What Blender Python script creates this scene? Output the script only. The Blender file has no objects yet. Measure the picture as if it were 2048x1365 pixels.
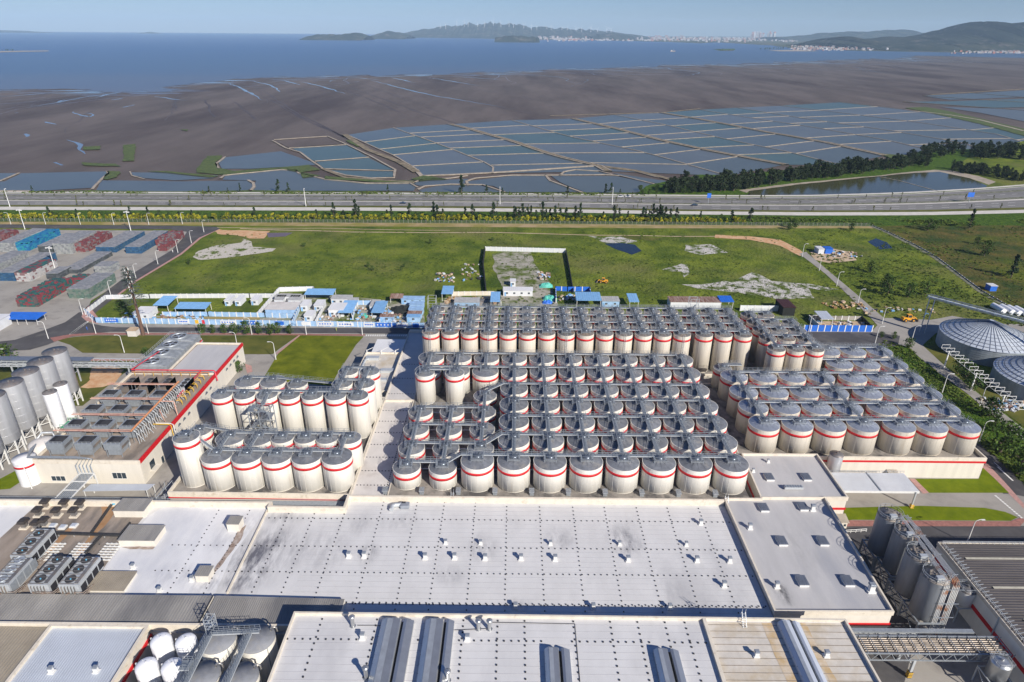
import bpy, math, random
from mathutils import Vector, Matrix, noise
from mathutils.geometry import tessellate_polygon
R = random.Random(7)
# ---------------------------------------------------------------- camera, sky, sun
F, CX, CY = 1308.0, 1024.0, 682.5
PITCH, ROLL, YAW, CAMH = math.atan(620.5/1308), math.radians(0.45), math.radians(-0.12375), 120.0
fwd = Vector((math.sin(YAW)*math.cos(PITCH), math.cos(YAW)*math.cos(PITCH), -math.sin(PITCH)))
rt0 = Vector((math.cos(YAW), -math.sin(YAW), 0)); up0 = rt0.cross(fwd)
rt = rt0*math.cos(ROLL)+up0*math.sin(ROLL); up = -rt0*math.sin(ROLL)+up0*math.cos(ROLL)
scene = bpy.context.scene
C = scene.collection
cam = bpy.data.cameras.new("camera"); camo = bpy.data.objects.new("camera", cam); C.objects.link(camo)
camo.matrix_world = Matrix.Translation((0, 0, CAMH)) @ Matrix((rt, up, -fwd)).transposed().to_4x4()
cam.sensor_width = 36; cam.lens = F/2048*36; cam.clip_start = 1; cam.clip_end = 80000
scene.camera = camo
SUN_AZ, SUN_EL = math.radians(141), math.radians(31)
HAZE = 4.4e-5
world = bpy.data.worlds.new("World"); scene.world = world; world.use_nodes = True
nt = world.node_tree; nt.nodes.clear()
sky = nt.nodes.new("ShaderNodeTexSky"); sky.sky_type = 'NISHITA'; sky.sun_disc = False
sky.sun_elevation = SUN_EL; sky.sun_rotation = SUN_AZ; sky.altitude = 100
sky.air_density = 1.0; sky.dust_density = 0.2; sky.ozone_density = 5.0
bg = nt.nodes.new("ShaderNodeBackground"); bg.inputs[1].default_value = 0.053
ow = nt.nodes.new("ShaderNodeOutputWorld")
tint = nt.nodes.new("ShaderNodeMix"); tint.data_type = 'RGBA'; tint.blend_type = 'MULTIPLY'; tint.inputs[0].default_value = 1
tint.inputs[7].default_value = (.80, .95, 1.34, 1); nt.links.new(sky.outputs[0], tint.inputs[6]); nt.links.new(tint.outputs[2], bg.inputs[0]); nt.links.new(bg.outputs[0], ow.inputs[0])
sl = bpy.data.lights.new("sun", 'SUN'); sl.energy = 5.0; sl.angle = math.radians(0.5); sl.color = (1, .93, .83)
so = bpy.data.objects.new("sun", sl); C.objects.link(so)
sd = Vector((math.sin(SUN_AZ)*math.cos(SUN_EL), math.cos(SUN_AZ)*math.cos(SUN_EL), math.sin(SUN_EL)))
so.rotation_euler = sd.to_track_quat('Z', 'Y').to_euler(); so.location = (100, -100, 300)
scene.view_settings.view_transform = 'Standard'; scene.view_settings.look = 'None'
scene.view_settings.exposure = 0.38; scene.view_settings.gamma = 1
scene.cycles.max_bounces = 5; scene.cycles.diffuse_bounces = 2; scene.cycles.glossy_bounces = 2
scene.cycles.transmission_bounces = 2; scene.cycles.volume_bounces = 2; scene.cycles.transparent_max_bounces = 4

def G(px, py, z=0.0):          # where the photo's point (px,py) lies on the level z, in metres
    v = fwd + rt*((px-CX)/F) - up*((py-CY)/F)
    t = (z-CAMH)/v.z
    return (v.x*t, v.y*t)

# ---------------------------------------------------------------- materials
MATS = {}
def mat(name, col, rough=.7, metal=0.0, var=.12, scale=1.0, streak=0, bump=0.0, bscale=None, col2=None, lo=.35, hi=.65,
        coord='Object', spec=None, rnd=0.0, detail=6, stain=None, stain_scale=.3, stain_lo=.5, stain_hi=.7, stretch=None):
    if name in MATS: return MATS[name]
    m = bpy.data.materials.new(name); m.use_nodes = True; t = m.node_tree; N = t.nodes; L = t.links
    b = N["Principled BSDF"]; b.inputs["Roughness"].default_value = rough; b.inputs["Metallic"].default_value = metal
    if spec is not None: b.inputs["Specular IOR Level"].default_value = spec
    tc = N.new("ShaderNodeTexCoord"); mp = N.new("ShaderNodeMapping")
    L.new(tc.outputs[coord], mp.inputs[0])
    oi = None
    if rnd or streak:
        oi = N.new("ShaderNodeObjectInfo"); vm = N.new("ShaderNodeVectorMath"); vm.operation = 'SCALE'
        cmb = N.new("ShaderNodeCombineXYZ")
        for k in range(3): L.new(oi.outputs["Random"], cmb.inputs[k])
        vm.inputs["Scale"].default_value = 50; L.new(cmb.outputs[0], vm.inputs[0]); L.new(vm.outputs[0], mp.inputs[1])
    sc = (1, 1, .12) if streak else (stretch or (1, 1, 1))
    mp.inputs[3].default_value = sc
    n = N.new("ShaderNodeTexNoise"); n.inputs["Scale"].default_value = scale; n.inputs["Detail"].default_value = detail
    n.inputs["Roughness"].default_value = .62
    L.new(mp.outputs[0], n.inputs["Vector"])
    cr = N.new("ShaderNodeValToRGB"); cr.color_ramp.elements[0].position = lo; cr.color_ramp.elements[1].position = hi
    c2 = col2 or tuple(min(1, c*(1+var)) for c in col); c1 = col if col2 else tuple(c*(1-var) for c in col)
    cr.color_ramp.elements[0].color = (*c1, 1); cr.color_ramp.elements[1].color = (*c2, 1)
    L.new(n.outputs["Fac"], cr.inputs[0]); out = cr.outputs[0]
    if stain:
        n3 = N.new("ShaderNodeTexNoise"); n3.inputs["Scale"].default_value = stain_scale; n3.inputs["Detail"].default_value = 9
        n3.inputs["Roughness"].default_value = .6; L.new(mp.outputs[0], n3.inputs["Vector"])
        r3 = N.new("ShaderNodeValToRGB"); r3.color_ramp.elements[0].position = stain_lo; r3.color_ramp.elements[1].position = stain_hi
        L.new(n3.outputs["Fac"], r3.inputs[0])
        mx = N.new("ShaderNodeMix"); mx.data_type = 'RGBA'; L.new(r3.outputs[0], mx.inputs[0]); L.new(out, mx.inputs[6])
        mx.inputs[7].default_value = (*stain, 1); out = mx.outputs[2]
    if rnd:
        hs = N.new("ShaderNodeHueSaturation"); ma = N.new("ShaderNodeMapRange"); L.new(oi.outputs["Random"], ma.inputs[0])
        ma.inputs[3].default_value = 1-rnd; ma.inputs[4].default_value = 1+rnd
        L.new(ma.outputs[0], hs.inputs["Value"]); L.new(out, hs.inputs["Color"]); out = hs.outputs[0]
    L.new(out, b.inputs["Base Color"])
    if bump:
        n2 = N.new("ShaderNodeTexNoise"); n2.inputs["Scale"].default_value = bscale or scale*3; n2.inputs["Detail"].default_value = 5
        L.new(mp.outputs[0], n2.inputs["Vector"])
        bp = N.new("ShaderNodeBump"); bp.inputs["Strength"].default_value = min(1, bump); bp.inputs["Distance"].default_value = bump
        L.new(n2.outputs["Fac"], bp.inputs["Height"]); L.new(bp.outputs[0], b.inputs["Normal"])
    MATS[name] = m
    return m

# ---------------------------------------------------------------- mesh helpers
LOC = {}
def setp(o, label=None, cat=None, group=None, kind=None):
    if label: o['label'] = label
    if cat: o['category'] = cat
    if group: o['group'] = group
    if kind: o['kind'] = kind
    return o
def thing(name, label, cat, loc=(0, 0, 0), rz=0, group=None):
    o = bpy.data.objects.new(name, None); C.objects.link(o); o.location = loc; o.rotation_euler = (0, 0, rz)
    o.empty_display_size = .5
    return setp(o, label, cat, group)
def ordi(n):
    if 10 <= n % 100 <= 20: return "%dth" % n
    return "%d%s" % (n, {1: 'st', 2: 'nd', 3: 'rd'}.get(n % 10, 'th'))

class MB:
    """collects shapes into one mesh; coordinates are local to the object it is parented to"""
    def __init__(s): s.v = []; s.f = []; s.mi = []; s.sm = []; s.cur = 0; s.smooth = False
    def add(s, vs, fs):
        o = len(s.v); s.v += [tuple(v) for v in vs]
        for f in fs: s.f.append(tuple(i+o for i in f)); s.mi.append(s.cur); s.sm.append(s.smooth)
    def box(s, x0, x1, y0, y1, z0, z1):
        s.add([(x0,y0,z0),(x1,y0,z0),(x1,y1,z0),(x0,y1,z0),(x0,y0,z1),(x1,y0,z1),(x1,y1,z1),(x0,y1,z1)],
              [(3,2,1,0),(4,5,6,7),(0,1,5,4),(1,2,6,5),(2,3,7,6),(3,0,4,7)])
    def cbox(s, cx, cy, z0, w, d, h): s.box(cx-w/2, cx+w/2, cy-d/2, cy+d/2, z0, z0+h)
    def cyl(s, cx, cy, z0, z1, r0, r1=None, n=24, top=True, bot=False):
        r1 = r0 if r1 is None else r1
        s.lathe(cx, cy, [(r0, z0), (r1, z1)], n, top, bot)
    def lathe(s, cx, cy, prof, n=24, top=False, bot=False):
        vs = []
        for r, z in prof:
            for k in range(n):
                a = 2*math.pi*k/n; vs.append((cx+r*math.cos(a), cy+r*math.sin(a), z))
        fs = []
        for i in range(len(prof)-1):
            for k in range(n):
                a, b = i*n+k, i*n+(k+1) % n; fs.append((a, b, b+n, a+n))
        s.smooth = True; s.add(vs, fs); s.smooth = False
        if top: s.add(vs[-n:], [tuple(range(n))])
        if bot: s.add(vs[:n], [tuple(reversed(range(n)))])
    def beam(s, p, q, w, h=None, upv=None):
        h = h or w; p = Vector(p); q = Vector(q); d = q-p
        if d.length < 1e-6: return
        d.normalize(); u = Vector(upv) if upv else Vector((0, 0, 1))
        if abs(d.dot(u)) > .98: u = Vector((0, 1, 0))
        sx = d.cross(u).normalized(); uy = sx.cross(d)
        vs = []
        for c in (p, q):
            for a, b in ((-1,-1),(1,-1),(1,1),(-1,1)): vs.append(c+sx*(a*w/2)+uy*(b*h/2))
        s.add(vs, [(0,1,2,3),(7,6,5,4),(4,5,1,0),(5,6,2,1),(6,7,3,2),(7,4,0,3)])
    def tube(s, pts, r, n=8):
        pts = [Vector(p) for p in pts]; rings = []
        for i, p in enumerate(pts):
            d = (pts[min(i+1, len(pts)-1)]-pts[max(i-1, 0)]).normalized()
            u = Vector((0, 0, 1)) if abs(d.z) < .95 else Vector((0, 1, 0))
            a = d.cross(u).normalized(); b = a.cross(d)
            rings.append([p+a*(r*math.cos(2*math.pi*k/n))+b*(r*math.sin(2*math.pi*k/n)) for k in range(n)])
        vs = [v for rg in rings for v in rg]; fs = []
        for i in range(len(pts)-1):
            for k in range(n):
                a, b = i*n+k, i*n+(k+1) % n; fs.append((a, a+n, b+n, b))
        s.smooth = True; s.add(vs, fs); s.smooth = False
        s.add(rings[0], [tuple(range(n))]); s.add(rings[-1], [tuple(reversed(range(n)))])
    def poly(s, pts, z=0.0, z0=None):
        """flat polygon (concave ok) at z; with z0 a prism down to z0"""
        P3 = [Vector((p[0], p[1], 0)) for p in pts]
        a = sum(P3[i].x*P3[(i+1) % len(P3)].y-P3[(i+1) % len(P3)].x*P3[i].y for i in range(len(P3)))
        if a < 0: P3.reverse()
        tr = tessellate_polygon([P3]); n = len(P3)
        top = [(p.x, p.y, z) for p in P3]
        fs = []
        for t in tr:
            A, B, D = (P3[i] for i in t)
            fs.append(tuple(t) if (B-A).cross(D-A).z > 0 else tuple(reversed(t)))
        s.add(top, fs)
        if z0 is not None:
            vs = top+[(p.x, p.y, z0) for p in P3]
            s.add(vs, [(i, i+n, (i+1) % n+n, (i+1) % n) for i in range(n)])
    def quad(s, a, b, c, d): s.add([a, b, c, d], [(0, 1, 2, 3)])
    def rail(s, pts, h=1.1, step=1.5, t=.05, bars=2):
        """handrail along points"""
        for p, q in zip(pts[:-1], pts[1:]):
            p = Vector(p); q = Vector(q); L = (q-p).length; n = max(1, int(L/step+.5))
            for k in range(1, bars+1): s.beam(p+Vector((0, 0, h*k/bars)), q+Vector((0, 0, h*k/bars)), t)
            for k in range(n+1):
                c = p.lerp(q, k/n); s.beam(c, c+Vector((0, 0, h)), t)
    def mesh(s, name, mats):
        me = bpy.data.meshes.new(name); me.from_pydata(s.v, [], s.f)
        mats = mats if isinstance(mats, (list, tuple)) else [mats]
        for m in mats: me.materials.append(m)
        me.polygons.foreach_set('material_index', s.mi); me.polygons.foreach_set('use_smooth', s.sm)
        me.update(); return me
    def build(s, name, mats, parent=None, loc=None, **kw):
        o = bpy.data.objects.new(name, s.mesh(name, mats)); C.objects.link(o)
        if parent is not None: o.parent = parent
        if loc is not None: o.location = loc
        return setp(o, **kw)
def dup(root, loc, rz=None, label=None, group=None, scale=None):
    r = root.copy(); C.objects.link(r); r.location = loc
    if rz is not None: r.rotation_euler = (0, 0, rz)
    if scale is not None: r.scale = scale if isinstance(scale, tuple) else (scale,)*3
    if label: r['label'] = label
    if group: r['group'] = group
    for ch in root.children:
        c = ch.copy(); C.objects.link(c); c.parent = r
        for g in ch.children:
            d = g.copy(); C.objects.link(d); d.parent = c
    return r
def px(pts, z=0.0): return [G(a, b, z) for a, b in pts]
def jag(pts, amp, step):
    out = []
    for i, p in enumerate(pts):
        q = pts[(i+1) % len(pts)]; L = math.hypot(q[0]-p[0], q[1]-p[1]); n = max(1, int(L/step))
        for k in range(n):
            t = k/n; x = p[0]+(q[0]-p[0])*t; y = p[1]+(q[1]-p[1])*t
            v = noise.noise_vector(Vector((x, y, 3.3))/(step*2.2)); w = noise.noise_vector(Vector((x, y, 9.3))/(step*.8))
            out.append((x+v.x*amp+w.x*amp*.5, y+v.y*amp+w.y*amp*.5))
    return out
def patch(name, pts, z, m, world=False, j=None, kind='structure', **kw):
    P = pts if world else px(pts, z)
    if j: P = jag(P, *j)
    b = MB(); b.poly(P, z); return b.build(name, m, kind=kind, **kw)
def strip(b, pts, w, z, z0=None):
    """ribbon of width w along pts (x,y); raised prism if z0"""
    n = len(pts); Lf = []; Rt = []
    for i in range(n):
        a = pts[max(i-1, 0)]; c = pts[min(i+1, n-1)]; dx, dy = c[0]-a[0], c[1]-a[1]; l = math.hypot(dx, dy) or 1
        nx, ny = -dy/l, dx/l; ww = w[i] if isinstance(w, (list, tuple)) else w
        Lf.append((pts[i][0]+nx*ww/2, pts[i][1]+ny*ww/2)); Rt.append((pts[i][0]-nx*ww/2, pts[i][1]-ny*ww/2))
    for i in range(n-1):
        q = [(*Rt[i], z), (*Rt[i+1], z), (*Lf[i+1], z), (*Lf[i], z)]; b.add(q, [(0, 1, 2, 3)])
        if z0 is not None:
            b.add([(*Rt[i], z0), (*Rt[i+1], z0), (*Rt[i+1], z), (*Rt[i], z)], [(0, 1, 2, 3)])
            b.add([(*Lf[i+1], z0), (*Lf[i], z0), (*Lf[i], z), (*Lf[i+1], z)], [(0, 1, 2, 3)])
def densify(pts, step, wob=0):
    out = []
    for p, q in zip(pts[:-1], pts[1:]):
        L = math.hypot(q[0]-p[0], q[1]-p[1]); n = max(1, int(L/step))
        for k in range(n):
            t = k/n; x = p[0]+(q[0]-p[0])*t; y = p[1]+(q[1]-p[1])*t
            if wob:
                v = noise.noise_vector(Vector((x, y, 1.7))/(step*3)); x += v.x*wob; y += v.y*wob
            out.append((x, y))
    out.append(pts[-1]); return out
# ================================================================ SETTING: far ground, sea, flats, ponds
M = {}
M['land'] = mat('field_green', (.052, .088, .010), .95, var=.3, scale=.06, col2=(.155, .19, .022), lo=.36, hi=.62, bump=.9, bscale=.6, detail=12,
                stain=(.16, .155, .05), stain_scale=.016, stain_lo=.5, stain_hi=.72)
M['scrub'] = mat('scrub_brown', (.034, .058, .012), .95, scale=.06, col2=(.12, .095, .026), lo=.4, hi=.62, bump=.9, bscale=.5, detail=12,
                 stain=(.10, .12, .012), stain_scale=.02, stain_lo=.5, stain_hi=.66)
M['mud'] = mat('tidal_mud', (.098, .077, .063), .6, scale=.01, col2=(.145, .116, .098), lo=.38, hi=.62, stretch=(1.6, .35, 1), detail=12,
               stain=(.070, .050, .040), stain_scale=.004, stain_lo=.5, stain_hi=.64, bump=.35, bscale=.08)
M['grass'] = mat('lawn', (.075, .10, .006), .9, scale=.16, col2=(.165, .18, .010), lo=.35, hi=.65, bump=.15, bscale=5, detail=8)
M['grassb'] = mat('lawn_bright', (.10, .14, .004), .9, scale=.3, col2=(.15, .19, .006), lo=.35, hi=.65, bump=.2, bscale=5, detail=8)
M['grassd'] = mat('lawn_dull', (.07, .085, .018), .9, scale=.12, col2=(.135, .13, .03), lo=.35, hi=.65, bump=.15, bscale=4, detail=8)
M['hedge'] = mat('belt_green', (.025, .065, .006), .95, scale=.35, col2=(.09, .15, .015), lo=.36, hi=.64, bump=.9, bscale=1.5, detail=10)
M['asph'] = mat('asphalt', (.085, .082, .085), .85, var=.15, scale=.08, stain=(.13, .125, .12), stain_scale=.15, stain_lo=.5, stain_hi=.75, bump=.02, bscale=20)
M['asphl'] = mat('road_grey', (.20, .195, .19), .85, var=.12, scale=.05, stretch=(.25, 1, 1), bump=.02, bscale=20)
M['conc'] = mat('concrete', (.33, .31, .28), .85, var=.12, scale=.06, stain=(.22, .205, .19), stain_scale=.12, stain_lo=.48, stain_hi=.7)
M['concw'] = mat('concrete_white', (.55, .52, .47), .85, var=.1, scale=.2)
M['dirt'] = mat('bare_sand', (.42, .30, .19), .95, scale=.15, col2=(.55, .43, .30), bump=.3, bscale=2)
M['dirtg'] = mat('bare_verge', (.24, .21, .06), .95, scale=.05, col2=(.38, .28, .16), lo=.4, hi=.6, bump=.2, bscale=2)
M['clay'] = mat('clay', (.50, .26, .13), .95, scale=.3, col2=(.60, .42, .26), bump=.3, bscale=2)
M['gravel'] = mat('pale_rubble', (.36, .34, .31), .95, scale=1.4, col2=(.66, .63, .59), lo=.42, hi=.58, bump=.8, bscale=1.4, detail=10,
                  stain=(.085, .12, .018), stain_scale=.14, stain_lo=.46, stain_hi=.58)
M['gravel2'] = mat('lot_gravel', (.34, .32, .27), .95, var=.2, scale=.5, stain=(.09, .125, .02), stain_scale=.10, stain_lo=.44, stain_hi=.60, bump=.3, bscale=3)
M['pink'] = mat('red_paving', (.30, .135, .11), .85, var=.2, scale=1.2)
M['pinkl'] = mat('pink_paving', (.42, .24, .21), .85, var=.15, scale=1.2)
M['white'] = mat('line_white', (.75, .74, .7), .7, var=.08, scale=1)
M['yellow'] = mat('line_yellow', (.75, .55, .12), .7, var=.1, scale=1)
M['dyke'] = mat('dyke_sand', (.33, .28, .22), .9, var=.25, scale=.2)
M['dykeb'] = mat('dyke_mud', (.13, .11, .08), .95, scale=.15, col2=(.28, .23, .16), bump=.3, bscale=1)

for k_ in ('land','scrub','mud','grass','grassb','grassd','hedge','verge_','clay','dirtg','gravel','gravel2','asph','asphl','conc','dykeb'):
    if k_ in M: M[k_].node_tree.nodes['Principled BSDF'].inputs['Specular IOR Level'].default_value = .12
def water(name, col, rough=.12, bump=.03, bscale=1.0, col2=None, nscale=.01, stretch=None):
    m = mat(name, col, rough, var=.08, scale=nscale, bump=bump, bscale=bscale, col2=col2, stretch=stretch)
    m.node_tree.nodes["Principled BSDF"].inputs["IOR"].default_value = 1.33
    return m
M['w1'] = water('pond_water', (.085, .095, .082), .3, .05, 1.5, nscale=.02)
M['w2'] = water('pond_water_green', (.062, .092, .066), .3, .05, 1.5, nscale=.02)
M['w3'] = water('pond_water_silt', (.105, .108, .095), .3, .05, 1.5, nscale=.02)
M['wd'] = water('dark_pond', (.010, .018, .03), .10, .02, 1.5)
M['wg'] = water('still_pond', (.06, .062, .028), .12, .02, .5)
M['wcreek'] = water('creek_water', (.10, .115, .125), .15, .01, .5)
M['wetmud'] = mat('wet_mud', (.085, .07, .062), .28, var=.15, scale=.02, bump=.05, bscale=.1)

# mudflat out to the shore and under everything
b = MB(); b.poly([(-26000, 380), (26000, 380), (26000, 21000), (-26000, 21000)], -1.2); b.build('mudflat', M['mud'], kind='structure')
# inland ground
far = [(-3000, 548), (-420, 526), (0, 533), (150, 528), (250, 545), (300, 570), (380, 600), (520, 760), (700, 900), (2500, 1500)]
b = MB(); b.poly([(-3000, -400)]+far+[(2500, -400)], -0.05); b.build('ground', M['land'], kind='structure')

# sea: shore line as seen, closed off far out
shore = [(-300, 176), (0, 176), (90, 180), (180, 184), (250, 181), (320, 186), (352, 176), (372, 170), (432, 163), (475, 158), (560, 155), (700, 151), (800, 150),
         (900, 148), (985, 145), (1060, 141), (1130, 138.5), (1240, 136), (1290, 133), (1380, 131), (1480, 128), (1560, 125), (1640, 122), (1720, 119), (1800, 117), (1830, 112)]
sp = densify([G(a, c, -.9) for a, c in shore], 14)
sp2 = []
for x, y in sp:
    v = noise.noise(Vector((x*.004, y*.004, 5))); w = noise.noise(Vector((x*.014, y*.02, 8))); k = y/1500
    w2 = noise.noise(Vector((x*.05, y*.05, 2))); sp2.append((x+50*v*k+14*w2, y+k*(70*v+55*w+30*w2)))
msea = bpy.data.materials.new('sea_water'); msea.use_nodes = True
t = msea.node_tree; N = t.nodes; L = t.links; bs = N["Principled BSDF"]
bs.inputs["Roughness"].default_value = .3; bs.inputs["IOR"].default_value = 1.33
tc = N.new("ShaderNodeTexCoord"); sx = N.new("ShaderNodeSeparateXYZ"); L.new(tc.outputs["Object"], sx.inputs[0])
nz = N.new("ShaderNodeTexNoise"); nz.inputs["Scale"].default_value = .0012; nz.inputs["Detail"].default_value = 7
mpp = N.new("ShaderNodeMapping"); mpp.inputs[3].default_value = (.35, 1, 1); L.new(tc.outputs["Object"], mpp.inputs[0]); L.new(mpp.outputs[0], nz.inputs["Vector"])
# depth grows away from the shore: seaward distance measured along the slanting shore
m1 = N.new("ShaderNodeMath"); m1.operation = 'MULTIPLY_ADD'; L.new(sx.outputs[0], m1.inputs[0]); m1.inputs[1].default_value = -.55; L.new(sx.outputs[1], m1.inputs[2])
m2 = N.new("ShaderNodeMath"); m2.operation = 'MULTIPLY_ADD'; L.new(nz.outputs["Fac"], m2.inputs[0]); m2.inputs[1].default_value = 2200; L.new(m1.outputs[0], m2.inputs[2])
mr = N.new("ShaderNodeMapRange"); mr.inputs[1].default_value = 2600; mr.inputs[2].default_value = 6800; L.new(m2.outputs[0], mr.inputs[0])
cr = N.new("ShaderNodeValToRGB"); e = cr.color_ramp.elements
e[0].position = 0; e[0].color = (.10, .088, .088, 1); e[1].position = 1; e[1].color = (.001, .035, .12, 1)
x = e.new(.35); x.color = (.030, .060, .11, 1)
L.new(mr.outputs[0], cr.inputs[0]); L.new(cr.outputs[0], bs.inputs["Base Color"])
nb = N.new("ShaderNodeTexNoise"); nb.inputs["Scale"].default_value = .08; nb.inputs["Detail"].default_value = 6; L.new(tc.outputs["Object"], nb.inputs["Vector"])
bp = N.new("ShaderNodeBump"); bp.inputs["Strength"].default_value = .5; bp.inputs["Distance"].default_value = .8; L.new(nb.outputs["Fac"], bp.inputs["Height"]); L.new(bp.outputs[0], bs.inputs["Normal"])
b = MB(); b.poly(sp2+[(3300, 3900), (4400, 5200), (26000, 9000), (26000, 20000), (-26000, 20000), (-26000, 1400)], -.9)
b.build('sea', msea, kind='structure')
# wet sheen and rills at the water's edge
rill = [[(0, 194), (60, 190), (120, 183)], [(60, 215), (120, 204), (180, 193), (240, 186)], [(190, 196), (220, 188), (260, 182)], [(145, 224), (160, 231), (180, 234), (188, 231), (172, 226)],
        [(90, 244), (112, 249)], [(135, 280), (160, 290), (155, 297), (170, 308)], [(50, 268), (54, 274)], [(250, 215), (270, 210)], [(310, 193), (350, 199), (375, 201)],
        [(455, 166), (480, 175), (500, 186), (525, 201)], [(500, 161), (545, 172), (560, 185)], [(600, 163), (650, 175), (690, 188)], [(560, 160), (600, 170)],
        [(740, 160), (800, 176), (860, 190), (1010, 215)], [(780, 155), (830, 166)], [(860, 156), (960, 172)], [(700, 155), (760, 160)], [(900, 153), (1010, 160)],
        [(110, 205), (130, 200)], [(225, 200), (245, 197)], [(30, 226), (36, 226)], [(110, 325), (125, 331)]]
b = MB()
for r in rill:
    pts = densify([G(a, c, -1.1) for a, c in r], 12, 5); k = pts[0][1]
    n = len(pts); strip(b, pts, [max(.6, (5.5 if k < 1300 else 8)*math.sin(math.pi*(i+.6)/(n+.2))*R.uniform(.5, 1.1)) for i in range(n)], -1.1)
for i in range(70):   # shallow pools along the shore
    k = R.randrange(len(sp2)-1); x, y = sp2[k]; w = R.uniform(25, 90); h = R.uniform(5, 14)*y/1500; dy = -R.uniform(5, 70)*y/1700
    b.poly(jag([(x-w, y+dy), (x-w*.3, y+dy-h), (x+w, y+dy+h*.4), (x+w*.2, y+dy+h)], h*.4, 12), -1.08+i*.0012)
b.build('tidal_creeks', M['wcreek'], kind='structure')
bw_ = MB(); bc_ = MB()
for i in range(170):   # wet mud shoals along the edge
    k = R.randrange(len(sp2)-1); x, y = sp2[k]; w = R.uniform(15, 110); h = R.uniform(3, 12)*y/1400; dy = -(R.random()**1.6)*150*y/1700+10
    bw_.poly(jag([(x-w, y+dy), (x-w*.3, y+dy-h), (x+w, y+dy+h*.4), (x+w*.2, y+dy+h)], h*.5, 10), -1.14+i*.0003)
for i in range(150):   # meandering creeks draining seaward
    k = int(R.random()**1.2*(len(sp2)-1)); x, y = sp2[k]; y -= R.uniform(0, 260); L_ = R.uniform(60, 480)*y/1500; n_ = int(L_/9); hd = R.uniform(-.35, .35)+(.75 if x > -350 else -.5); q = []
    for j in range(n_): hd += R.uniform(-.22, .22); q.append((x, y)); x += 9*math.sin(hd); y -= 9*math.cos(hd)
    if len(q) < 4 or y < 640: continue
    w0 = R.uniform(.8, 3.2)*y/1300; strip(bw_ if i % 3 else bc_, q, [w0*(1-j/len(q))+.25 for j in range(len(q))], (-1.135 if i % 3 else -1.125)+i*.0001)
bw_.build('wet_mud', M['wetmud'], kind='structure'); bc_.build('small_creeks', M['wcreek'], kind='structure')
# dark drainage furrows in the mud
M['mudd'] = mat('mud_furrow', (.070, .050, .040), .6, var=.2, scale=.02)
b = MB()
for r in ([(540, 200), (620, 245), (700, 280)], [(525, 180), (560, 205), (600, 230), (690, 275)], [(700, 175), (860, 232), (930, 252)], [(640, 165), (730, 195), (800, 225)], [(790, 160), (1010, 218), (1145, 240)],
          [(850, 160), (1100, 205), (1320, 228)], [(1060, 160), (1250, 190), (1450, 215)], [(1100, 155), (1400, 195), (1560, 210)], [(350, 195), (352, 222)], [(410, 200), (430, 235)], [(470, 205), (510, 240)],
          [(1200, 150), (1500, 185), (1650, 200)], [(1350, 145), (1700, 180)]):
    pts = densify([G(a, c, -1.15) for a, c in r], 25, 4); strip(b, pts, [R.uniform(1.5, 5) for _ in pts], -1.15)
for k in range(46):   # long faint scours running seaward
    x0 = R.uniform(-900, 2600); y0 = R.uniform(700, 1700)+x0*.25; L_ = R.uniform(200, 900); q = [(x0-L_*.42*u, y0+L_*u) for u in (0, .3, .6, 1)]
    if y0 < 560+max(0, x0)*.5: continue
    q = densify(q, 30, 9); strip(b, q, [R.uniform(.6, 3) for _ in q], -1.17+k*.0006)
b.build('mud_furrows', M['mudd'], kind='structure')

# ---------------------------------------------------------------- ponds and dykes
ZP = -.75
W3 = [M['w1'], M['w2'], M['w3'], M['mud']]
b = MB()
def pond(pts, mi=0): b.cur = mi; b.poly(jag(px(pts, ZP), .8, 10), ZP+R.uniform(0, .03))
pond([(-60, 346), (38, 347), (4, 360), (-60, 362)]); pond([(42, 347), (218, 343), (214, 352), (203, 360), (186, 376), (60, 383), (-60, 382), (-60, 366), (10, 363)])
pond([(262, 345), (350, 346), (438, 351), (426, 357), (350, 361), (290, 357), (266, 351)]); pond([(203, 361), (345, 363), (495, 362), (506, 370), (502, 378), (480, 385), (190, 385)])
pond([(512, 362), (445, 360), (452, 351), (560, 340), (590, 342), (600, 348), (650, 358), (730, 367), (818, 368), (832, 374), (828, 382), (506, 382)])
pond([(437, 325), (450, 315), (562, 303), (626, 325), (636, 330), (500, 338), (444, 338)])
pond([(556, 284), (655, 276), (682, 288), (578, 296)], 3); pond([(585, 297), (694, 291), (735, 314), (628, 322)], 1); pond([(632, 324), (737, 316), (787, 340), (650, 338)], 1)
pond([(652, 341), (785, 343), (786, 354), (730, 356), (690, 350)], 1)
pond([(838, 380), (880, 371), (960, 371), (1010, 384), (846, 386)]); pond([(850, 362), (935, 358), (940, 366), (905, 370), (838, 372), (820, 366)])
pond([(935, 363), (1024, 352), (1090, 352), (1100, 362), (1160, 384), (1015, 385), (985, 372), (938, 370)]); pond([(1102, 352), (1230, 352), (1310, 368), (1330, 378), (1262, 386), (1170, 385), (1120, 365)])
pond([(1122, 350), (1135, 343), (1180, 341), (1220, 349)]); pond([(1225, 346), (1330, 362), (1335, 372), (1250, 354)])
b.cur = 0; b.build('pond_water', W3, kind='structure')
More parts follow.
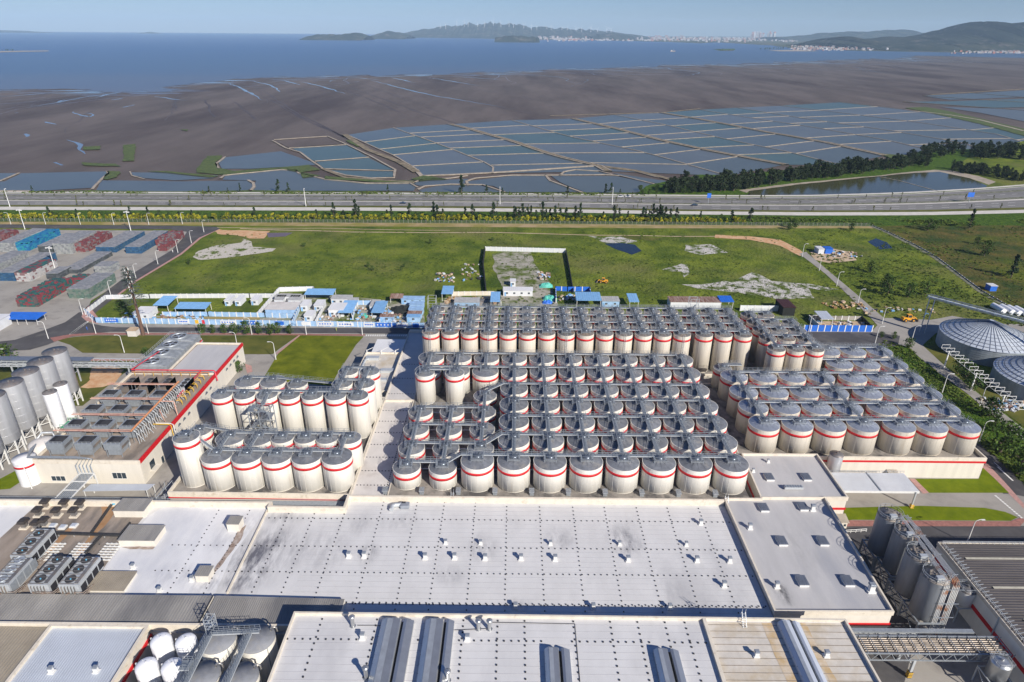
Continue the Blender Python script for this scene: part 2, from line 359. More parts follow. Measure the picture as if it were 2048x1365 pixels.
# the big grid of ponds: long dykes running seaward, cross dykes between
LG = [[(695, 270), (738, 290), (790, 312), (830, 336), (845, 352)],
      [(787, 256), (870, 286), (920, 305), (988, 333), (985, 347)],
      [(900, 249), (930, 256), (1024, 283), (1110, 312), (1200, 334), (1215, 343)],
      [(1024, 241), (1080, 257), (1140, 274), (1290, 305), (1455, 352)],
      [(1146, 238), (1220, 255), (1330, 283), (1430, 304), (1570, 330)],
      [(1230, 230), (1330, 250), (1440, 276), (1580, 305), (1680, 330)],
      [(1322, 226), (1400, 239), (1540, 266), (1640, 283), (1770, 312)],
      [(1400, 220), (1500, 236), (1640, 257), (1780, 282), (1880, 305)],
      [(1475, 216), (1600, 236), (1790, 263), (1930, 287), (1960, 300)],
      [(1560, 212), (1700, 228), (1850, 247), (2000, 270), (2090, 300)],
      [(1680, 205), (1830, 222), (1930, 238), (2048, 258), (2140, 290)],]
def samp(l, t):
    P = [G(a, c, ZP) for a, c in l]; d = [0]
    for p, q in zip(P[:-1], P[1:]): d.append(d[-1]+math.hypot(q[0]-p[0], q[1]-p[1]))
    s = t*d[-1]
    for i in range(len(P)-1):
        if s <= d[i+1] or i == len(P)-2:
            u = (s-d[i])/(d[i+1]-d[i]); return (P[i][0]+(P[i+1][0]-P[i][0])*u, P[i][1]+(P[i+1][1]-P[i][1])*u)
bw = MB(); bd = MB()
for i in range(len(LG)-1):
    ts = [0]; nn = [5, 7, 6, 8, 7, 7, 6, 7, 6, 6][i]
    ts = [0]+sorted((k+R.uniform(-.22, .22))/nn for k in range(1, nn))+[1]
    for k in range(len(ts)-1):
        q = []
        for k2 in range(5): q.append(samp(LG[i], ts[k]+(ts[k+1]-ts[k])*k2/4))
        for k2 in range(5): q.append(samp(LG[i+1], ts[k+1]+(ts[k]-ts[k+1])*k2/4))
        bw.cur = R.choice([0, 0, 0, 1, 2, 2]); bw.poly(q, ZP)
        if k: strip(bd, densify([samp(LG[i], ts[k]), samp(LG[i+1], ts[k])], 20, 1.0), 1.3, ZP+.35, ZP)
bw.build('pond_field', W3, kind='structure')
for i, l in enumerate(LG):
    if i in (2, 4, 6): continue
    strip(bd, densify([samp(l, k/12) for k in range(13)], 20, 1.2), 1.7, ZP+.4, ZP)
def dyk(bb, pts, w, z=.45): strip(bb, densify(px(pts, ZP), 12, .8), w*.8, ZP+z, ZP)
for pts, w in (([(215, 343), (218, 348), (205, 357), (190, 372), (184, 380)], 2.6), ([(38, 347), (2, 362), (-40, 366)], 2.4), ([(495, 361), (506, 367), (508, 374), (500, 384)], 3),
               ([(440, 358), (450, 351), (560, 340), (592, 341), (598, 347), (650, 359), (730, 367), (820, 367), (836, 376)], 2.4),
               ([(437, 338), (432, 328), (450, 314)], 2.4), ([(545, 282), (572, 297), (600, 305), (628, 326), (646, 338), (690, 351), (740, 357), (788, 356), (790, 340), (740, 312), (694, 290), (655, 273), (548, 280)], 2.8),
               ([(578, 297), (694, 290)], 2), ([(630, 323), (738, 315)], 1.6), ([(646, 338), (788, 342)], 1.6),
               ([(833, 340), (842, 352), (900, 350), (980, 346), (1060, 341), (1190, 332), (1204, 333)], 5), ([(836, 380), (850, 373), (900, 369), (965, 370), (1010, 385)], 2.4),
               ([(935, 372), (932, 363), (950, 357), (1024, 351), (1092, 351), (1100, 362), (1165, 386)], 3), ([(1092, 351), (1210, 350), (1240, 352), (1330, 374)], 2.6),
               ([(1120, 352), (1128, 344), (1150, 340), (1200, 343), (1225, 350)], 2.4), ([(1200, 332), (1250, 338), (1310, 354), (1380, 366), (1450, 354)], 3),
               ([(820, 367), (845, 360), (900, 357), (935, 352)], 2.4), ([(-60, 382), (60, 383)], 4), ([(260, 344), (264, 352), (290, 359)], 1.6)):
    dyk(bd, pts, w)
bd.build('pond_dykes', M['dyke'], kind='structure')
b = MB()
for i, w in ((2, 7), (4, 8), (6, 8)):
    strip(b, densify([samp(LG[i], k/14) for k in range(15)], 15, 1.5), w, ZP+.6, ZP)
dyk(b, [(690, 270), (735, 300), (800, 325), (833, 345)], 9, .5); dyk(b, [(1204, 333), (1270, 342), (1350, 362)], 8, .5); dyk(b, [(645, 338), (690, 356), (830, 366)], 5, .5)
dyk(b, [(1400, 218), (1320, 226), (1100, 232)], 3, .4)
b.build('earth_dykes', M['dykeb'], kind='structure')
b = MB()
for i in (2, 4, 6):
    pts = densify([samp(LG[i], k/14) for k in range(15)], 15, 1.5)
    for s in (-3.6, 3.6): strip(b, [(x+s, y) for x, y in pts], 1.4, ZP+.75, ZP)
b.build('dyke_paths', M['dyke'], kind='structure')
# green mounds among the ponds
M['reed'] = mat('reeds', (.04, .07, .012), .95, scale=.2, col2=(.09, .12, .02), bump=.8, bscale=1)
for pts in ([(395, 338), (415, 312), (445, 311), (432, 325), (434, 336), (470, 342), (560, 335), (620, 330), (640, 340), (600, 345), (560, 338), (450, 350), (395, 345)],
            [(205, 358), (215, 342), (242, 343), (236, 354), (212, 360)], [(692, 281), (705, 279), (728, 291), (712, 294)], [(600, 345), (640, 352), (605, 356)], [(165, 294), (203, 292), (200, 299), (170, 300)],
            [(245, 290), (272, 288), (268, 322), (246, 322)], [(50, 384), (200, 381), (330, 383), (520, 381), (700, 383), (870, 384), (1300, 386), (1300, 392), (50, 388)],
            [(290, 342), (340, 343), (420, 350), (438, 352), (420, 354), (330, 346)], [(820, 358), (845, 352), (900, 358), (840, 362)], [(1810, 216), (1850, 214), (1900, 223), (2048, 258), (2100, 275), (2048, 272), (1960, 248), (1870, 228)],
            [(1750, 305), (1770, 308), (1830, 312), (1900, 320), (1860, 330), (1800, 322)], [(650, 352), (700, 357), (830, 362), (825, 366), (740, 364), (650, 358)], [(160, 325), (230, 328), (240, 333), (170, 331)], [(360, 259), (378, 259), (372, 262)]):
    patch('reed_bank', pts, -.3, M['reed'], j=(2.5, 8), kind='stuff', label='green reeds and grass growing on banks between the ponds', cat='reeds')
b = MB(); strip(b, densify(px([(1815, 220), (1900, 230), (1960, 240), (2048, 262)], -.2), 20), 5, -.2); b.build('dyke_road', M['dyke'], kind='structure')
# far right pond set
b = MB()
for k, pts in enumerate(([(1845, 192), (1960, 186), (2100, 178), (2100, 192), (1960, 198), (1900, 200)], [(1805, 204), (1900, 203), (2100, 196), (2100, 214), (1990, 216), (1900, 210)], [(1880, 214), (2000, 218), (2100, 218), (2100, 250), (2048, 243), (1960, 226)])):
    b.cur = k % 3; b.poly(px(pts, ZP), ZP+.02*k)
b.build('far_ponds', W3, kind='structure')
b = MB()
for pts in ([(1845, 192), (1960, 200), (2100, 208)], [(1805, 204), (1920, 212), (2100, 225)], [(1940, 186), (2100, 200)], [(1860, 190), (2060, 178)]): dyk(b, pts, 5, .5)
b.build('far_dykes', M['dykeb'], kind='structure')
# small estate pond behind the highway
patch('grove_floor', [(1265, 393), (1300, 370), (1400, 350), (1480, 350), (1640, 333), (1800, 316), (1850, 300), (2100, 296), (2200, 380), (1990, 372), (1960, 352), (1880, 341), (1745, 353), (1600, 368), (1500, 382), (1490, 392)], -.2, M['hedge'], j=(2, 8))
patch('still_pond', [(1497, 381), (1560, 372), (1660, 362), (1745, 355), (1830, 346), (1880, 343), (1935, 355), (1975, 372), (1965, 379), (1840, 386), (1700, 391), (1560, 393), (1500, 391)], -.02, M['wg'])
patch('pond_bank', [(1478, 381), (1560, 370), (1660, 360), (1750, 352), (1830, 343), (1870, 340), (1900, 341), (1955, 352), (1992, 364), (1978, 370), (1940, 357), (1880, 344), (1830, 346), (1745, 354), (1600, 369), (1500, 382), (1495, 386)], .0, M['dyke'], j=(1, 6))
b = MB(); strip(b, px([(1760, 354), (1800, 362), (1880, 384)], .05), .8, .15, 0); b.build('pond_causeway', M['dyke'], kind='structure')

# ---------------------------------------------------------------- highway along the shore
def band(name, up_, lo_, z, m, kind='structure'):
    A = px(up_, z); B = px(lo_, z); b = MB(); n = 40
    def s(P, x):
        for p, q in zip(P[:-1], P[1:]):
            if p[0] <= x <= q[0]: u = (x-p[0])/(q[0]-p[0]); return p[1]+(q[1]-p[1])*u
        return P[0][1] if x < P[0][0] else P[-1][1]
    xs = [A[0][0]+(A[-1][0]-A[0][0])*k/n for k in range(n+1)]
    for k in range(n):
        b.quad((xs[k], s(B, xs[k]), z), (xs[k+1], s(B, xs[k+1]), z), (xs[k+1], s(A, xs[k+1]), z), (xs[k], s(A, xs[k]), z))
    return b.build(name, m, kind=kind)
def off(l, d): return [(a, c+d) for a, c in l]
HT = [(-500, 385), (0, 387.5), (350, 388.5), (700, 389.5), (1024, 391), (1200, 392.5), (1348, 394), (1500, 395), (1620, 394.5), (1750, 391), (1850, 387), (1950, 381), (2048, 373.5), (2300, 352)]
HB = [(-500, 410.5), (0, 413), (700, 414), (1024, 416), (1200, 419), (1348, 422), (1620, 424.5), (1850, 424), (2048, 420), (2300, 411)]
band('highway', HT, HB, .02, M['asphl'])
def mixl(t): # line at fraction t between top and bottom of the highway
    o = []
    for a, c in HT:
        for (p, q) in zip(HB[:-1], HB[1:]):
            if p[0] <= a <= q[0]: d = p[1]+(q[1]-p[1])*(a-p[0])/(q[0]-p[0])
        o.append((a, c+(d-c)*t))
    return o
band('highway_shoulder', off(HT, -4.2), off(HT, .6), .04, M['concw'])
band('highway_verge', off(HT, -1.6), off(HT, -.4), .07, M['hedge'])
M['verge'] = mat('verge_scrub', (.09, .10, .05), .9, scale=.35, col2=(.20, .195, .15), lo=.42, hi=.58, detail=8)
band('median_strip', mixl(.44), mixl(.53), .05, M['verge']); band('verge_strip', mixl(.13), mixl(.2), .05, M['verge'])
band('median_kerb', mixl(.53), mixl(.58), .07, M['concw']); band('highway_lower_verge', mixl(.9), mixl(1.02), .05, M['grassd'])
HP = [(-500, 411.5), (0, 413.8), (700, 415.2), (1024, 417.3), (1200, 420), (1348, 422.6), (1620, 425), (1850, 424.5), (2048, 420), (2300, 411)]
band('shore_path', HP, off(HP, 6.4), .06, M['concw'])
b = MB()
for t in (.30, .68, .80):
    P = px(mixl(t), .05)
    for p, q in zip(P[:-1], P[1:]):
        L_ = math.hypot(q[0]-p[0], q[1]-p[1]); n = int(L_/12)
        for k in range(n):
            u, v = k/n, (k+.45)/n
            strip(b, [(p[0]+(q[0]-p[0])*u, p[1]+(q[1]-p[1])*u), (p[0]+(q[0]-p[0])*v, p[1]+(q[1]-p[1])*v)], .35, .06)
b.build('lane_markings', M['white'], kind='structure')
band('belt_ground', off(HP, 6.6), [(-500, 441), (0, 443), (700, 444.5), (1040, 446.5), (1300, 448), (1600, 450.5), (1750, 452), (2048, 452), (2300, 452)], .0, M['hedge'])
band('bare_verge', [(-500, 442), (0, 444), (700, 446), (1040, 448), (1300, 450), (1740, 453)], [(-500, 447), (0, 449), (700, 453), (1040, 455), (1300, 457), (1740, 457)], .02, M['dirtg'])
patch('scrubland', [(1742, 452), (2300, 452), (2500, 760), (2300, 720), (2048, 640), (1980, 592), (1900, 537), (1820, 490), (1770, 462)], .01, M['scrub'], j=(3, 12))
# ---------------------------------------------------------------- field patches
g3 = (1.6, 4)
M['sandr'] = mat('sandy_rubble', (.40, .365, .31), .95, scale=1.2, col2=(.60, .56, .50), bump=.6, bscale=1.4, detail=10, spec=.1, stain=(.09, .13, .02), stain_scale=.12, stain_lo=.54, stain_hi=.62)
patch('rubble_patch', [(385, 515), (395, 502), (440, 490), (480, 486), (486, 478), (500, 484), (505, 494), (552, 497), (545, 503), (470, 514), (400, 520)], .03, M['sandr'], j=g3)
patch('clay_patch', [(425, 456), (445, 460), (540, 463), (528, 476), (500, 477), (470, 470), (435, 468)], .03, M['clay'], j=g3)
patch('muddy_pool', [(535, 466), (585, 466), (570, 474), (535, 475)], .04, mat('brown_pool', (.14, .09, .08), .3), j=(1, 4))
patch('rubble_patch', [(1178, 472), (1200, 474), (1240, 474), (1275, 483), (1240, 488), (1208, 486)], .03, M['gravel'], j=g3)
patch('dark_pool', [(1208, 488), (1245, 486), (1270, 490), (1284, 502), (1264, 510), (1235, 500)], .04, M['wd'], j=(.8, 4))
patch('rubble_patch', [(1372, 490), (1420, 489), (1458, 506), (1400, 509), (1369, 502)], .03, M['gravel'], j=g3)
patch('rubble_patch', [(1328, 540), (1360, 527), (1376, 530), (1378, 548), (1370, 555), (1360, 543), (1335, 543)], .03, M['gravel'], j=g3)
patch('rubble_patch', [(1365, 571), (1420, 568), (1470, 558), (1500, 545), (1520, 552), (1545, 562), (1610, 567), (1678, 577), (1660, 583), (1612, 576), (1625, 597), (1560, 603), (1520, 592), (1440, 581), (1400, 579)], .03, M['gravel'], j=(2.5, 5))
patch('dark_pool', [(1735, 484), (1752, 477), (1772, 485), (1785, 497), (1760, 499)], .04, M['wd'], j=(.8, 4))
patch('bare_ground', [(1620, 503), (1660, 496), (1700, 505), (1715, 521), (1660, 527), (1628, 520)], .03, M['dirt'], j=g3)
patch('pebble_patch', [(1250, 470), (1330, 478), (1300, 482), (1230, 476)], .02, M['grassd'], j=g3)
patch('bare_ground', [(1500, 473), (1560, 480), (1600, 500), (1612, 512), (1598, 512), (1560, 492), (1500, 480), (1430, 476), (1430, 470)], .04, M['clay'], j=(.8, 4))
b = MB()
strip(b, densify(px([(480, 457), (700, 464), (1000, 466), (1180, 470), (1350, 473), (1440, 473)], .03), 12, 1.5), 1.3, .03)
strip(b, densify(px([(425, 455), (640, 457), (900, 461)], .03), 12, 1.5), .9, .03)
b.build('dirt_track', M['dirt'], kind='structure')
patch('lot_gravel', [(985, 508), (1000, 505), (1062, 505), (1068, 530), (1100, 560), (1112, 600), (1115, 640), (1005, 640), (1000, 560), (988, 540)], .03, M['gravel2'], j=(1.5, 5))
# diagonal concrete track on the right
patch('field_track', [(1598, 508), (1612, 504), (1664, 548), (1712, 588), (1772, 640), (1800, 650), (1815, 690), (1770, 668), (1745, 640), (1700, 594), (1652, 549), (1620, 524)], .06, M['conc'])
patch('service_plaza', [(1770, 636), (1860, 640), (1905, 632), (1990, 648), (2120, 650), (2140, 668), (2040, 664), (1960, 662), (1900, 652), (1870, 668), (1846, 690), (1870, 730), (1850, 725), (1816, 694), (1790, 690), (1740, 692), (1700, 700), (1620, 668), (1500, 668), (1500, 660), (1745, 661)], .05, M['conc'], j=(.3, 6))
patch('east_road', [(1600, 664), (1746, 665), (1800, 672), (1796, 692), (1730, 698), (1640, 688), (1600, 680)], .08, M['asph'])
patch('east_path', [(1815, 690), (1846, 692), (1905, 746), (1960, 790), (2016, 834), (2120, 915), (2120, 945), (1990, 834), (1935, 788), (1876, 745)], .07, M['conc'])
patch('shade_lawn', [(1846, 694), (1870, 690), (1980, 760), (2060, 830), (2120, 880), (2120, 910), (2016, 830), (1960, 786), (1905, 742)], .04, M['grassd'])
patch('green_belt', [(1744, 700), (1775, 680), (1812, 692), (1876, 747), (1990, 838), (2120, 948), (2120, 1030), (2048, 968), (1965, 895), (1930, 850), (1850, 760), (1800, 720)], .03, M['hedge'], j=(.5, 6))
patch('east_lane', [(1930, 862), (1962, 882), (1985, 905), (2040, 960), (2130, 1030), (2130, 1090), (2048, 1042), (1985, 960), (1958, 925), (1938, 895)], .05, M['asph'])
b = MB(); strip(b, px([(1995, 934), (2012, 949), (2026, 962)], .09), .5, .09); strip(b, px([(1988, 925), (2003, 938)], .1), .25, .1); b.build('lane_arrow', M['white'], kind='structure')
patch('east_pavement', [(1955, 905), (1972, 925), (2010, 965), (2048, 1008), (2048, 1018), (2020, 990), (1963, 935)], .11, M['pinkl'])
patch('lawn', [(1830, 958), (1958, 958), (1966, 936), (1990, 958), (2018, 986), (1858, 986)], .12, M['grassb'])
patch('paving', [(1818, 958), (1830, 958), (1858, 986), (1846, 988)], .13, M['pinkl'])
patch('delivery_apron', [(1660, 984), (1858, 987), (2022, 988), (2130, 1010), (2130, 1070), (2060, 1045), (2036, 1032), (1970, 1014), (1690, 1012), (1660, 1060)], .1, M['conc'])
patch('lawn', [(1687, 1016), (1840, 1012), (1969, 1016), (2010, 1024), (2036, 1035), (2021, 1042), (1705, 1040), (1690, 1042)], .14, M['grassb'])
patch('paving', [(1680, 1042), (1690, 1041), (1705, 1041), (2021, 1043), (2040, 1036), (2052, 1040), (2040, 1053), (1700, 1053), (1672, 1056)], .13, M['pink'])
b = MB()
for k in range(12): b.poly(px([(1988+k*4.6, 991+k*3.9), (1992+k*4.6, 991+k*3.9), (1996+k*4.6, 994+k*3.9), (1992+k*4.6, 994+k*3.9)], .16), .16)
b.build('kerb_marks', M['white'], kind='structure')
# factory hard standing
patch('yard', [(-175, 60), (145, 60), (140, 260), (-46, 262), (-110, 262), (-200, 262), (-240, 200), (-240, 60)], .02, M['conc'], world=True)
patch('side_road', [(1690, 1052), (2200, 1052), (2200, 1090), (1880, 1082), (1800, 1400), (1650, 1400)], .06, M['asph'])
# crate yard and roads, left
patch('crate_yard', [(-300, 458), (370, 462), (388, 470), (352, 508), (246, 562), (182, 602), (166, 640), (60, 700), (-300, 700)], .05, M['conc'], j=(.1, 8))
patch('perimeter_road', [(-300, 447), (0, 449), (370, 452), (432, 454), (440, 458), (400, 476), (362, 508), (272, 562), (226, 598), (196, 622), (172, 645), (160, 640), (172, 615), (240, 562), (345, 500), (366, 476), (374, 464), (340, 459), (0, 456), (-300, 456)], .09, M['asph'])
b = MB()
b.poly(px([(196, 622), (172, 645), (205, 652), (232, 655), (480, 655.5), (860, 657), (860, 668), (700, 667), (480, 666), (220, 664), (185, 668), (130, 676), (95, 690), (60, 700), (-60, 705), (-60, 690), (30, 680), (90, 660), (130, 645), (158, 625)], .1), .1)
b.build('works_road', M['asph'], kind='structure')
patch('road_edge', [(172, 645), (232, 648), (480, 650), (860, 651), (860, 657), (480, 655.5), (232, 655), (205, 652)], .12, M['conc'])
patch('pavement', [(100, 676), (140, 669), (185, 666), (480, 667), (730, 669), (730, 672), (480, 670), (190, 670), (145, 673), (108, 684)], .15, M['pink'])
patch('pavement', [(440, 458), (402, 477), (364, 509), (274, 563), (228, 599), (222, 599), (270, 562), (360, 508), (398, 476)], .14, M['pinkl'])
patch('traffic_island', [(168, 622), (178, 612), (200, 640), (195, 648), (172, 642), (163, 634)], .16, M['pinkl'])
b = MB()
for k in range(8): b.poly(px([(134+k*4.5, 672-k*3.4), (138+k*4.5, 672-k*3.4), (150+k*4.5, 664-k*3.2), (146+k*4.5, 664-k*3.2)], .14), .14)
for k in range(26): b.poly(px([(728+k*4.4, 669.5), (730.4+k*4.4, 669.5), (728.9+k*4.4, 673), (726.5+k*4.4, 673)], .14), .14)
b.build('crossing_marks', M['white'], kind='structure')
patch('lawn', [(110, 680), (150, 674), (190, 671), (480, 671), (597, 671), (556, 700), (545, 709), (330, 708), (165, 706), (140, 690)], .1, M['grassd'])
patch('lawn', [(601, 671), (728, 673), (712, 690), (673, 751), (662, 772), (525, 760), (556, 708)], .1, M['grass'])
patch('garden_path', [(597, 671), (601, 671), (556, 708), (551, 708)], .13, M['pinkl'])
patch('garden_path', [(-60, 700), (160, 706), (290, 709), (284, 719), (140, 718), (-60, 716)], .12, M['conc'])
patch('garden_path', [(-60, 716), (140, 718), (284, 719), (282, 722), (140, 722), (-60, 721)], .14, M['pinkl'])
patch('lawn', [(-60, 722), (140, 722), (280, 722), (165, 812), (90, 812), (-60, 800)], .1, M['grassd'])
patch('clay_patch', [(185, 735), (215, 726), (245, 740), (232, 765), (205, 775), (175, 777), (160, 775), (178, 760)], .13, M['clay'], j=(1, 2))
patch('lawn', [(-60, 960), (0, 958), (42, 936), (50, 958), (20, 978), (-60, 985)], .1, M['grassb'])
patch('forecourt', [(486, 709), (551, 709), (528, 751), (495, 752)], .1, M['conc'])
patch('paving_ring', [(490, 728), (503, 732), (505, 744), (495, 748), (492, 738)], .13, M['pinkl'])
# ================================================================ TANK BLOCKS
M['cream'] = mat('cream_cladding', (.75, .725, .655), .55, var=.05, scale=.9, streak=1, rnd=.05, lo=.3, hi=.7, stain=(.56, .48, .37), stain_scale=.55, stain_lo=.62, stain_hi=.82)
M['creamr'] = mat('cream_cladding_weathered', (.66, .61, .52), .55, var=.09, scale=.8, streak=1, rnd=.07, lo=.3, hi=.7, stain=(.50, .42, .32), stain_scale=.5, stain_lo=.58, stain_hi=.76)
M['red'] = mat('red_band', (.58, .012, .018), .5, var=.06, scale=2, rnd=.06)
M['roofg'] = mat('tank_roof_grey', (.18, .19, .21), .5, metal=.15, var=.22, scale=.7, rnd=.12, stain=(.27, .25, .22), stain_scale=.35, stain_lo=.52, stain_hi=.75)
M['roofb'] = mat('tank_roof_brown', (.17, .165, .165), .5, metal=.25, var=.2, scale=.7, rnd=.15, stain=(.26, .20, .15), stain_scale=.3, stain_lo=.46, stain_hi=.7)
M['roofl'] = mat('tank_roof_blue', (.36, .39, .45), .34, metal=.5, var=.12, scale=.8, rnd=.08)
M['galv'] = mat('galvanised', (.32, .35, .38), .45, metal=.35, var=.12, scale=2)
M['galvl'] = mat('galvanised_light', (.50, .53, .55), .45, metal=.3, var=.08, scale=2)
M['grate'] = mat('grating', (.22, .25, .28), .6, metal=.3, var=.15, scale=4)
M['dome'] = mat('dome_metal', (.15, .175, .21), .3, metal=.6, var=.15, scale=2, rnd=.1)
M['deck'] = mat('tank_deck', (.27, .245, .215), .9, var=.2, scale=.3, stain=(.09, .085, .08), stain_scale=.2, stain_lo=.45, stain_hi=.6)
M['steelw'] = mat('white_steel', (.68, .68, .66), .5, var=.06, scale=1)
M['pipe'] = mat('bare_pipe', (.45, .43, .40), .35, metal=.7, var=.1, scale=1)
M['dark'] = mat('dark_box', (.03, .03, .035), .8, var=.1, scale=2, spec=.1)

def make_tank(name, r, h, mbody, mroof, ladder=False, rise=None, n=36):
    rise = rise or r*.26
    t = thing(name, '', 'tank', (0, 0, -999))
    b = MB(); b.lathe(0, 0, [(r*.97, 0), (r*.97, .25), (r, .28), (r, h-.10)], n)
    b.cyl(0, 0, h-.10, h+.06, r+.05, n=n); bo = b.build('body', mbody, t)
    b = MB()   # upright cladding joints, a little proud
    for k in range(18):
        a = 2*math.pi*(k+.5)/18; b.beam(((r+.012)*math.cos(a), (r+.012)*math.sin(a), .3), ((r+.012)*math.cos(a), (r+.012)*math.sin(a), h-.12), .035)
    b.build('seam', mbody, bo)
    b = MB(); b.lathe(0, 0, [(r+.005, h-2.05), (r+.05, h-2.05), (r+.05, h-1.25), (r+.005, h-1.25)], n); b.build('band', M['red'], t)
    b = MB(); b.lathe(0, 0, [(r-.02, h+.05), (r*.66, h+.06+rise*.36), (r*.33, h+.06+rise*.70), (.9, h+.06+rise*.93)], n, top=True)
    for k in range(12):
        a = 2*math.pi*k/12; b.beam((r*.97*math.cos(a), r*.97*math.sin(a), h+.07), (1.0*math.cos(a), 1.0*math.sin(a), h+.06+rise*.93), .05)
    b.build('roof', mroof, t)
    zt = h+rise
    dr = 1.12
    b = MB(); b.lathe(0, 0, [(dr, zt-.1), (dr, zt+.35), (dr*.9, zt+.55), (dr*.6, zt+.75), (.25, zt+.85)], 16, top=True)
    b.tube([(.4, .2, zt+.8), (.4, .2, zt+1.3), (.7, .2, zt+1.4)], .09, 6); b.tube([(-.35, -.1, zt+.8), (-.35, -.1, zt+1.15)], .12, 6)
    d = b.build('dome', M['dome'], t)
    # platform frame round the dome
    b = MB(); w, dd, z = 1.7, 1.55, zt+.25
    for x0, x1, y0, y1 in ((-w, w, -dd, -dd+.32), (-w, w, dd-.55, dd), (-w, -w+.45, -dd, dd), (w-.45, w, -dd, dd)): b.box(x0, x1, y0, y1, z-.08+R.uniform(0, .02), z)
    for x in (-w, w):
        for y in (-dd, dd): b.beam((x*.97, y*.97, h+rise*.35), (x*.97, y*.97, z), .12)
    b.box(-w, w, -dd-.06, -dd, z-.42, z-.25)
    p = b.build('platform', M['galv'], t)
    b = MB(); b.rail([(-w, dd, z), (-w, -dd, z), (w, -dd, z), (w, dd, z)], 1.05, 1.5, .05); b.build('handrail', M['galv'], p)
    if ladder:
        b = MB()
        for x in (-.3, .3): b.beam((x, -r-.25, .2), (x, -r-.25, h+1), .07)
        for k in range(int(h/.6)): b.beam((-.3, -r-.25, .5+k*.6), (.3, -r-.25, .5+k*.6), .05)
        for k in range(4, int(h/.9)):
            zz = k*.9; b.tube([(-.4, -r-.3, zz), (-.35, -r-.95, zz), (.35, -r-.95, zz), (.4, -r-.3, zz)], .03, 4)
        b.build('ladder', M['galvl'], t)
    return t
protos = {}
def proto(key, r, h, mb, mr, **k):
    protos[key] = make_tank('storage_tank', r, h, mb, mr, **k); protos[key]['used'] = 0
proto('A', 4.45, 7.5, M['cream'], M['roofg']); proto('B', 3.75, 5.2, M['cream'], M['roofg'])
proto('T', 3.1, 10.6, M['cream'], M['roofg'])
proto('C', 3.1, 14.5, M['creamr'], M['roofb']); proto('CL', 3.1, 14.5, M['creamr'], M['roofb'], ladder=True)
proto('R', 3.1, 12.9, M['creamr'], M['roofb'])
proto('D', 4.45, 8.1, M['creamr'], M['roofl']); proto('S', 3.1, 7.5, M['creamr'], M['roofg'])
proto('E', 4.1, 9.2, M['cream'], M['roofg']); proto('F', 3.15, 13.6, M['cream'], M['roofg']); proto('G', 3.4, 14.6, M['cream'], M['roofg'])
proto('H', 3.2, 9.6, M['cream'], M['roofg'])
tank_log = []
def tank(key, x, y, z0, label, group):
    p = protos[key]
    if not p['used']: p['used'] = 1; p.location = (x, y, z0); o = p; o['label'] = label; o['group'] = group
    else: o = dup(p, (x, y, z0), label=label, group=group)
    tank_log.append((x, y, key)); return o
ZA, ZC = 7.5, 6.4
def lab(kind, c, r, nr, where, right=False):
    cc = 'leftmost' if c == 1 and not right else ordi(c)+' from left'
    rr = 'front' if r == 1 else ('back' if r == nr else ordi(r))
    s_ = "%s tank, %s in %s row%s, %s" % (kind, cc, rr, '' if r in (1, nr) else ' from front', where)
    return s_ if len(s_.replace(',', '').split()) <= 16 and len(s_.split()) <= 16 else s_.replace(' from left in', ' in')
GA = 'wide cream tanks of the central block'
AX = lambda k: .4+9.83*k
AY = [146.0, 156.1, 166.0, 175.8, 185.7, 197.3, 207.5]
for r, y in enumerate(AY):
    ks = range(-1, 7) if r == 0 else (range(0, 7) if r < 5 else range(-3, 7))
    for i, k in enumerate(ks): tank('A', AX(k), y, ZA, lab('wide cream', i+1, r+1, 7, 'central block'), GA)
BX = [-28.7, -18.9, -9.0]; BY = [146.0, 155.0, 164.8, 174.7]
for r, y in enumerate(BY):
    for i, x in enumerate(BX[:2] if r == 0 else BX): tank('B', x, y, ZA, lab('low cream', i+1, r+1, 5, 'central block corner'), 'low cream tanks at the left corner of the central block')
tank('B', -9.0, 184.6, ZA, 'low cream tank alone behind the low rows, foot of the sloping walkway', 'low cream tanks at the left corner of the central block')
tank('T', -29.0, 190.0, ZA, 'tall slim cream tank beside the white corridor roof, left of a pair', 'pair of slim tanks at the corridor')
tank('T', -19.2, 190.0, ZA, 'tall slim cream tank with rust streaks, right of the pair by the corridor', 'pair of slim tanks at the corridor')
CX_ = [-30.1+7.04*k for k in range(14)]+[69.4, 76.5, 83.6]; CY_ = [216.4, 223.4, 230.4, 237.4]
for r, y in enumerate(CY_):
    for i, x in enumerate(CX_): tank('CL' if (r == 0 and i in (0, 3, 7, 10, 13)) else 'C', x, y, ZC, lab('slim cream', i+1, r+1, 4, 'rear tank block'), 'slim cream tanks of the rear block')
RX_ = [93.0, 99.8, 106.6]; RY_ = [208.2, 216.8, 224.0, 231.0, 238.5]
for r, y in enumerate(RY_):
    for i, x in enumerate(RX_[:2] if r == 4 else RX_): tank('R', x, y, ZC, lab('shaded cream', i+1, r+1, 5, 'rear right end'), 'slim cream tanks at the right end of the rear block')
DX = [75.2, 85.1, 94.9, 104.6, 115.5, 125.0, 134.7]; DY = [166.4, 176.2, 185.8, 196.2, 206.3, 216.5]
for r, y in enumerate(DY):
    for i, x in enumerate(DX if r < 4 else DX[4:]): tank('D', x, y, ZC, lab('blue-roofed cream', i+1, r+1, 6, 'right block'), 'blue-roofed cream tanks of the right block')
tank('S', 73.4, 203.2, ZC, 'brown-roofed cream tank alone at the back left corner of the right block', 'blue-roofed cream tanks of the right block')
GE = 'cream tanks of the left block'
for i, x in enumerate([-80.0, -71.8, -63.7, -55.6, -47.5]): tank('E', x, 146.4, ZC, lab('broad cream', i+1, 1, 4, 'left block'), GE)
tank('G', -87.6, 147.2, ZC, 'tallest cream tank standing at the front left corner of the left block', GE)
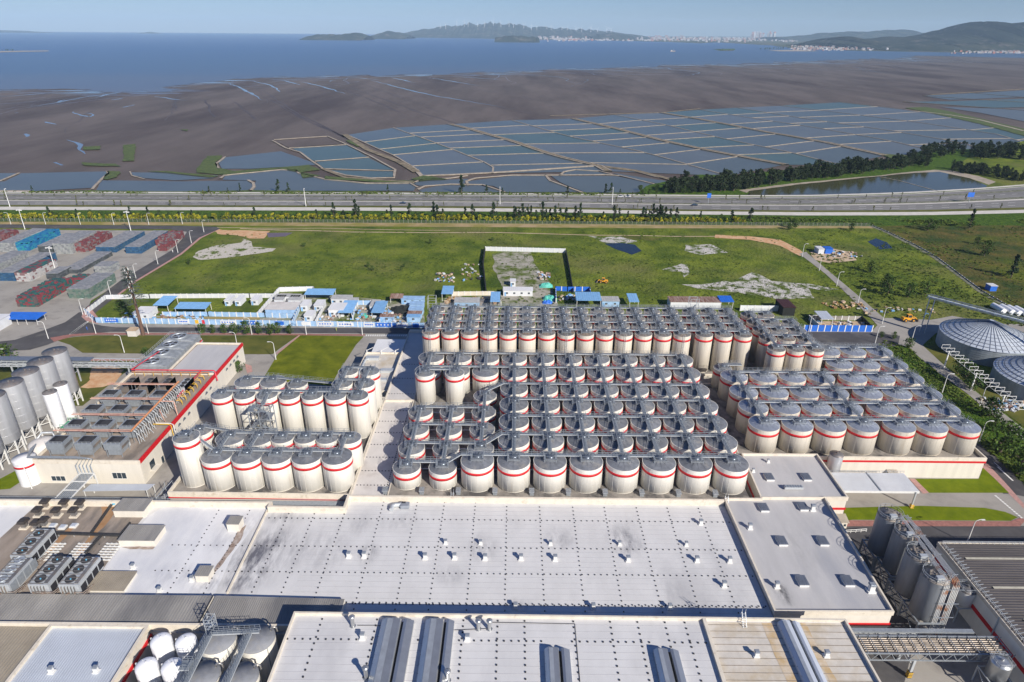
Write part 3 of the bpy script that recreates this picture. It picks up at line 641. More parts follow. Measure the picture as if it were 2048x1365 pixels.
tank('H', -89.4, 157.6, ZC, 'medium cream tank behind the tall corner tank, next to the cooler building', GE)
for i, (k, x) in enumerate((('E', -79.6), ('E', -71.6), ('H', -64.8), ('H', -58.3), ('H', -52.2), ('H', -45.9))):
    tank(k, x, 154.9 if i < 2 else 154.6, ZC, lab('cream', i+1, 2, 4, 'left block'), GE)
for i, x in enumerate([-88.1, -81.2, -74.4, -67.6, -60.7, -53.6, -46.9]): tank('F', x, 171.4, ZC, lab('tall cream', i+1, 3, 4, 'left block'), GE)
for r, y in enumerate((178.9, 187.0)):
    for i, x in enumerate((-53.4, -46.4)): tank('F', x, y, ZC, 'tall cream tank by the corridor, %s of the %s pair behind the long row' % (('left', 'right')[i], ('nearer', 'farther')[r]), GE)
tank('E', -87.0, 187.6, ZC, 'broad cream tank at the back edge of left block, leftmost by the lawn', GE)
tank('E', -78.6, 187.6, ZC, 'broad cream tank at the back edge of left block, second by the lawn', GE)
tank('H', -70.0, 185.6, ZC, 'smaller cream tank at the back edge of left block, third by the lawn', GE)

# ---------------------------------------------------------------- walkways
def zt(key): return {'A': (7.5, 4.45), 'B': (5.2, 3.75), 'T': (10.6, 3.1), 'C': (14.5, 3.1), 'R': (12.9, 3.1), 'D': (8.1, 4.45), 'S': (7.5, 3.1), 'E': (9.2, 4.1), 'F': (13.6, 3.15), 'G': (14.6, 3.4), 'H': (9.6, 3.2)}[key]
def ztop(key, base): h, r = zt(key); return base+h+r*.26+.25
def walkway(pts, w, label, group='steel walkways over the tanks', step=1.6):
    """pts 3-D; deck with two handrails"""
    o = pts[0]; t = thing('walkway', label, 'walkway', o, group=group)
    P = [Vector(p)-Vector(o) for p in pts]
    b = MB(); rl = MB(); bm_ = MB()
    for p, q in zip(P[:-1], P[1:]):
        d = (q-p); n = Vector((-d.y, d.x, 0)).normalized()*(w/2)
        b.beam(p, q, w, .07)
        bm_.beam(p+n-Vector((0, 0, .12)), q+n-Vector((0, 0, .12)), .1, .28); bm_.beam(p-n-Vector((0, 0, .12)), q-n-Vector((0, 0, .12)), .1, .28)
        for s in (-1, 1): rl.rail([p+n*s, q+n*s], 1.1, step, .055)
    b.build('deck', M['grate'], t); bm_.build('side_beam', M['galvl'], t); rl.build('handrail', M['galv'], t)
    return t
zA, zB, zC_, zR, zD, zE, zF, zH = (ztop('A', ZA), ztop('B', ZA), ztop('C', ZC), ztop('R', ZC), ztop('D', ZC), ztop('E', ZC), ztop('F', ZC), ztop('H', ZC))
zG, zT = ztop('G', ZC), ztop('T', ZA)
for r, y in enumerate(AY):
    x0 = AX(-1) if r == 0 else (AX(0) if r < 5 else AX(-3)); x1 = AX(6)
    pts = [(x0+.2, y+.9, zA+.02), (x1, y+.9, zA+.02)]
    if r == 0: pts = [(BX[0], BY[0]+.9, zB), (BX[1]+1.5, BY[0]+.9, zB), (x0-4.5, y+.9, zA+.02), (x1, y+.9, zA+.02)]
    if r == 1: pts = [(BX[0], BY[1]+.9, zB), (BX[2]+1.5, BY[1]+.9, zB), (x0-3.5, y+.9, zA+.02), (x1, y+.9, zA+.02)]
    if r == 4: pts = [(BX[2], 184.6+.9, zB), (x0-3.5, y+.9, zA+.02), (x1, y+.9, zA+.02)]
    walkway(pts, 1.0, 'steel walkway over the %s row of wide tanks, central block' % ('front' if r == 0 else ordi(r+1)))
for r in (2, 3): walkway([(BX[0], BY[r]+.9, zB), (BX[2], BY[r]+.9, zB)], 1.0, 'steel walkway over the %s row of low tanks, left corner' % ordi(r+1))
for i, x in enumerate(BX):
    y0, y1 = (BY[0] if i < 2 else BY[1]), (BY[3] if i < 2 else 184.6)
    walkway([(x+.1, y0+1.6, zB+.03), (x+.1, y1-1.5, zB+.03)], .9, 'steel walkway running back over low tanks, %s from the corridor' % ordi(i+1))
for k in range(0, 7): walkway([(AX(k), AY[0]+1.6, zA+.04), (AX(k), AY[6]-1.5, zA+.04)], .95, 'steel walkway running back over wide tanks, %s from left, central block' % ordi(k+1))
for k in (-3, -2, -1): walkway([(AX(k), AY[5]+1.6, zA+.04), (AX(k), AY[6]-1.5, zA+.04)], .95, 'short steel walkway linking the two back rows, %s from corridor' % ordi(k+4))
walkway([(-29.0, 190.9, zT), (-19.2, 190.9, zT)], 1.0, 'steel walkway joining the pair of slim tanks by the corridor')
for r, y in enumerate(CY_):
    walkway([(CX_[0], y+.9, zC_), (CX_[16]+2, y+.9, zC_)], .9, 'steel walkway over the %s row of slim tanks, rear block' % ('front' if r == 0 else ordi(r+1)))
for i, x in enumerate(CX_):
    if i in (0, 1, 2, 3, 4, 6, 7, 8, 10, 11, 12, 13, 14, 15, 16): walkway([(x, CY_[0]+1.5, zC_+.03), (x, CY_[3]-1.4, zC_+.03)], .8, 'steel walkway running back over slim tanks, %s column from left, rear block' % ordi(i+1))
for r, y in enumerate(RY_): walkway([(RX_[0], y+.9, zR), ((RX_[1] if r == 4 else RX_[2])+1, y+.9, zR)], .9, 'steel walkway over %s row of shaded tanks, right end of rear block' % ordi(r+1))
for i in (0, 2): walkway([(RX_[i], RY_[0]+1.5, zR+.03), (RX_[i], RY_[4 if i == 0 else 3]-1.4, zR+.03)], .8, 'steel walkway running back over shaded tanks at their %s side' % ('left', '', 'right')[i])
walkway([(RX_[2], RY_[1], zR), (RX_[2]+6, RY_[1]-5, zD+1.2), (DX[4]-2, DY[5]+.9, zD)], .8, 'sloping steel stair walkway from the rear block down to the right block')
for r, y in enumerate(DY):
    a = DX[0] if r < 4 else DX[4]-8; walkway([(a, y+.9, zD), (DX[6], y+.9, zD)], 1.0, 'steel walkway over the %s row of blue-roofed tanks' % ('front' if r == 0 else ordi(r+1)))
for i in (0, 3, 6): walkway([(DX[i], DY[0]+1.6, zD+.03), (DX[i], DY[3 if i < 6 else 5]-1.5, zD+.03)], .95, 'steel walkway running back over blue-roofed tanks, %s from left' % ordi((0, 3, 6).index(i)+1))
walkway([(73.4, 204.1, ztop('S', ZC)), (80, 204.1, ztop('S', ZC))], 1.6, 'short steel platform walkway at the lone brown-roofed tank')
walkway([(-80.0, 147.3, zE), (-47.5, 147.3, zE)], 1.0, 'steel walkway over the front row of broad tanks, left block')
walkway([(-79.6, 155.8, zE), (-71.6, 155.8, zE), (-66.8, 155.5, zH), (-45.9, 155.5, zH)], 1.0, 'steel walkway over the second row of tanks, left block')
walkway([(-88.1, 172.3, zF), (-46.9, 172.3, zF)], 1.0, 'steel walkway over the long row of tall tanks, left block')
walkway([(-87.0, 188.5, zE), (-78.6, 188.5, zE), (-71.5, 186.8, zH), (-55, 184, zH)], 1.0, 'steel walkway along the back tanks beside the lawn, left block')
walkway([(-53.4, 179.8, zF), (-46.4, 179.8, zF)], 1.0, 'steel walkway joining the nearer pair of tall tanks by the corridor'); walkway([(-53.4, 187.9, zF), (-46.4, 187.9, zF)], 1.0, 'steel walkway joining the farther pair of tall tanks by the corridor')
for i, x in enumerate((-53.5, -46.6)): walkway([(x, 173, zF+.03), (x, 185.6, zF+.03)], .9, 'steel walkway running back over tall tanks, %s of two' % ('left', 'right')[i])
walkway([(-87.6, 148.6, zG), (-80.6, 146.9, zE)], .8, 'sloping steel walkway down from the tallest corner tank')
walkway([(-89.4, 158.6, zH), (-80.5, 156.6, zE)], .8, 'sloping steel walkway from the medium tank beside the cooler building')
for i, x in enumerate((-79.8, -71.7, -46.7)): walkway([(x, 148.0, zE+.03), (x, 153.6, zE+.03)], .9, 'short steel walkway between the two front tank rows, %s from left' % ordi(i+1))
# stair tower between the left block's rows
t = thing('stair_tower', 'open steel stair tower standing between the tank rows, left block', 'stair tower', (-73.6, 163.6, ZC))
b = MB(); H_ = 13.6
for x in (-3, 0, 3):
    for y in (-2, 2): b.beam((x, y, 0), (x, y, H_), .22)
for k in range(6):
    z = k*H_/5
    for y in (-2, 2): b.beam((-3, y, z), (3, y, z), .16)
    for x in (-3, 0, 3): b.beam((x, -2, z), (x, 2, z), .16)
    if k < 5:
        for y in (-2, 2):
            b.beam((-3, y, z), (0, y, z+H_/5), .09); b.beam((0, y, z), (3, y, z+H_/5), .09)
b.build('frame', M['galv'], t)
b = MB()
for k in range(5):
    z = k*H_/5; s = 1 if k % 2 else -1
    b.beam((-2.2*s, -.8*s, z), (2.2*s, -.8*s, z+H_/5), 1.0, .15); b.cbox(2.3*s, 0, z+H_/5, 1.2, 3.6, .08)
b.build('flight', M['grate'], t)
b = MB()
for k in range(5):
    z = k*H_/5; s = 1 if k % 2 else -1; b.rail([(-2.2*s, -1.3*s, z), (2.2*s, -1.3*s, z+H_/5)], 1, 1, .05)
b.rail([(-3, -2, H_), (3, -2, H_), (3, 2, H_), (-3, 2, H_), (-3, -2, H_)], 1.1, 1.5, .05)
b.build('handrail', M['galv'], t)
walkway([(-73.6, 165.6, ZC+H_), (-73.6, 170.6, zF)], .9, 'short steel walkway from the stair tower up to the tall tanks')
# small access cages at corners of the rear block
for k, (x, y, z, s) in enumerate(((-32.3, 240.5, zC_, 'left'), (71.5, 241.5, zC_, 'right'))):
    t = thing('stair_cage', 'galvanised stair cage rising at the back %s of the rear tank block' % s, 'stair cage', (x, y, 0))
    b = MB(); n = 6
    for a in (-1.6, 1.6):
        for c in (-1.6, 1.6): b.beam((a, c, 0), (a, c, z+3), .14)
    for q in range(12):
        zz = q*(z+3)/11
        for a, c, d, e in ((-1.6, -1.6, 1.6, -1.6), (1.6, -1.6, 1.6, 1.6), (1.6, 1.6, -1.6, 1.6), (-1.6, 1.6, -1.6, -1.6)): b.beam((a, c, zz), (d, e, zz), .09)
    b.build('cage', M['galvl'], t)
    b = MB()
    for q in range(8):
        zz = q*(z)/8; s_ = 1 if q % 2 else -1; b.beam((-1.2*s_, .5*s_, zz), (1.2*s_, .5*s_, zz+z/8), .8, .1)
    b.build('flight', M['grate'], t)
# ================================================================ BUILDINGS
M['wall'] = mat('panel_wall', (.66, .62, .54), .6, var=.05, scale=.6, streak=1)
M['parap'] = mat('parapet_cream', (.66, .60, .50), .6, var=.08, scale=.5, stain=(.45, .38, .28), stain_scale=.8, stain_lo=.55, stain_hi=.8)
M['memb'] = mat('roof_membrane', (.60, .595, .59), .55, var=.05, scale=.25, detail=9, stain=(.34, .335, .345), stain_scale=.045, stain_lo=.54, stain_hi=.78, stretch=(1, .5, 1))
M['memb2'] = mat('roof_membrane_grey', (.47, .46, .455), .6, var=.07, scale=.15, detail=9, stain=(.33, .335, .36), stain_scale=.06, stain_lo=.5, stain_hi=.75, stretch=(1.6, .35, 1))
M['membw'] = mat('roof_membrane_white', (.68, .68, .685), .55, var=.06, scale=.12, detail=9, stain=(.42, .44, .50), stain_scale=.05, stain_lo=.52, stain_hi=.74, stretch=(1, .4, 1))
M['membc'] = mat('roof_membrane_warm', (.60, .57, .54), .6, var=.05, scale=.3, stain=(.42, .38, .35), stain_scale=.1, stain_lo=.55, stain_hi=.75)
M['membt'] = mat('roof_stained_tan', (.58, .54, .48), .65, var=.08, scale=.5, stain=(.46, .37, .24), stain_scale=.14, stain_lo=.48, stain_hi=.72)
M['brown'] = mat('roof_dirty_brown', (.22, .18, .145), .85, scale=.16, col2=(.36, .30, .25), lo=.35, hi=.65, detail=10, stain=(.10, .095, .09), stain_scale=.12, stain_lo=.5, stain_hi=.68, stretch=(1.4, .5, 1))
M['orange'] = mat('roof_rust_orange', (.30, .16, .07), .85, scale=.3, col2=(.38, .24, .14), detail=9)
M['smudge'] = mat('soot_smudge', (.20, .20, .215), .7, scale=.22, col2=(.48, .485, .5), lo=.38, hi=.66, detail=10)
M['fix'] = mat('fixing_dark', (.05, .05, .055), .8, var=.1, scale=5, spec=.1)
M['fold'] = mat('membrane_seam', (.40, .40, .42), .6, var=.1, scale=1)
M['corrg'] = mat('corrugated_grey', (.34, .325, .30), .5, metal=.2, var=.15, scale=.15, stain=(.21, .205, .20), stain_scale=.08, stain_lo=.45, stain_hi=.65, stretch=(1.5, .4, 1))
M['corrb'] = mat('corrugated_brown', (.32, .28, .22), .55, metal=.1, var=.12, scale=.2)
M['corrl'] = mat('corrugated_blue_white', (.50, .54, .60), .45, metal=.15, var=.05, scale=.2)
M['corrd'] = mat('corrugated_dark', (.115, .105, .105), .5, metal=.2, var=.2, scale=.15, stretch=(.3, 2, 1))
M['glass'] = mat('window_glass', (.03, .045, .06), .08, var=.1, scale=1)
M['hood'] = mat('hood_aluminium', (.50, .51, .51), .35, metal=.75, var=.08, scale=.5)
M['glaz'] = mat('skylight_sheet', (.33, .36, .40), .3, metal=.3, var=.12, scale=.6)
M['hatch'] = mat('hatch_grey', (.16, .18, .22), .4, metal=.2, var=.15, scale=1)
M['redp'] = mat('red_pipe', (.55, .03, .05), .45, var=.1, scale=1)
M['orp'] = mat('rust_orange_pipe', (.55, .24, .11), .6, var=.2, scale=1.5)
M['pinkp'] = mat('faded_red_pipe', (.50, .25, .20), .6, col2=(.62, .40, .30), scale=.8)
M['yelp'] = mat('yellow_pipe', (.65, .40, .04), .5, var=.1, scale=1.5)

def parapet(b, pts, z0, z1, w=.35, closed=True):
    n = len(pts); rng = range(n if closed else n-1)
    for i in rng:
        p, q = pts[i], pts[(i+1) % n]; dx, dy = q[0]-p[0], q[1]-p[1]; l = math.hypot(dx, dy)
        # each run starts w in so runs butt at the corners
        ux, uy = dx/l, dy/l; e = w/2+.002*(i % 2)
        b.beam((p[0]+ux*e, p[1]+uy*e, (z0+z1)/2+.003*(i % 3)), (q[0]+ux*(e-.004), q[1]+uy*(e-.004), (z0+z1)/2+.003*(i % 3)), w, z1-z0)
def shell(name, label, pts, z0, zr, zp, mroof, mwall=None, cat='building', redband=None, w=.4, group=None):
    """building: wall prism, roof sheet, parapet, optional red stripe"""
    o = (pts[0][0], pts[0][1], z0); t = thing(name, label, cat, o, group=group)
    L_ = [(x-o[0], y-o[1]) for x, y in pts]
    b = MB(); b.poly(L_, zr-z0-.02, 0); b.build('wall', mwall or M['wall'], t)
    b = MB(); b.poly(L_, zr-z0+.0); rf = b.build('roof', mroof, t)
    if zp > zr: b = MB(); parapet(b, L_, zr-z0-.5, zp-z0, w); b.build('parapet', M['parap'], t)
    if redband:
        b = MB(); parapet(b, L_, redband[0]-z0, redband[1]-z0, w+.05); b.build('red_stripe', M['red'], t)
    return t, rf, o
def dots(b, o, x0, x1, y0, y1, z, step=1.45, s=.125, skip=None):
    L_ = math.hypot(x1-x0, y1-y0); step = max(step, 1.4) if step != .9 else .9; n = int(L_/step)
    for k in range(n+1):
        x = x0+(x1-x0)*k/n-o[0]; y = y0+(y1-y0)*k/n-o[1]; b.box(x-s, x+s, y-s, y+s, z-o[2], z-o[2]+.16)
ZR = 7.0
hall = [(-150, 96), (56.2, 96), (56.2, 138.0), (-43.2, 138.3), (-43.2, 133.6), (-62.7, 133.8), (-62.7, 135.4), (-150, 135.4)]
th, rf, o = shell('main_hall', 'huge low hall with flat white membrane roof and rows of dark fixings', hall, 0, ZR, ZR, M['memb'])
b = MB()
P_ = [(x-o[0], y-o[1]) for x, y in hall[2:]]; parapet(b, P_, 6.6, 8.8, .6, closed=False); b.build('parapet', M['parap'], th)
def lp(pts, z): return [(x-o[0], y-o[1]) for x, y in px(pts, z)]
b = MB()
b.poly(lp([(0-60, 1150), (0, 1077), (80, 1004), (312, 1004), (283, 1040), (240, 1090), (205, 1140), (165, 1189), (-100, 1189)], ZR+.03), ZR+.03); b.build('stained_section', M['brown'], rf)
b = MB(); b.poly(jag(lp([(200, 1005), (238, 1005), (228, 1030), (185, 1080), (160, 1112), (150, 1112), (178, 1075), (205, 1030)], ZR+.06), .5, 1.5), ZR+.06)
b.poly(jag(lp([(120, 1070), (145, 1050), (150, 1055), (95, 1110), (88, 1108)], ZR+.06), .3, 1.5), ZR+.06); b.build('rust_stain', M['orange'], rf)
b = MB(); b.poly(lp([(335, 1010), (538, 1014), (465, 1110), (430, 1188), (170, 1188), (215, 1130), (250, 1085), (300, 1030)], ZR+.05), ZR+.05); b.build('white_section', M['membw'], rf)
b = MB(); b.poly(lp([(80, 1004), (0, 1075), (-60, 1130), (-300, 1130), (-300, 1004)], ZR+.05), ZR+.05); b.build('white_section', M['membw'], rf)
# soot and rust marks
def marks(m, lst, col):
    t = m.node_tree; N = t.nodes; L = t.links; bs = N["Principled BSDF"]; src = bs.inputs["Base Color"].links[0].from_socket
    tc = N.new("ShaderNodeTexCoord"); nz = N.new("ShaderNodeTexNoise"); nz.inputs["Scale"].default_value = .35; nz.inputs["Detail"].default_value = 10; nz.inputs["Roughness"].default_value = .65
    mp0 = N.new("ShaderNodeMapping"); mp0.inputs[3].default_value = (1.6, .5, 1); mp0.inputs[2].default_value = (0, 0, .35); L.new(tc.outputs["Object"], mp0.inputs[0]); L.new(mp0.outputs[0], nz.inputs["Vector"]); acc = None
    for x, y, rx, ry, st in lst:
        mp = N.new("ShaderNodeMapping"); mp.inputs[1].default_value = (-x/rx, -y/ry, 0); mp.inputs[3].default_value = (1/rx, 1/ry, 0); L.new(tc.outputs["Object"], mp.inputs[0])
        ln = N.new("ShaderNodeVectorMath"); ln.operation = 'LENGTH'; L.new(mp.outputs[0], ln.inputs[0]); mr = N.new("ShaderNodeMapRange"); mr.inputs[1].default_value = 1; mr.inputs[2].default_value = .0; mr.inputs[4].default_value = st; mr.interpolation_type = 'SMOOTHSTEP'; L.new(ln.outputs["Value"], mr.inputs[0])
        if acc is None: acc = mr.outputs[0]
        else: a = N.new("ShaderNodeMath"); a.operation = 'MAXIMUM'; L.new(acc, a.inputs[0]); L.new(mr.outputs[0], a.inputs[1]); acc = a.outputs[0]
    r = N.new("ShaderNodeMapRange"); r.inputs[1].default_value = .38; r.inputs[2].default_value = .66; L.new(nz.outputs["Fac"], r.inputs[0])
    a = N.new("ShaderNodeMath"); a.operation = 'MULTIPLY'; L.new(acc, a.inputs[0]); L.new(r.outputs[0], a.inputs[1])
    mx = N.new("ShaderNodeMix"); mx.data_type = 'RGBA'; L.new(a.outputs[0], mx.inputs[0]); L.new(src, mx.inputs[6]); mx.inputs[7].default_value = (*col, 1); L.new(mx.outputs[2], bs.inputs["Base Color"])
mm = []
for cx, cy, rx, ry, st in ((505, 1125, 9, 14, 1.4), (545, 1085, 9, 9, 1.0), (480, 1160, 7, 7, 1.3), (590, 1100, 8, 10, .5), (1120, 1076, 5, 6, .7), (1250, 1082, 6.5, 8, .95), (965, 1095, 5, 7, .7), (735, 1108, 4, 5, .8), (900, 1150, 5, 5, .45), (650, 1100, 9, 12, .45),
                       (560, 1035, 10, 4, .6), (800, 1045, 8, 6, .35), (1040, 1210, 5, 3, .5), (330, 1170, 14, 3, .8), (1340, 1180, 5, 6, .3), (720, 1050, 5, 7, .35), (1430, 1100, 3, 6, .3)):
    x, y = G(cx, cy, ZR); mm.append((x-o[0], y-o[1], rx, ry, st))
marks(M['memb'].copy() if False else M['memb'], mm, (.13, .13, .15)); marks(M['membw'], [(*(lambda q: (q[0]-o[0], q[1]-o[1]))(G(cx, cy, ZR)), rx, ry, st) for cx, cy, rx, ry, st in ((420, 1165, 9, 5, 1.0), (350, 1150, 8, 5, .6), (300, 1085, 6, 6, .4), (500, 1050, 5, 8, .6), (440, 1080, 5, 9, .4))], (.20, .21, .26))
b = MB(); b.poly(jag(lp([(474, 1065), (492, 1050), (484, 1075), (440, 1135), (425, 1150), (430, 1135), (458, 1095)], ZR+.1), .3, 1), ZR+.1)
b.poly(jag(lp([(243, 1094), (312, 1094), (305, 1100), (260, 1100)], ZR+.1), .3, 1), ZR+.1); b.build('rust_stain', mat('rust_run', (.22, .15, .11), .8, scale=.8, col2=(.42, .36, .32), detail=9), rf)
# membrane laps and fixings
b = MB()
for k in range(24): b.box(-48.5-o[0], 55.5-o[0], 99.0+k*1.62-o[1], 99.06+k*1.62-o[1], ZR, ZR+.03)
b.build('lap_joint', M['fold'], rf)
b = MB(); xs = [(-57.5, 104, 133.0), (-50.9, 104, 133), (-43.2, 104, 133), (-33.9, 104, 138), (-25, 104, 138), (-17.8, 104, 138), (-9.6, 104, 138), (-1.3, 98, 138), (7.3, 98, 138), (16, 98, 138), (24.3, 98, 138), (32.7, 98, 138), (40.8, 98, 138), (49, 98, 138)]
for x, y0, y1 in xs: dots(b, o, x, x, y0, y1, ZR)
for x in (-25, -17.8, -9.6, -33.9): dots(b, o, x, x, 98, 104, ZR)
for y in (131.3, 121.3, 113, 104.3):
    dots(b, o, -62, 55.5, y, y, ZR)
    if y < 130: dots(b, o, -82, -62, y, y, ZR)
for x in (-68, -76): dots(b, o, x, x, 105, 134, ZR)
dots(b, o, -103, -98, 121.3, 121.3, ZR); dots(b, o, -112, -106, 113, 113, ZR)
dots(b, o, -36, 55, 104.0, 104.0, ZR)
b.build('fixings', M['fix'], rf)
b = MB(); b.beam((lp([(540, 1012)], ZR)[0]+(ZR+.25,)), (lp([(455, 1188)], ZR)[0]+(ZR+.25,)), .35, .5); b.beam((-54.6-o[0], 130-o[1], ZR+.1), (-36-o[0], 104-o[1], ZR+.1), .01, .01); b.build('kerb', M['parap'], rf)
# ---- corridor roof between the left and central blocks
cor = [(-43.2, 138.6), (-33.2, 138.6), (-33.4, 246), (-43.0, 246)]
t, rf2, oc = shell('corridor_roof', 'long narrow cream roof running back between left and central tank blocks', cor, 0, ZR, ZR+.5, M['membc'], w=.3)
b = MB()
for y in (145, 151.5, 158, 164.5, 171, 177.5, 184, 195, 206, 217): dots(b, oc, -42.5, -34, y, y, ZR, .9, .12)
dots(b, oc, -34.2, -34.2, 139, 190, ZR, .9, .12); b.build('fixings', M['fix'], rf2)
b = MB(); b.box(.4, 9.6, 189.6-oc[1], 190.2-oc[1], ZR, ZR+.7); b.box(.4, 9.6, 245-oc[1], 246-oc[1], ZR, ZR+1.2); b.build('cross_kerb', M['parap'], rf2)
# ---- decks that carry the tank blocks
def deckb(name, label, pts, z, zp, band=None):
    return shell(name, label, pts, 0, z, zp, M['deck'], cat='tank deck', redband=band, w=.4)
deckb('tank_deck', 'grey deck under the central block of wide tanks', [(-33.0, 138.9), (63.6, 138.5), (64.2, 213), (-33.2, 213)], ZA, ZA)
deckb('tank_deck', 'grey deck under the slim tanks of the rear block', [(-34, 213.2), (64.4, 213.2), (64.4, 212), (86.8, 212), (88, 204), (110.8, 204), (110.8, 243), (-34, 243)], ZC, ZC+.3)
deckb('tank_deck', 'low building under the right tank block, cream wall with red stripe', [(67.0, 160.0), (139.6, 160.0), (139.6, 222), (111, 222), (111, 203.8), (67.0, 203.8)], ZC, 7.4, (5.55, 6.25))
deckb('tank_deck', 'low building under the left tank block, cream parapet with red line', [(-92.4, 141.0), (-43.6, 140.6), (-43.6, 192), (-92.4, 192)], ZC, 7.4, (5.3, 5.6))
# pipe runs down in the dark lanes of the block
b_ = thing('pipe_run', 'pipes and cable trays in the dark gaps between the central tanks', 'pipe run', (0, 140, ZA))
b = MB()
for y in (11, 20.9, 30.8, 41, 61): b.tube([(-32, y, .8), (62, y, .8)], .18, 6); b.tube([(-32, y+.5, .5), (62, y+.5, .5)], .12, 6)
b.build('cross_pipe', M['galvl'], b_)
for k in range(10):
    x = 5.3+9.83*(k-4) if k > 1 else 5.3+9.83*(k-4)
    t = thing('access_hatch', 'small grey access box between front tanks, %s from the corridor' % ordi(k+1), 'access box', (x, 141.2, ZA), group='access boxes between the front tanks')
    b = MB(); b.cbox(0, 0, 0, 1.1, 1.3, 1.3); b.build('box', M['galv'], t)
    b = MB(); b.add([(-.7, -.9, 1.2), (.7, -.9, 1.2), (.7, .8, 1.5), (-.7, .8, 1.5)], [(0, 1, 2, 3), (3, 2, 1, 0)]); b.beam((-.7, -.9, 1.2), (.7, -.9, 1.2), .08); b.build('lid', M['galvl'], t)
# equipment on the gap between central and right blocks
patch('service_floor', [(64.4, 160.2), (66.9, 160.2), (66.9, 211.8), (64.4, 211.8)], 5.5, M['deck'], world=True)
for x, y, w, d, h, n_ in ((64.9, 178, 1.5, 3, 1.5, 'nearer'), (65.2, 190, 1.8, 2, 1.2, 'farther')):
    t = thing('pump_skid', 'grey pump skid in the lane beside the right block, the %s one' % n_, 'pump skid', (x, y, 5.5)); b = MB(); b.cbox(0, 0, 0, w, d, .3); b.cbox(0, 0, .3, w*.6, d*.6, h); b.tube([(0, -d/2, .8), (0, d/2, .8)], .2); b.build('body', M['galv'], t)
# ---- block2: grey roofs to the right of the hall
b2 = [(56.4, 101.8), (81.7, 102.0), (83.2, 139.9), (89.3, 139.9), (89.3, 159.4), (67.4, 159.4), (66.2, 139.0), (56.4, 138.9)]
t2, rf3, o2 = shell('roof_block', 'L-shaped cream building with grey membrane roof, skylight hatches and red stripe', b2, 0, 7.9, 8.6, M['memb2'], redband=(4.4, 5.0))
b = MB(); b.beam((10, 37.6, 8.3), (32.6, 37.9, 8.3), .25, .9); b.build('cross_wall', M['parap'], rf3)
marks(M['memb2'], [(*(lambda q: (q[0]-o2[0], q[1]-o2[1]))(G(cx, cy, 7.9)), rx, ry, st) for cx, cy, rx, ry, st in ((1568, 1190, 2.6, 4.5, 1.6), (1560, 1176, 1.8, 2, 1.3), (1600, 1100, 6, 14, .25))], (.07, .07, .075))
def hatch(i, cx, cy, lab_):
    x, y = G(cx, cy, 8.2); t = thing('skylight_hatch', lab_, 'roof hatch', (x, y, 7.9), group='skylight hatches on the grey roof block')
    b = MB(); b.cbox(0, 0, 0, 2.1, 2.9, .55); b.build('curb', M['steelw'], t)
    b = MB(); b.cbox(0, .05, .552, 2.25, 3.05, .12); b.build('lid', M['hatch'], t)
    b = MB()
    for k in range(4): b.box(-.9+k*.5, -.6+k*.5, -1.3, 1.4, .68, .72)
    b.build('rib', M['hatch'], t)
for i, (cx, cy, l_) in enumerate(((1538, 955, 'dark skylight hatch on the rear grey roof, left of two'), (1612, 955, 'dark skylight hatch on the rear grey roof, right of two'), (1527, 1016, 'dark skylight hatch, left of the first pair behind the cross wall'),
        (1605, 1014, 'dark skylight hatch, right of the first pair, beside a vent box'), (1563, 1083, 'dark skylight hatch, left of the middle pair on the grey roof'), (1645, 1083, 'dark skylight hatch, right of the middle pair, in shadow edge'),
        (1604, 1163, 'dark skylight hatch, left of the nearest pair, near sooty vent'), (1695, 1163, 'dark skylight hatch, right of the nearest pair, near duct box'))): hatch(i, cx, cy, l_)
# ---- south building
ZS = 12.6
sb = [(-43.8, 50), (67.5, 50), (67.4, 95.4), (-43.8, 95.9)]
t3, rf4, o3 = shell('south_hall', 'tall near hall with pale flat roof and long ridge ventilators', sb, 0, ZS, 13.3, mat('roof_membrane_near', (.60, .595, .59), .55, var=.05, scale=.25, detail=9, stain=(.47, .465, .47), stain_scale=.08, stain_lo=.5, stain_hi=.75, stretch=(1, .5, 1)))
b = MB(); b.box(38.6-o3[0], 39.3-o3[0], 0, 45.3, ZS-.2, 13.32); b.build('dividing_wall', M['parap'], rf4)
b = MB(); b.poly([(39.5-o3[0], .4), (110.8, .4), (110.7, 45.0), (39.5-o3[0], 45.0)], ZS+.03); b.build('tan_section', M['membt'], rf4)
b = MB()
for k in range(14): b.box(39.6-o3[0], 110.6, 44.3-k*1.55, 44.4-k*1.55, ZS+.03, ZS+.08)
b.build('lap_joint', mat('dark_lap', (.25, .21, .17), .8, var=.2, scale=1), rf4)
b = MB(); b.poly(jag([(50.8-o3[0], 20), (52.5-o3[0], 20), (52.5-o3[0], 45), (50.4-o3[0], 45)], .2, 1.5), ZS+.06); b.poly(jag([(58.3-o3[0], 20), (60.5-o3[0], 20), (59.3-o3[0], 45), (58.3-o3[0], 45)], .3, 1.5), ZS+.06); b.build('rust_stain', mat('ochre_run', (.48, .34, .17), .8, scale=.4, col2=(.58, .50, .40)), rf4)
b = MB()
for x in (-38, -26.9, -9.5, -2.6, 2.8, 12.6, 20, 25.5, 31, 35): dots(b, o3, x, x, 60, 94.8, ZS, 1.0, .15)
for x0, x1 in ((-43.5, -27), (-19.6, -18), (-10, 6), (12, 27), (32, 38)): dots(b, o3, x0, x1, 90, 90, ZS, 1.0, .15)
b.build('fixings', M['fix'], rf4)
b = MB()
for q in ([(715, 1252), (769, 1252), (745, 1365)], [(897, 1262), (985, 1258)], [(897, 1262), (893, 1365)], [(985, 1246), (1150, 1249), (1160, 1365)]):
    P = [G(a, c, ZS) for a, c in q]; b.tube([(x-o3[0], y-o3[1], ZS+.12) for x, y in P], .06, 5)
b.build('conduit', M['fix'], rf4)
b = MB()
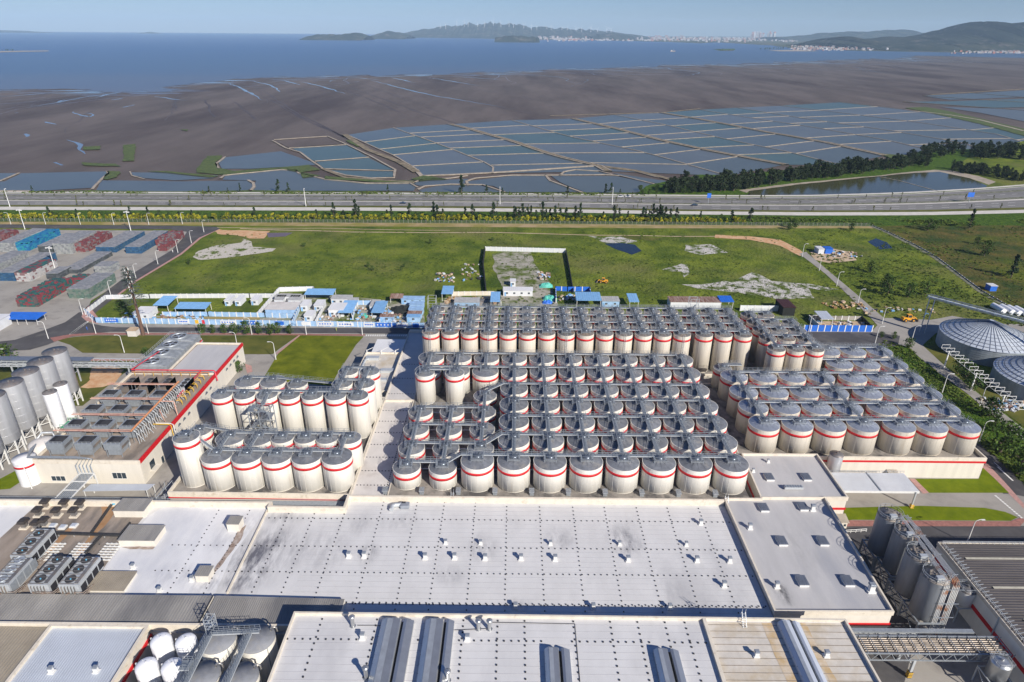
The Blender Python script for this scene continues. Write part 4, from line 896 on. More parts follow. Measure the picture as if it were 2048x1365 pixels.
for k in range(20): b.box(.5, 38.4-o3[0], 44-k*1.6, 44.05-k*1.6, ZS, ZS+.03)
b.build('lap_joint', M['fold'], rf4)
def ridge(x0, w1, gap, w2, y1, y0, lab_, m1=None):
    x0 *= .9926; y1 = y1*.9926-.15; t = thing('ridge_ventilator', lab_, 'roof ventilator', (x0, y1, ZS), group='ridge ventilators on the near hall')
    L_ = y0-y1; m1 = m1 or M['hood']
    prof = [(0, 0), (0, .9), (w1*.28, 1.55), (w1*.62, 1.5), (w1*.95, 1.35), (w1, 1.1), (w1, 0)]
    def ext(pr, dx):
        b = MB(); n = len(pr); vs = [(dx+a, 0, c) for a, c in pr]+[(dx+a, L_, c) for a, c in pr]
        b.add(vs, [(i, i+1, i+1+n, i+n) for i in range(n-1)]+[tuple(range(n-1, -1, -1)), tuple(range(n, 2*n))]); return b
    ext(prof, 0).build('hood', m1, t)
    b = MB(); b.add([(w1*.3, -.2, 1.60), (w1*.6, -.2, 1.55), (w1*.6, L_+.01, 1.55), (w1*.3, L_+.01, 1.60)], [(3, 2, 1, 0)]); b.build('skylight', M['glaz'], t)
    ext([(0, 0), (0, 1.2), (w2*.3, 1.35), (w2, .8), (w2, 0)], w1+gap).build('side_hood', m1, t)
    b = MB(); b.box(w1+.01, w1+gap-.01, L_, 0, .1, .35)
    for k in range(1, 16): b.box(-.03, w1+.03, L_*k/16-.06, L_*k/16, .88, .96)
    b.build('gutter', M['fix'], t)
ridge(-25.9, 3.9, .5, 2.0, 94.9, 62, 'aluminium ridge ventilator, leftmost of the four on the near hall'); ridge(-17.1, 3.7, .5, 1.5, 94.9, 62, 'aluminium ridge ventilator, second from left on the near hall')
ridge(6.5, 2.7, .5, 1.6, 88.4, 62, 'short aluminium ridge ventilator, third from left on the near hall'); ridge(27.4, 2.7, .5, 1.6, 88.4, 62, 'short aluminium ridge ventilator beside the dividing wall')
ridge(53.8, 2.4, .5, 1.4, 95.3, 62, 'pale blue ridge ventilator on the tan roof section', M['corrl'])
# ---- corrugated roofs, lower left
def ribs(b, x0, x1, y0, y1, z, step, w=.12, h=.09):
    n = int(abs(x1-x0)/step)
    for k in range(1, n):
        x = x0+(x1-x0)*k/n; b.box(x-w/2, x+w/2, y0, y1, z, z+h)
t, r_, oo = shell('low_shed', 'long shed with weathered grey corrugated roof in front of the white hall', [(-150, 96.4), (-64.6, 96.4), (-64.6, 104.4), (-150, 104.4)], 0, 8.6, 8.6, M['corrg'])
b = MB(); ribs(b, 1, 85, .1, 7.9, 8.6, .62); b.build('ribs', M['corrg'], r_); b = MB(); b.box(85.15, 85.35, 0, 8, 8.3, 8.75); b.build('verge', M['fix'], r_)
t, r_, oo = shell('low_shed', 'corrugated grey shed roof in shadow beside the near hall', [(-64.2, 96.4), (-44.6, 96.4), (-44.6, 96.9), (-36.0, 96.9), (-36.0, 103.8), (-64.2, 104.4)], 0, 8.6, 8.6, M['corrg'], redband=(6.0, 6.8))
b = MB(); ribs(b, .3, 27.8, .55, 7.3, 8.6, .45, .14); b.build('ribs', M['corrg'], r_)
t, r_, oo = shell('west_hall', 'hall with pale blue corrugated roof and cream parapet, red stripe on side', [(-94.2, 50), (-74.5, 50), (-74.5, 95.6), (-94.2, 95.6)], 0, 8.8, 9.4, M['corrl'], redband=(6.1, 6.8), w=.6)
b = MB(); ribs(b, .4, 19.3, .4, 45.2, 8.8, .5, .1, .07); b.build('ribs', M['corrl'], r_)
t, r_, oo = shell('brown_hall', 'hall with brown corrugated roof at the lower left corner', [(-140, 50), (-95, 50), (-95, 95.6), (-140, 95.6)], 0, 8.7, 8.7, M['corrb'])
b = MB(); ribs(b, .4, 44.6, .3, 45.3, 8.7, .62); b.build('ribs', M['corrb'], r_)
t = thing('parapet_wall', 'cream parapet wall between the grey shed and the lower left halls', 'wall', (-140, 95.9, 0)); b = MB(); b.box(0, 95.4, 0, .45, 8.0, 9.42); b.build('coping', M['parap'], t)
patch('court', [(-74.2, 60), (-44.5, 60), (-44.5, 95.7), (-74.2, 95.7)], .06, M['asph'], world=True)
M['tankw'] = mat('tank_white', (.80, .81, .83), .3, var=.03, scale=1)
for i, (x, y) in enumerate(((-69.2, 91.1), (-64.2, 91.0), (-69.2, 85.4), (-64.2, 85.3), (-69.2, 79.7), (-64.2, 79.6))):
    t = thing('bullet_tank', 'domed glossy white tank, %s of the %s pair in the near court' % (('left', 'right')[i % 2], ('back', 'middle', 'front')[i//2]), 'tank', (x, y, 0), group='domed white tanks in the near court')
    r = 2.0; b = MB(); b.lathe(0, 0, [(r, .8), (r, 10.3)]+[(r*math.cos(a*math.pi/16), 10.3+1.25*math.sin(a*math.pi/16)) for a in range(1, 8)]+[(.05, 11.55)], 28); b.build('shell', M['tankw'], t)
    for q in ((-r-.12, .4, 10.2, 10.7, .16), (.2, 0, 11.5, 11.75, .13), (.9, .6, 11.2, 11.45, .1), (-.7, .5, 11.3, 11.5, .1)): b = MB(); b.cyl(*q, n=10); b.build('fitting', M['steelw'], t)
    b = MB(); b.tube([(-r-.15, .4, 0), (-r-.15, .4, 10.2)], .08); b.tube([(r+.12, .2, 0), (r+.12, .2, 9.4)], .07); b.build('pipe', M['galv'], t)
for i, (x, y) in enumerate(((-57.2, 90.1), (-49.6, 90.3), (-57.0, 82.0), (-49.8, 81.8))):
    t = thing('process_tank', 'grey-topped cream tank, %s of the %s pair under steel stairs' % (('left', 'right')[i % 2], ('back', 'front')[i//2]), 'tank', (x, y, 0), group='grey-topped process tanks in the near court')
    r = 3.4; b = MB(); b.lathe(0, 0, [(r, 0), (r, 12.2)], 36); b.build('body', M['cream'], t)
    b = MB(); b.lathe(0, 0, [(r+.03, 12.15), (r+.03, 12.3), (.4, 12.5)], 36, top=True); b.build('roof', mat('matte_roof_grey', (.21, .22, .24), .75, var=.15, scale=.5, stain=(.27, .26, .24), stain_scale=.3), t)
    b = MB(); b.tube([(r*.62, r*.55, 12.3), (r*.62, r*.55, 13), (r*.75, r*.62, 13.2), (r*.95, r*.6, 13), (r*.95, r*.6, 12.0)], .17, 8); b.build('vent_pipe', M['pipe'], t)
    b = MB(); b.beam((r*.8, -r*.62, 12.3), (r*.8, -r*.62, 6), .1); b.build('downpipe', M['galv'], t)
zc = 12.75
walkway([(-58.5, 91.2, zc), (-49.5, 91.8, zc)], .9, 'steel walkway across the back pair of process tanks', 'steel walkways in the near court', 1)
walkway([(-58.9, 90.5, zc), (-58.9, 74, zc)], .9, 'steel walkway down the left pair of process tanks', 'steel walkways in the near court', 1)
walkway([(-51.3, 91, zc), (-51.5, 74, zc)], .9, 'steel walkway down the right pair of process tanks', 'steel walkways in the near court', 1)
walkway([(-59.2, 83.5, zc+.5), (-61.2, 83.5, zc+.5)], 2.0, 'small steel landing at the front process tanks', 'steel walkways in the near court', 1)
t = thing('stair_cage', 'galvanised caged stair rising above the process tanks', 'stair cage', (-59.4, 92.6, 9)); b = MB()
for q in range(9): b.beam((-.8, -.8, q*.8), (.8, -.8, q*.8), .07); b.beam((-.8, .8, q*.8), (.8, .8, q*.8), .07); b.beam((-.8, -.8, q*.8), (-.8, .8, q*.8), .07); b.beam((.8, -.8, q*.8), (.8, .8, q*.8), .07)
for a in (-.8, .8):
    for c in (-.8, .8): b.beam((a, c, 0), (a, c, 6.6), .09)
for q in range(4): b.beam((-.7, -.7+.2*q, q*1.6), (.7, .5, q*1.6+1.6), .6, .08)
b.build('cage', M['galvl'], t)

# ---------------------------------------------------------------- roof vents
def vent_proto():
    t = thing('roof_vent', '', 'roof vent', (0, 0, -50)); b = MB(); b.cbox(0, 0, 0, 1.35, 1.15, .3); b.build('curb', M['steelw'], t)
    b = MB(); b.cbox(0, 0, .3, .85, .75, 1.05); b.build('duct', M['steelw'], t)
    b = MB(); b.cbox(0, .05, 1.352, 1.0, .95, .28); b.box(-.42, .42, -.3, .4, 1.64, 1.70); b.build('hood', M['glaz'], t); return t
vp = vent_proto(); vused = [0]
def vent(cx, cy, z, lab_, s=1.0, grp='box vents on the white hall roof'):
    x, y = G(cx, cy, z); y += .4
    if not vused[0]: vused[0] = 1; vp.location = (x, y, z); vp['label'] = lab_; vp['group'] = grp; vp.scale = (s*.88,)*3
    else: dup(vp, (x, y, z), label=lab_, group=grp, scale=s*.88)
def row(lst, z, where, s=1.0, grp='box vents on the white hall roof'):
    for i, (a, c) in enumerate(lst): vent(a, c, z, 'white box vent, %s from left in the %s' % (ordi(i+1), where), s, grp)
row([(697, 1117), (728, 1117), (850, 1120), (909, 1120), (970, 1122), (1042, 1122), (1110.5, 1123), (1256.6, 1125), (1394.4, 1126), (1459.8, 1127)], ZR, 'long middle row, white hall', 1.05)
row([(891, 1090), (961, 1091), (1101, 1092), (1239.6, 1093), (1373, 1094)], ZR, 'row just behind the long one, white hall', .85)
row([(873, 1006), (978, 1006), (1101.8, 1008), (1232, 1009), (1354.5, 1010)], ZR, 'row under the front tanks, white hall', .75)
row([(1030.8, 1219), (1186.8, 1220), (1340, 1221)], ZR, 'row in the shadow strip, white hall', .95)
vent(1402, 1051, ZR, 'white box vent standing alone near the grey roof block', 1); vent(1448.7, 1176, ZR, 'white box vent alone at the near right of the white hall', 1.05)
row([(265, 1140), (318, 1187), (382.7, 1165)], ZR, 'left part of the hall, beside boxes', .95)
vent(1500.5, 1060, 7.9, 'white box vent at the left edge of the grey roof block', 1.1, 'box vents on the grey roof block'); vent(1554.5, 1178, 7.9, 'white box vent above a soot mark on the grey roof block', 1.1, 'box vents on the grey roof block')
vent(1626, 1023, 7.9, 'grey box vent behind the right skylight hatch, grey roof block', 1.2, 'box vents on the grey roof block'); vent(1743, 1186, 7.9, 'large duct box in the shadow at right edge of grey roof block', 1.5, 'box vents on the grey roof block')
vent(1507, 946, 7.9, 'small vent at the left edge of the rear grey roof', .8, 'box vents on the grey roof block'); vent(1537, 927, 7.9, 'small vent at the back of the rear grey roof', .8, 'box vents on the grey roof block')
vent(724.5, 1281, ZS, 'white box vent left of the ridge ventilators, near hall', 1, 'box vents on the near hall'); vent(934.5, 1284, ZS, 'white box vent right of the first two ridge ventilators, near hall', 1, 'box vents on the near hall')
vent(1513.7, 1317, ZS, 'white box vent on the tan section, left of the blue ventilator', 1, 'box vents on the near hall'); vent(1654, 1317, ZS, 'white box vent on the tan section, right of the blue ventilator', 1, 'box vents on the near hall')
vent(101, 1349, 8.8, 'grey hooded vent on the pale blue roof, left of two', 1, 'hooded vents on the pale blue roof'); vent(190.6, 1348, 8.8, 'grey hooded vent on the pale blue roof, right of two', 1, 'hooded vents on the pale blue roof')
for i, (a, c, h, l_) in enumerate(((706, 1253, 2.2, 'shiny flue pipe at the far left corner of near hall'), (733, 1357, 2.4, 'shiny flue pipe in front of the left ridge ventilator'), (957, 1259, 2.0, 'shiny flue pipe, left of a pair behind the near hall'),
        (979, 1259, 2.0, 'shiny flue pipe, right of a pair behind the near hall'), (896, 1362, 2.2, 'shiny flue pipe between ridge ventilators at the bottom edge'))):
    x, y = G(a, c, ZS); t = thing('flue_pipe', l_, 'flue', (x, y, ZS), group='flue pipes on the near hall')
    b = MB(); b.cyl(0, 0, .0, h, .38, n=16); b.cyl(0, 0, 0, .15, .6, n=12); b.build('stack', M['hood'], t)
    b = MB(); b.lathe(0, 0, [(.3, h), (.55, h+.15), (.62, h+.45), (.2, h+.6)], 16, top=True); b.build('cowl', M['hood'], t)
# duct elbow and rooftop box unit on the hall
x, y = G(783, 1024, ZR); t = thing('duct_elbow', 'galvanised duct elbow lying on the white hall roof', 'duct', (x, y, ZR))
b = MB(); b.tube([(0, 0, .6), (0, 1.3, .7), (.8, 1.9, .7), (2.2, 2, .7)], .6, 12); b.build('duct', M['galvl'], t); b = MB(); b.box(2.2, 4.4, .9, 2.6, .1, 1.2); b.build('plenum', M['glaz'], t); b = MB(); b.box(2.4, 3.4, 2.0, 2.55, 1.21, 1.3); b.build('louvre', M['fix'], t)
x, y = G(1590, 979, 7.9); t = thing('duct_unit', 'long galvanised duct unit on the rear grey roof', 'duct', (x, y, 7.9)); b = MB(); b.box(-3, 2, -.5, .5, .3, 1.0); b.build('duct', M['galvl'], t); b = MB()
for k in range(7): b.box(-2.9+k*.7, -2.5+k*.7, -.55, .55, 1.0, 1.1)
b.build('flange', M['galv'], t)
def stairbox(name, label, fl, fr, yb, yt, ybk, z, mroof, cat='rooftop box'):
    x0, y0 = G(fl, yb, z); x1, _ = G(fr, yb, z)
    h = min((k*.05 for k in range(4, 120)), key=lambda h: abs(proj(x0, y0, z+h)[1]-yt))
    d = min((k*.1 for k in range(4, 200)), key=lambda d: abs(proj(x0, y0+d, z+h)[1]-ybk))
    t = thing(name, label, cat, (x0, y0, z)); W = x1-x0
    b = MB(); b.box(0, W, 0, d, 0, h); b.build('wall', M['wall'], t)
    b = MB(); b.box(-.15, W+.15, -.15, d+.15, h+.002, h+.12); ribs(b, 0, W, -.1, d+.1, h+.12, .45, .1, .07); b.build('roof', mroof, t); return t
def proj(x, y, z):
    v = Vector((x, y, z-CAMH)); d = v.dot(fwd); return CX+F*v.dot(rt)/d, CY-F*v.dot(up)/d
stairbox('rooftop_box', 'cream box with grey corrugated lid at the hall edge, farthest of three', 230, 291, 1035, 1022, 998, ZR, M['corrg'])
stairbox('rooftop_box', 'cream box with grey corrugated lid, middle of three on the hall', 240, 312, 1093, 1081, 1051, ZR, M['corrg'])
stairbox('rooftop_box', 'cream box with brown corrugated lid, nearest of three on the hall', 163, 249, 1186, 1181, 1144, ZR, M['corrb'])
stairbox('rooftop_hut', 'small cream roof hut with rust trail on the white roof', 456, 480, 1064, 1049, 1033, ZR, M['corrg']); stairbox('rooftop_hut', 'small cream roof hut nearer the grey shed, at the rust trail end', 393, 419, 1165, 1152, 1133, ZR, M['corrg'])
# access ladders over parapets
for a, c, z, l_ in ((905, 999, ZR, 'small steel stair over the parapet below the front tanks'), (1452, 1008, ZR, 'small steel stair at the corner by the grey roof block'), (1485, 1243, ZS, 'steel ladder over the near hall parapet')):
    x, y = G(a, c, z); t = thing('parapet_ladder', l_, 'ladder', (x, y-.6, z)); b = MB()
    for s in (-.35, .35): b.beam((s, -1.0, 0), (s, .9, 2.2), .09); b.beam((s, .9, 2.2), (s, .9, 3.1), .07); b.beam((s, .9, 2.2), (s, 1.6, .9), .08)
    for q in range(7): b.beam((-.35, -1.0+q*.27, .2+q*.3), (.35, -1.0+q*.27, .2+q*.3), .07)
    b.build('ladder', M['galvl'], t)
# ================================================================ COOLER BUILDING, SILOS, PIPE RACKS
ck = [(-137, 153.6), (-106.6, 153.6), (-106.6, 231.5), (-124.6, 231.5), (-124.6, 206.6), (-137, 206.6)]
t, rf, o = shell('cooler_building', 'long cream building carrying rows of grey cooling units, red stripe along its edge', ck, 0, 7.6, 8.3, M['brown'])
L_ = lambda x, y: (x-o[0], y-o[1])
b = MB(); b.poly([L_(-123.9, 207.5), L_(-107.3, 207.5), L_(-107.3, 230.8), L_(-123.9, 230.8)], 7.66); b.build('white_section', M['memb2'], rf)
b = MB(); b.box(*[0, 0], 0, 0, 0, 0) if False else None
b.box(12.6, 30.2, 52.7, 53.3, 7.6, 8.32); b.build('cross_parapet', M['parap'], rf)
b = MB(); b.box(30.58, 30.66, 0, 77.9, 7.2, 8.33); b.box(30.15, 30.6, .1, 77.8, 8.35, 8.42); b.build('red_stripe', M['red'], t)
for k in range(10):    # round-topped louvres on the east wall
    y = 6+k*3.4+ (0 if k < 4 else 21 if k > 5 else 10); b = MB(); b.poly([(0.95*math.cos(a*math.pi/8), .95*math.sin(a*math.pi/8)) for a in range(9)], .04, 0)
    w_ = b.build('louvre', M['hatch'], t); w_.rotation_euler = (math.pi/2, 0, math.pi/2); w_.location = (30.42, y+14, 5.0)
for x0, x1, z0, z1 in ((3.5, 7.5, 1.0, 2.6), (21.5, 25.5, 2.0, 4.0)):
    b = MB(); b.box(x0, x1, -.08, -.01, z0, z1); w_ = b.build('window', M['glass'], t)
    b = MB(); b.box(x0-.12, x1+.12, -.14, -.08, z0-.12, z0); b.box(x0-.12, x1+.12, -.14, -.08, z1, z1+.12)
    for k in range(4): b.box(x0+(x1-x0)*k/3-.05, x0+(x1-x0)*k/3+.05, -.13, -.085, z0, z1)
    b.build('frame', M['steelw'], w_)
b = MB(); b.box(30.41, 30.48, 4, 6.5, 2.2, 4.6); b.box(30.41, 30.47, 10, 11.2, 0, 2.2); b.build('window', M['glass'], t)
b = MB(); b.box(30.42, 31.9, 3.6, 7, 1.9, 2.1); b.build('awning', M['wall'], t)
# cooling units
def cooler():
    t = thing('cooling_unit', '', 'cooling unit', (0, 0, -60)); b = MB(); t.scale = (1.15, 1.3, 1.15)
    w, d = 4.3, 3.4
    b.add([(-w*.5, -d/2, 2.1), (w*.5, -d/2, 2.1), (w*.5, d/2, 2.1), (-w*.5, d/2, 2.1), (-w*.5, -d/2, 3.9), (w*.5, -d/2, 3.9), (w*.5, d/2, 3.9), (-w*.5, d/2, 3.9)], [(3,2,1,0),(4,5,6,7),(0,1,5,4),(1,2,6,5),(2,3,7,6),(3,0,4,7)])
    b.box(-w*.36, w*.36, -d/2+.2, d/2-.1, .5, 2.1)
    for x in (-w*.42, w*.42):
        for y in (-d/2+.15, d/2-.15): b.beam((x, y, 0), (x, y, 2.1), .14)
    b.build('casing', M['galv'], t)
    b = MB(); b.box(-w*.40, w*.40, -d*.38, d*.40, 3.9, 3.97); b.build('grille', M['dark'], t)
    b = MB(); b.cyl(w*.15, 0, 3.98, 4.12, 1.15, n=18); b.build('fan', M['fix'], t)
    b = MB(); b.box(w*.5+.01, w*.5+.06, -d*.4, d*.4, 2.3, 3.0); b.build('louvre', M['roofb'], t)
    b = MB(); b.tube([(w*.3, d/2+.2, 3.2), (w*.3, d/2+.8, 2.8), (w*.3, d/2+.9, .3)], .2, 8); b.tube([(-w*.2, d/2+.2, 3.2), (-w*.2, d/2+.8, 2.8), (-w*.2, d/2+.9, .3)], .2, 8); b.rail([(-w/2, -d/2, 3.9), (w/2, -d/2, 3.9)], .6, 1.2, .05); b.build('pipework', M['galvl'], t); return t
cp = cooler(); first = True
CR = [(158.3, 3), (167.2, 3), (175.8, 3), (185.2, 3)]
for r, (y, n) in enumerate(CR):
    for i in range(n):
        x = -131.8+8.2*i
        if r == 0: x = -131.6+8.3*i
        l_ = 'boxy grey cooling unit, %s in the %s row of the cooler roof' % (('left', 'middle', 'right')[i], ('front', 'second', 'third', 'fourth')[r])
        if first: cp.location = (x, y, 7.6); cp['label'] = l_; cp['group'] = 'cooling units on the cream roof'; first = False
        else: dup(cp, (x, y, 7.6), label=l_, group='cooling units on the cream roof')
for i in range(4):
    x = -131+6.3*i; t2_ = thing('slab_cooler', 'grey slab-sided cooler with fans, %s from left behind the cooling units' % ordi(i+1), 'cooling unit', (x, 195.3, 7.6), group='slab coolers'); b = MB(); b.box(-1.6, 1.4, -3.4, 3.4, .7, 2.8); b.build('casing', M['roofb'] if i < 3 else M['galvl'], t2_)
    b = MB(); b.add([(1.42, -3.4, .4), (1.42, 3.4, .4), (1.42, 3.4, 3.4), (1.42, -3.4, 3.4)], [(0, 1, 2, 3), (3, 2, 1, 0)]); b.build('panel', M['galvl'], t2_)
    b = MB()
    for k in range(3): b.cyl(-.2, -2.2+2.2*k, 2.8, 3.0, .9, n=14)
    b.build('fan', M['fix'], t2_)
# headers: pinkish-rust pipes across and along
t = thing('pipe_header', 'rust orange pipe running back over the cooling units with red branches', 'pipework', (-112.6, 163, 11.9))
b = MB(); b.tube([(0, -.6, .6), (0, 29.5, .6)], .3, 8); b.build('main_pipe', M['orp'], t)
b = MB()
for y in (0, 8.9, 18.6, 28.2): b.tube([(-23.5, y, .1), (-.2, y, .1)], .16, 8); b.tube([(-23.5, y+.6, .2), (-.2, y+.6, .2)], .1, 6)
b.tube([(0, 16.6, .6), (4.4, 16.6, .6), (4.6, 16.4, .3), (5.4, 15.4, -4.2)], .16, 8); b.tube([(1.6, 13.0, -.2), (2.2, 12, -.4), (3.1, 11.7, -4)], .14, 8)
b.build('branch_pipe', M['pinkp'], t)
b = MB()
for k in range(26):
    y = -.2+k*1.12; b.tube([(.5, y, .4), (1.1, y, -.2), (1.3, y, -4.2)], .11, 6)
    if k % 2: b.tube([(-1, y, .2), (-.4, y, .3), (1.8+(k % 3)*.4, y+.2, -4.2)], .08, 5)
b.build('riser', M['galvl'], t)
for y in (0, 8.9, 18.6, 28.2):
    for x in (-22, -15.6, -14.4, -7.6, -6.4, -.5): b = MB(); b.beam((x, y+.3, .2), (x, y+.3, -4.2), .1); b.build('support', M['galv'], t)
t = thing('pipe_header', 'red and orange pipe frame along the white section of the cooler building', 'pipework', (-136, 205.6, 9.2))
b = MB(); b.tube([(0, 0, .6), (29, 0, .6), (29.6, 0, .4), (30.4, -1, -3)], .22, 8); b.tube([(24.6, 0, .4), (24.6, -18, .2)], .2, 8); b.tube([(-.2, 0, .6), (3, 14, 1)], .16, 8); b.build('red_pipe', M['redp'], t)
b = MB(); b.tube([(.4, -.8, .2), (28, -.8, .2)], .16, 8); b.tube([(25.2, -.5, .1), (25.2, -20, -.1)], .13, 8); b.build('orange_pipe', M['orp'], t)
b = MB()
for k in range(9):
    b.beam((1+k*3.3, -.4, 0), (1+k*3.3, -.4, -1.6), .12)
    if k < 7:
        b.tube([(25.2, -2-k*2.8, 0), (26.2, -2-k*2.8, -.6), (26.4, -2-k*2.8, -1.6)], .1, 6); b.tube([(25.0, -3-k*2.8, 0), (26.8, -3.2-k*2.8, -.2), (27, -3.3-k*2.8, -1.6)], .1, 6)
b.build('yellow_branch', M['yelp'], t)
x, y = -107.8, 171; t = thing('pipe_loop', 'yellow and white pipes bending over the roof edge of the cooler building', 'pipework', (x, y, 7.6)); b = MB()
b.tube([(-3.5, .3, 1.6), (1.3, .3, 1.6), (1.9, .3, 1.2), (2.0, .3, -3.5)], .14, 8); b.build('yellow_pipe', M['yelp'], t); b = MB(); b.tube([(-3, 1, 1.5), (1.4, 1, 1.5), (2.2, 1, 1.1), (2.4, 1, -6)], .14, 8); b.build('white_pipe', M['steelw'], t)
# big four-fan condenser on a frame
t = thing('condenser_bank', 'bank of four large round fans on a tall grey frame behind the cooling units', 'condenser', (-137.6, 209.5, 0))
b = MB(); W, D_, Z_ = 11.8, 28.5, 9.4
for k in range(8):
    y = k*D_/7
    for x in (0, W): b.beam((x, y, 0), (x, y, Z_-2.3), .25)
    b.beam((0, y, 5.5), (W, y, 5.5), .2)
    if k < 7: b.beam((W, y, 3), (W, y+D_/7, 6.5), .12)
b.beam((W+.4, 0, 6.0), (W+.4, D_, 6.0), .3); b.beam((0, 0, 5.5), (0, D_, 5.5), .25)
b.build('frame', M['galvl'], t)
for k in range(4):
    y0 = k*D_/4+.3; y1 = (k+1)*D_/4-.3; b = MB()
    b.box(0, W, y0, y1, Z_-2.6, Z_-.5); b.add([(0, y0, Z_-.5), (W, y0, Z_-.5), (W, y1, Z_-.5), (0, y1, Z_-.5), (1.6, y0+.6, Z_), (W-2.4, y0+.6, Z_), (W-2.4, y1-.6, Z_), (1.6, y1-.6, Z_)], [(4,5,6,7),(0,1,5,4),(1,2,6,5),(2,3,7,6),(3,0,4,7)])
    c_ = b.build('casing', mat('fan_casing_grey', (.24, .26, .28), .7, var=.2, scale=.8), t)
    b = MB(); cy = (y0+y1)/2; b.lathe(5.0, cy, [(2.85, Z_), (2.95, Z_+.6), (2.6, Z_+.6), (2.5, Z_+.1)], 26); b.build('fan_ring', M['galv'], c_)
    b = MB(); b.cyl(5.0, cy, Z_+.12, Z_+.16, 2.5, n=24)
    b.build('fan_well', M['fix'], c_)
    b = MB(); b.cyl(5.0, cy, Z_+.2, Z_+.5, .4, n=10)
    for a in range(5): b.beam((5.0, cy, Z_+.3), (5.0+2.4*math.cos(a*1.2566), cy+2.1*math.sin(a*1.2566), Z_+.36), .5, .06)
    b.build('blade', M['glaz'], c_)
b = MB(); b.tube([(W+.2, -.3, 6.3), (W+.2, D_, 6.3)], .22, 8)
for k in range(12): b.tube([(W+.2, 1+k*2.3, 6.3), (W+.7, 1+k*2.3, 5.2), (W+.1, 1+k*2.3, 3.6)], .12, 6)
b.build('red_pipe', M['redp'], t); b = MB(); b.tube([(W+.9, -1, 4.6), (W+.9, D_, 4.6)], .16, 8)
for k in range(11): b.tube([(W+.9, 2+k*2.3, 4.6), (W+.5, 2+k*2.3, 6.4)], .1, 6)
b.build('yellow_pipe', M['yelp'], t)
b = MB(); b.rail([(0, 0, Z_-.5), (0, D_, Z_-.5), (W, D_, Z_-.5)], 1.2, 1.6, .06); b.build('handrail', M['galvl'], t)
# pipes down the front of the cooler building and white ladder rack
t = thing('pipe_group', 'grey pipes along the front roof edge dropping down the cream wall', 'pipework', (-137, 153.4, 0)); b = MB()
for k in range(5):
    a = k*.55; b.tube([(-3.5, 7-a, 8.9), (-1.5, .9-a*.3, 8.9), (12+k*1.0, .9-a*.3+.0, 8.9), (13.4+k*1.0, .6-a*.3, 8.8), (12.6+k*1.05, -1.0, 7.2), (12.8+k*1.05, -1.0, 2.8)], .2, 8)
b.build('pipe', M['galv'], t); b = MB()
for k in range(6): b.beam((1+k*2.4, .6, 7.6), (1+k*2.4, .6, 8.8), .1)
b.build('support', M['galvl'], t)
t = thing('pipe_gantry', 'white steel ladder gantry leading from the cream wall to the hall', 'gantry', (-123.4, 136.5, 0)); b = MB()
for x in (0, 4.2):
    b.beam((x, 0, 5), (x, 15.5, 5), .25); b.beam((x, 15.3, 0), (x, 15.3, 5), .25); b.beam((x, 2, 0), (x, 2, 5), .2)
for k in range(5): b.beam((0, k*3.8+.2, 5), (4.2, k*3.8+.2, 5), .2)
b.build('frame', M['steelw'], t); b = MB()
for k in range(7): b.tube([(.5+k*.52, 0, 4.8), (.5+k*.52, 15.4, 4.8)], .16, 6)
b.build('pipe', M['galv'], t)
P = px([(182, 969), (310, 969), (295, 981), (165, 983)], 3); t = thing('canopy_roof', 'low grey canopy roof in front of the cooler building', 'canopy', (P[3][0], P[3][1], 0)); b = MB(); b.poly([(a-P[3][0], c-P[3][1]) for a, c in P], 3.1, 2.95); b.build('roof', M['corrl'], t); b = MB()
for a, c in P: b.beam(((a-P[3][0])*.96+.3, (c-P[3][1])*.9+.2, 0), ((a-P[3][0])*.96+.3, (c-P[3][1])*.9+.2, 2.95), .15)
b.build('post', M['steelw'], t)
# dark elevated pipe rack across, north of the hall
for (x0, x1, y, l_) in ((-170, -93, 137.6, 'dark elevated pipe rack running behind the hall parapet, left'), (-92.8, -44, 137.4, 'grey pipe rack below the left tank deck')):
    t = thing('pipe_rack', l_, 'pipe rack', (x0, y, 0)); b = MB()
    for k in range(9): b.tube([(0, k*.36-.6, 5.6), (x1-x0, k*.36-.6, 5.6)], .14, 6)
    b.build('pipe', M['hatch'] if x0 < -100 else M['galv'], t); b = MB(); n = int((x1-x0)/6)
    for k in range(n+1):
        xx = k*(x1-x0-.2)/n+.1; b.beam((xx, -.9, 5.3), (xx, 2.6, 5.3), .15); b.beam((xx, -.8, 0), (xx, -.8, 5.3), .18); b.beam((xx, 2.5, 0), (xx, 2.5, 5.3), .18)
    b.beam((0, -1, 5.8), (x1-x0, -1, 5.8), .12); b.beam((0, 2.7, 5.8), (x1-x0, 2.7, 5.8), .12); b.build('frame', M['galv'], t)
x, y = -95.5, 142; t = thing('steel_stair', 'dark open steel stair at the left end of the tank deck', 'stair', (x, y, 0)); b = MB()
for k in range(4): b.beam((0, -2, k*2), (0, 3, k*2), .1); b.beam((2.4, -2, k*2), (2.4, 3, k*2), .1); b.beam((0, -2, k*2), (2.4, -2, k*2), .1); b.beam((0, -2, k*2), (2.4, 3, k*2+2), .1)
for a in (0, 2.4):
    for c in (-2, 3): b.beam((a, c, 0), (a, c, 7.4), .12)
b.beam((.7, -2, 0), (.7, 3, 3.2), .8, .1); b.beam((1.7, 3, 3.2), (1.7, -2, 6.4), .8, .1); b.build('frame', M['galvl'], t)
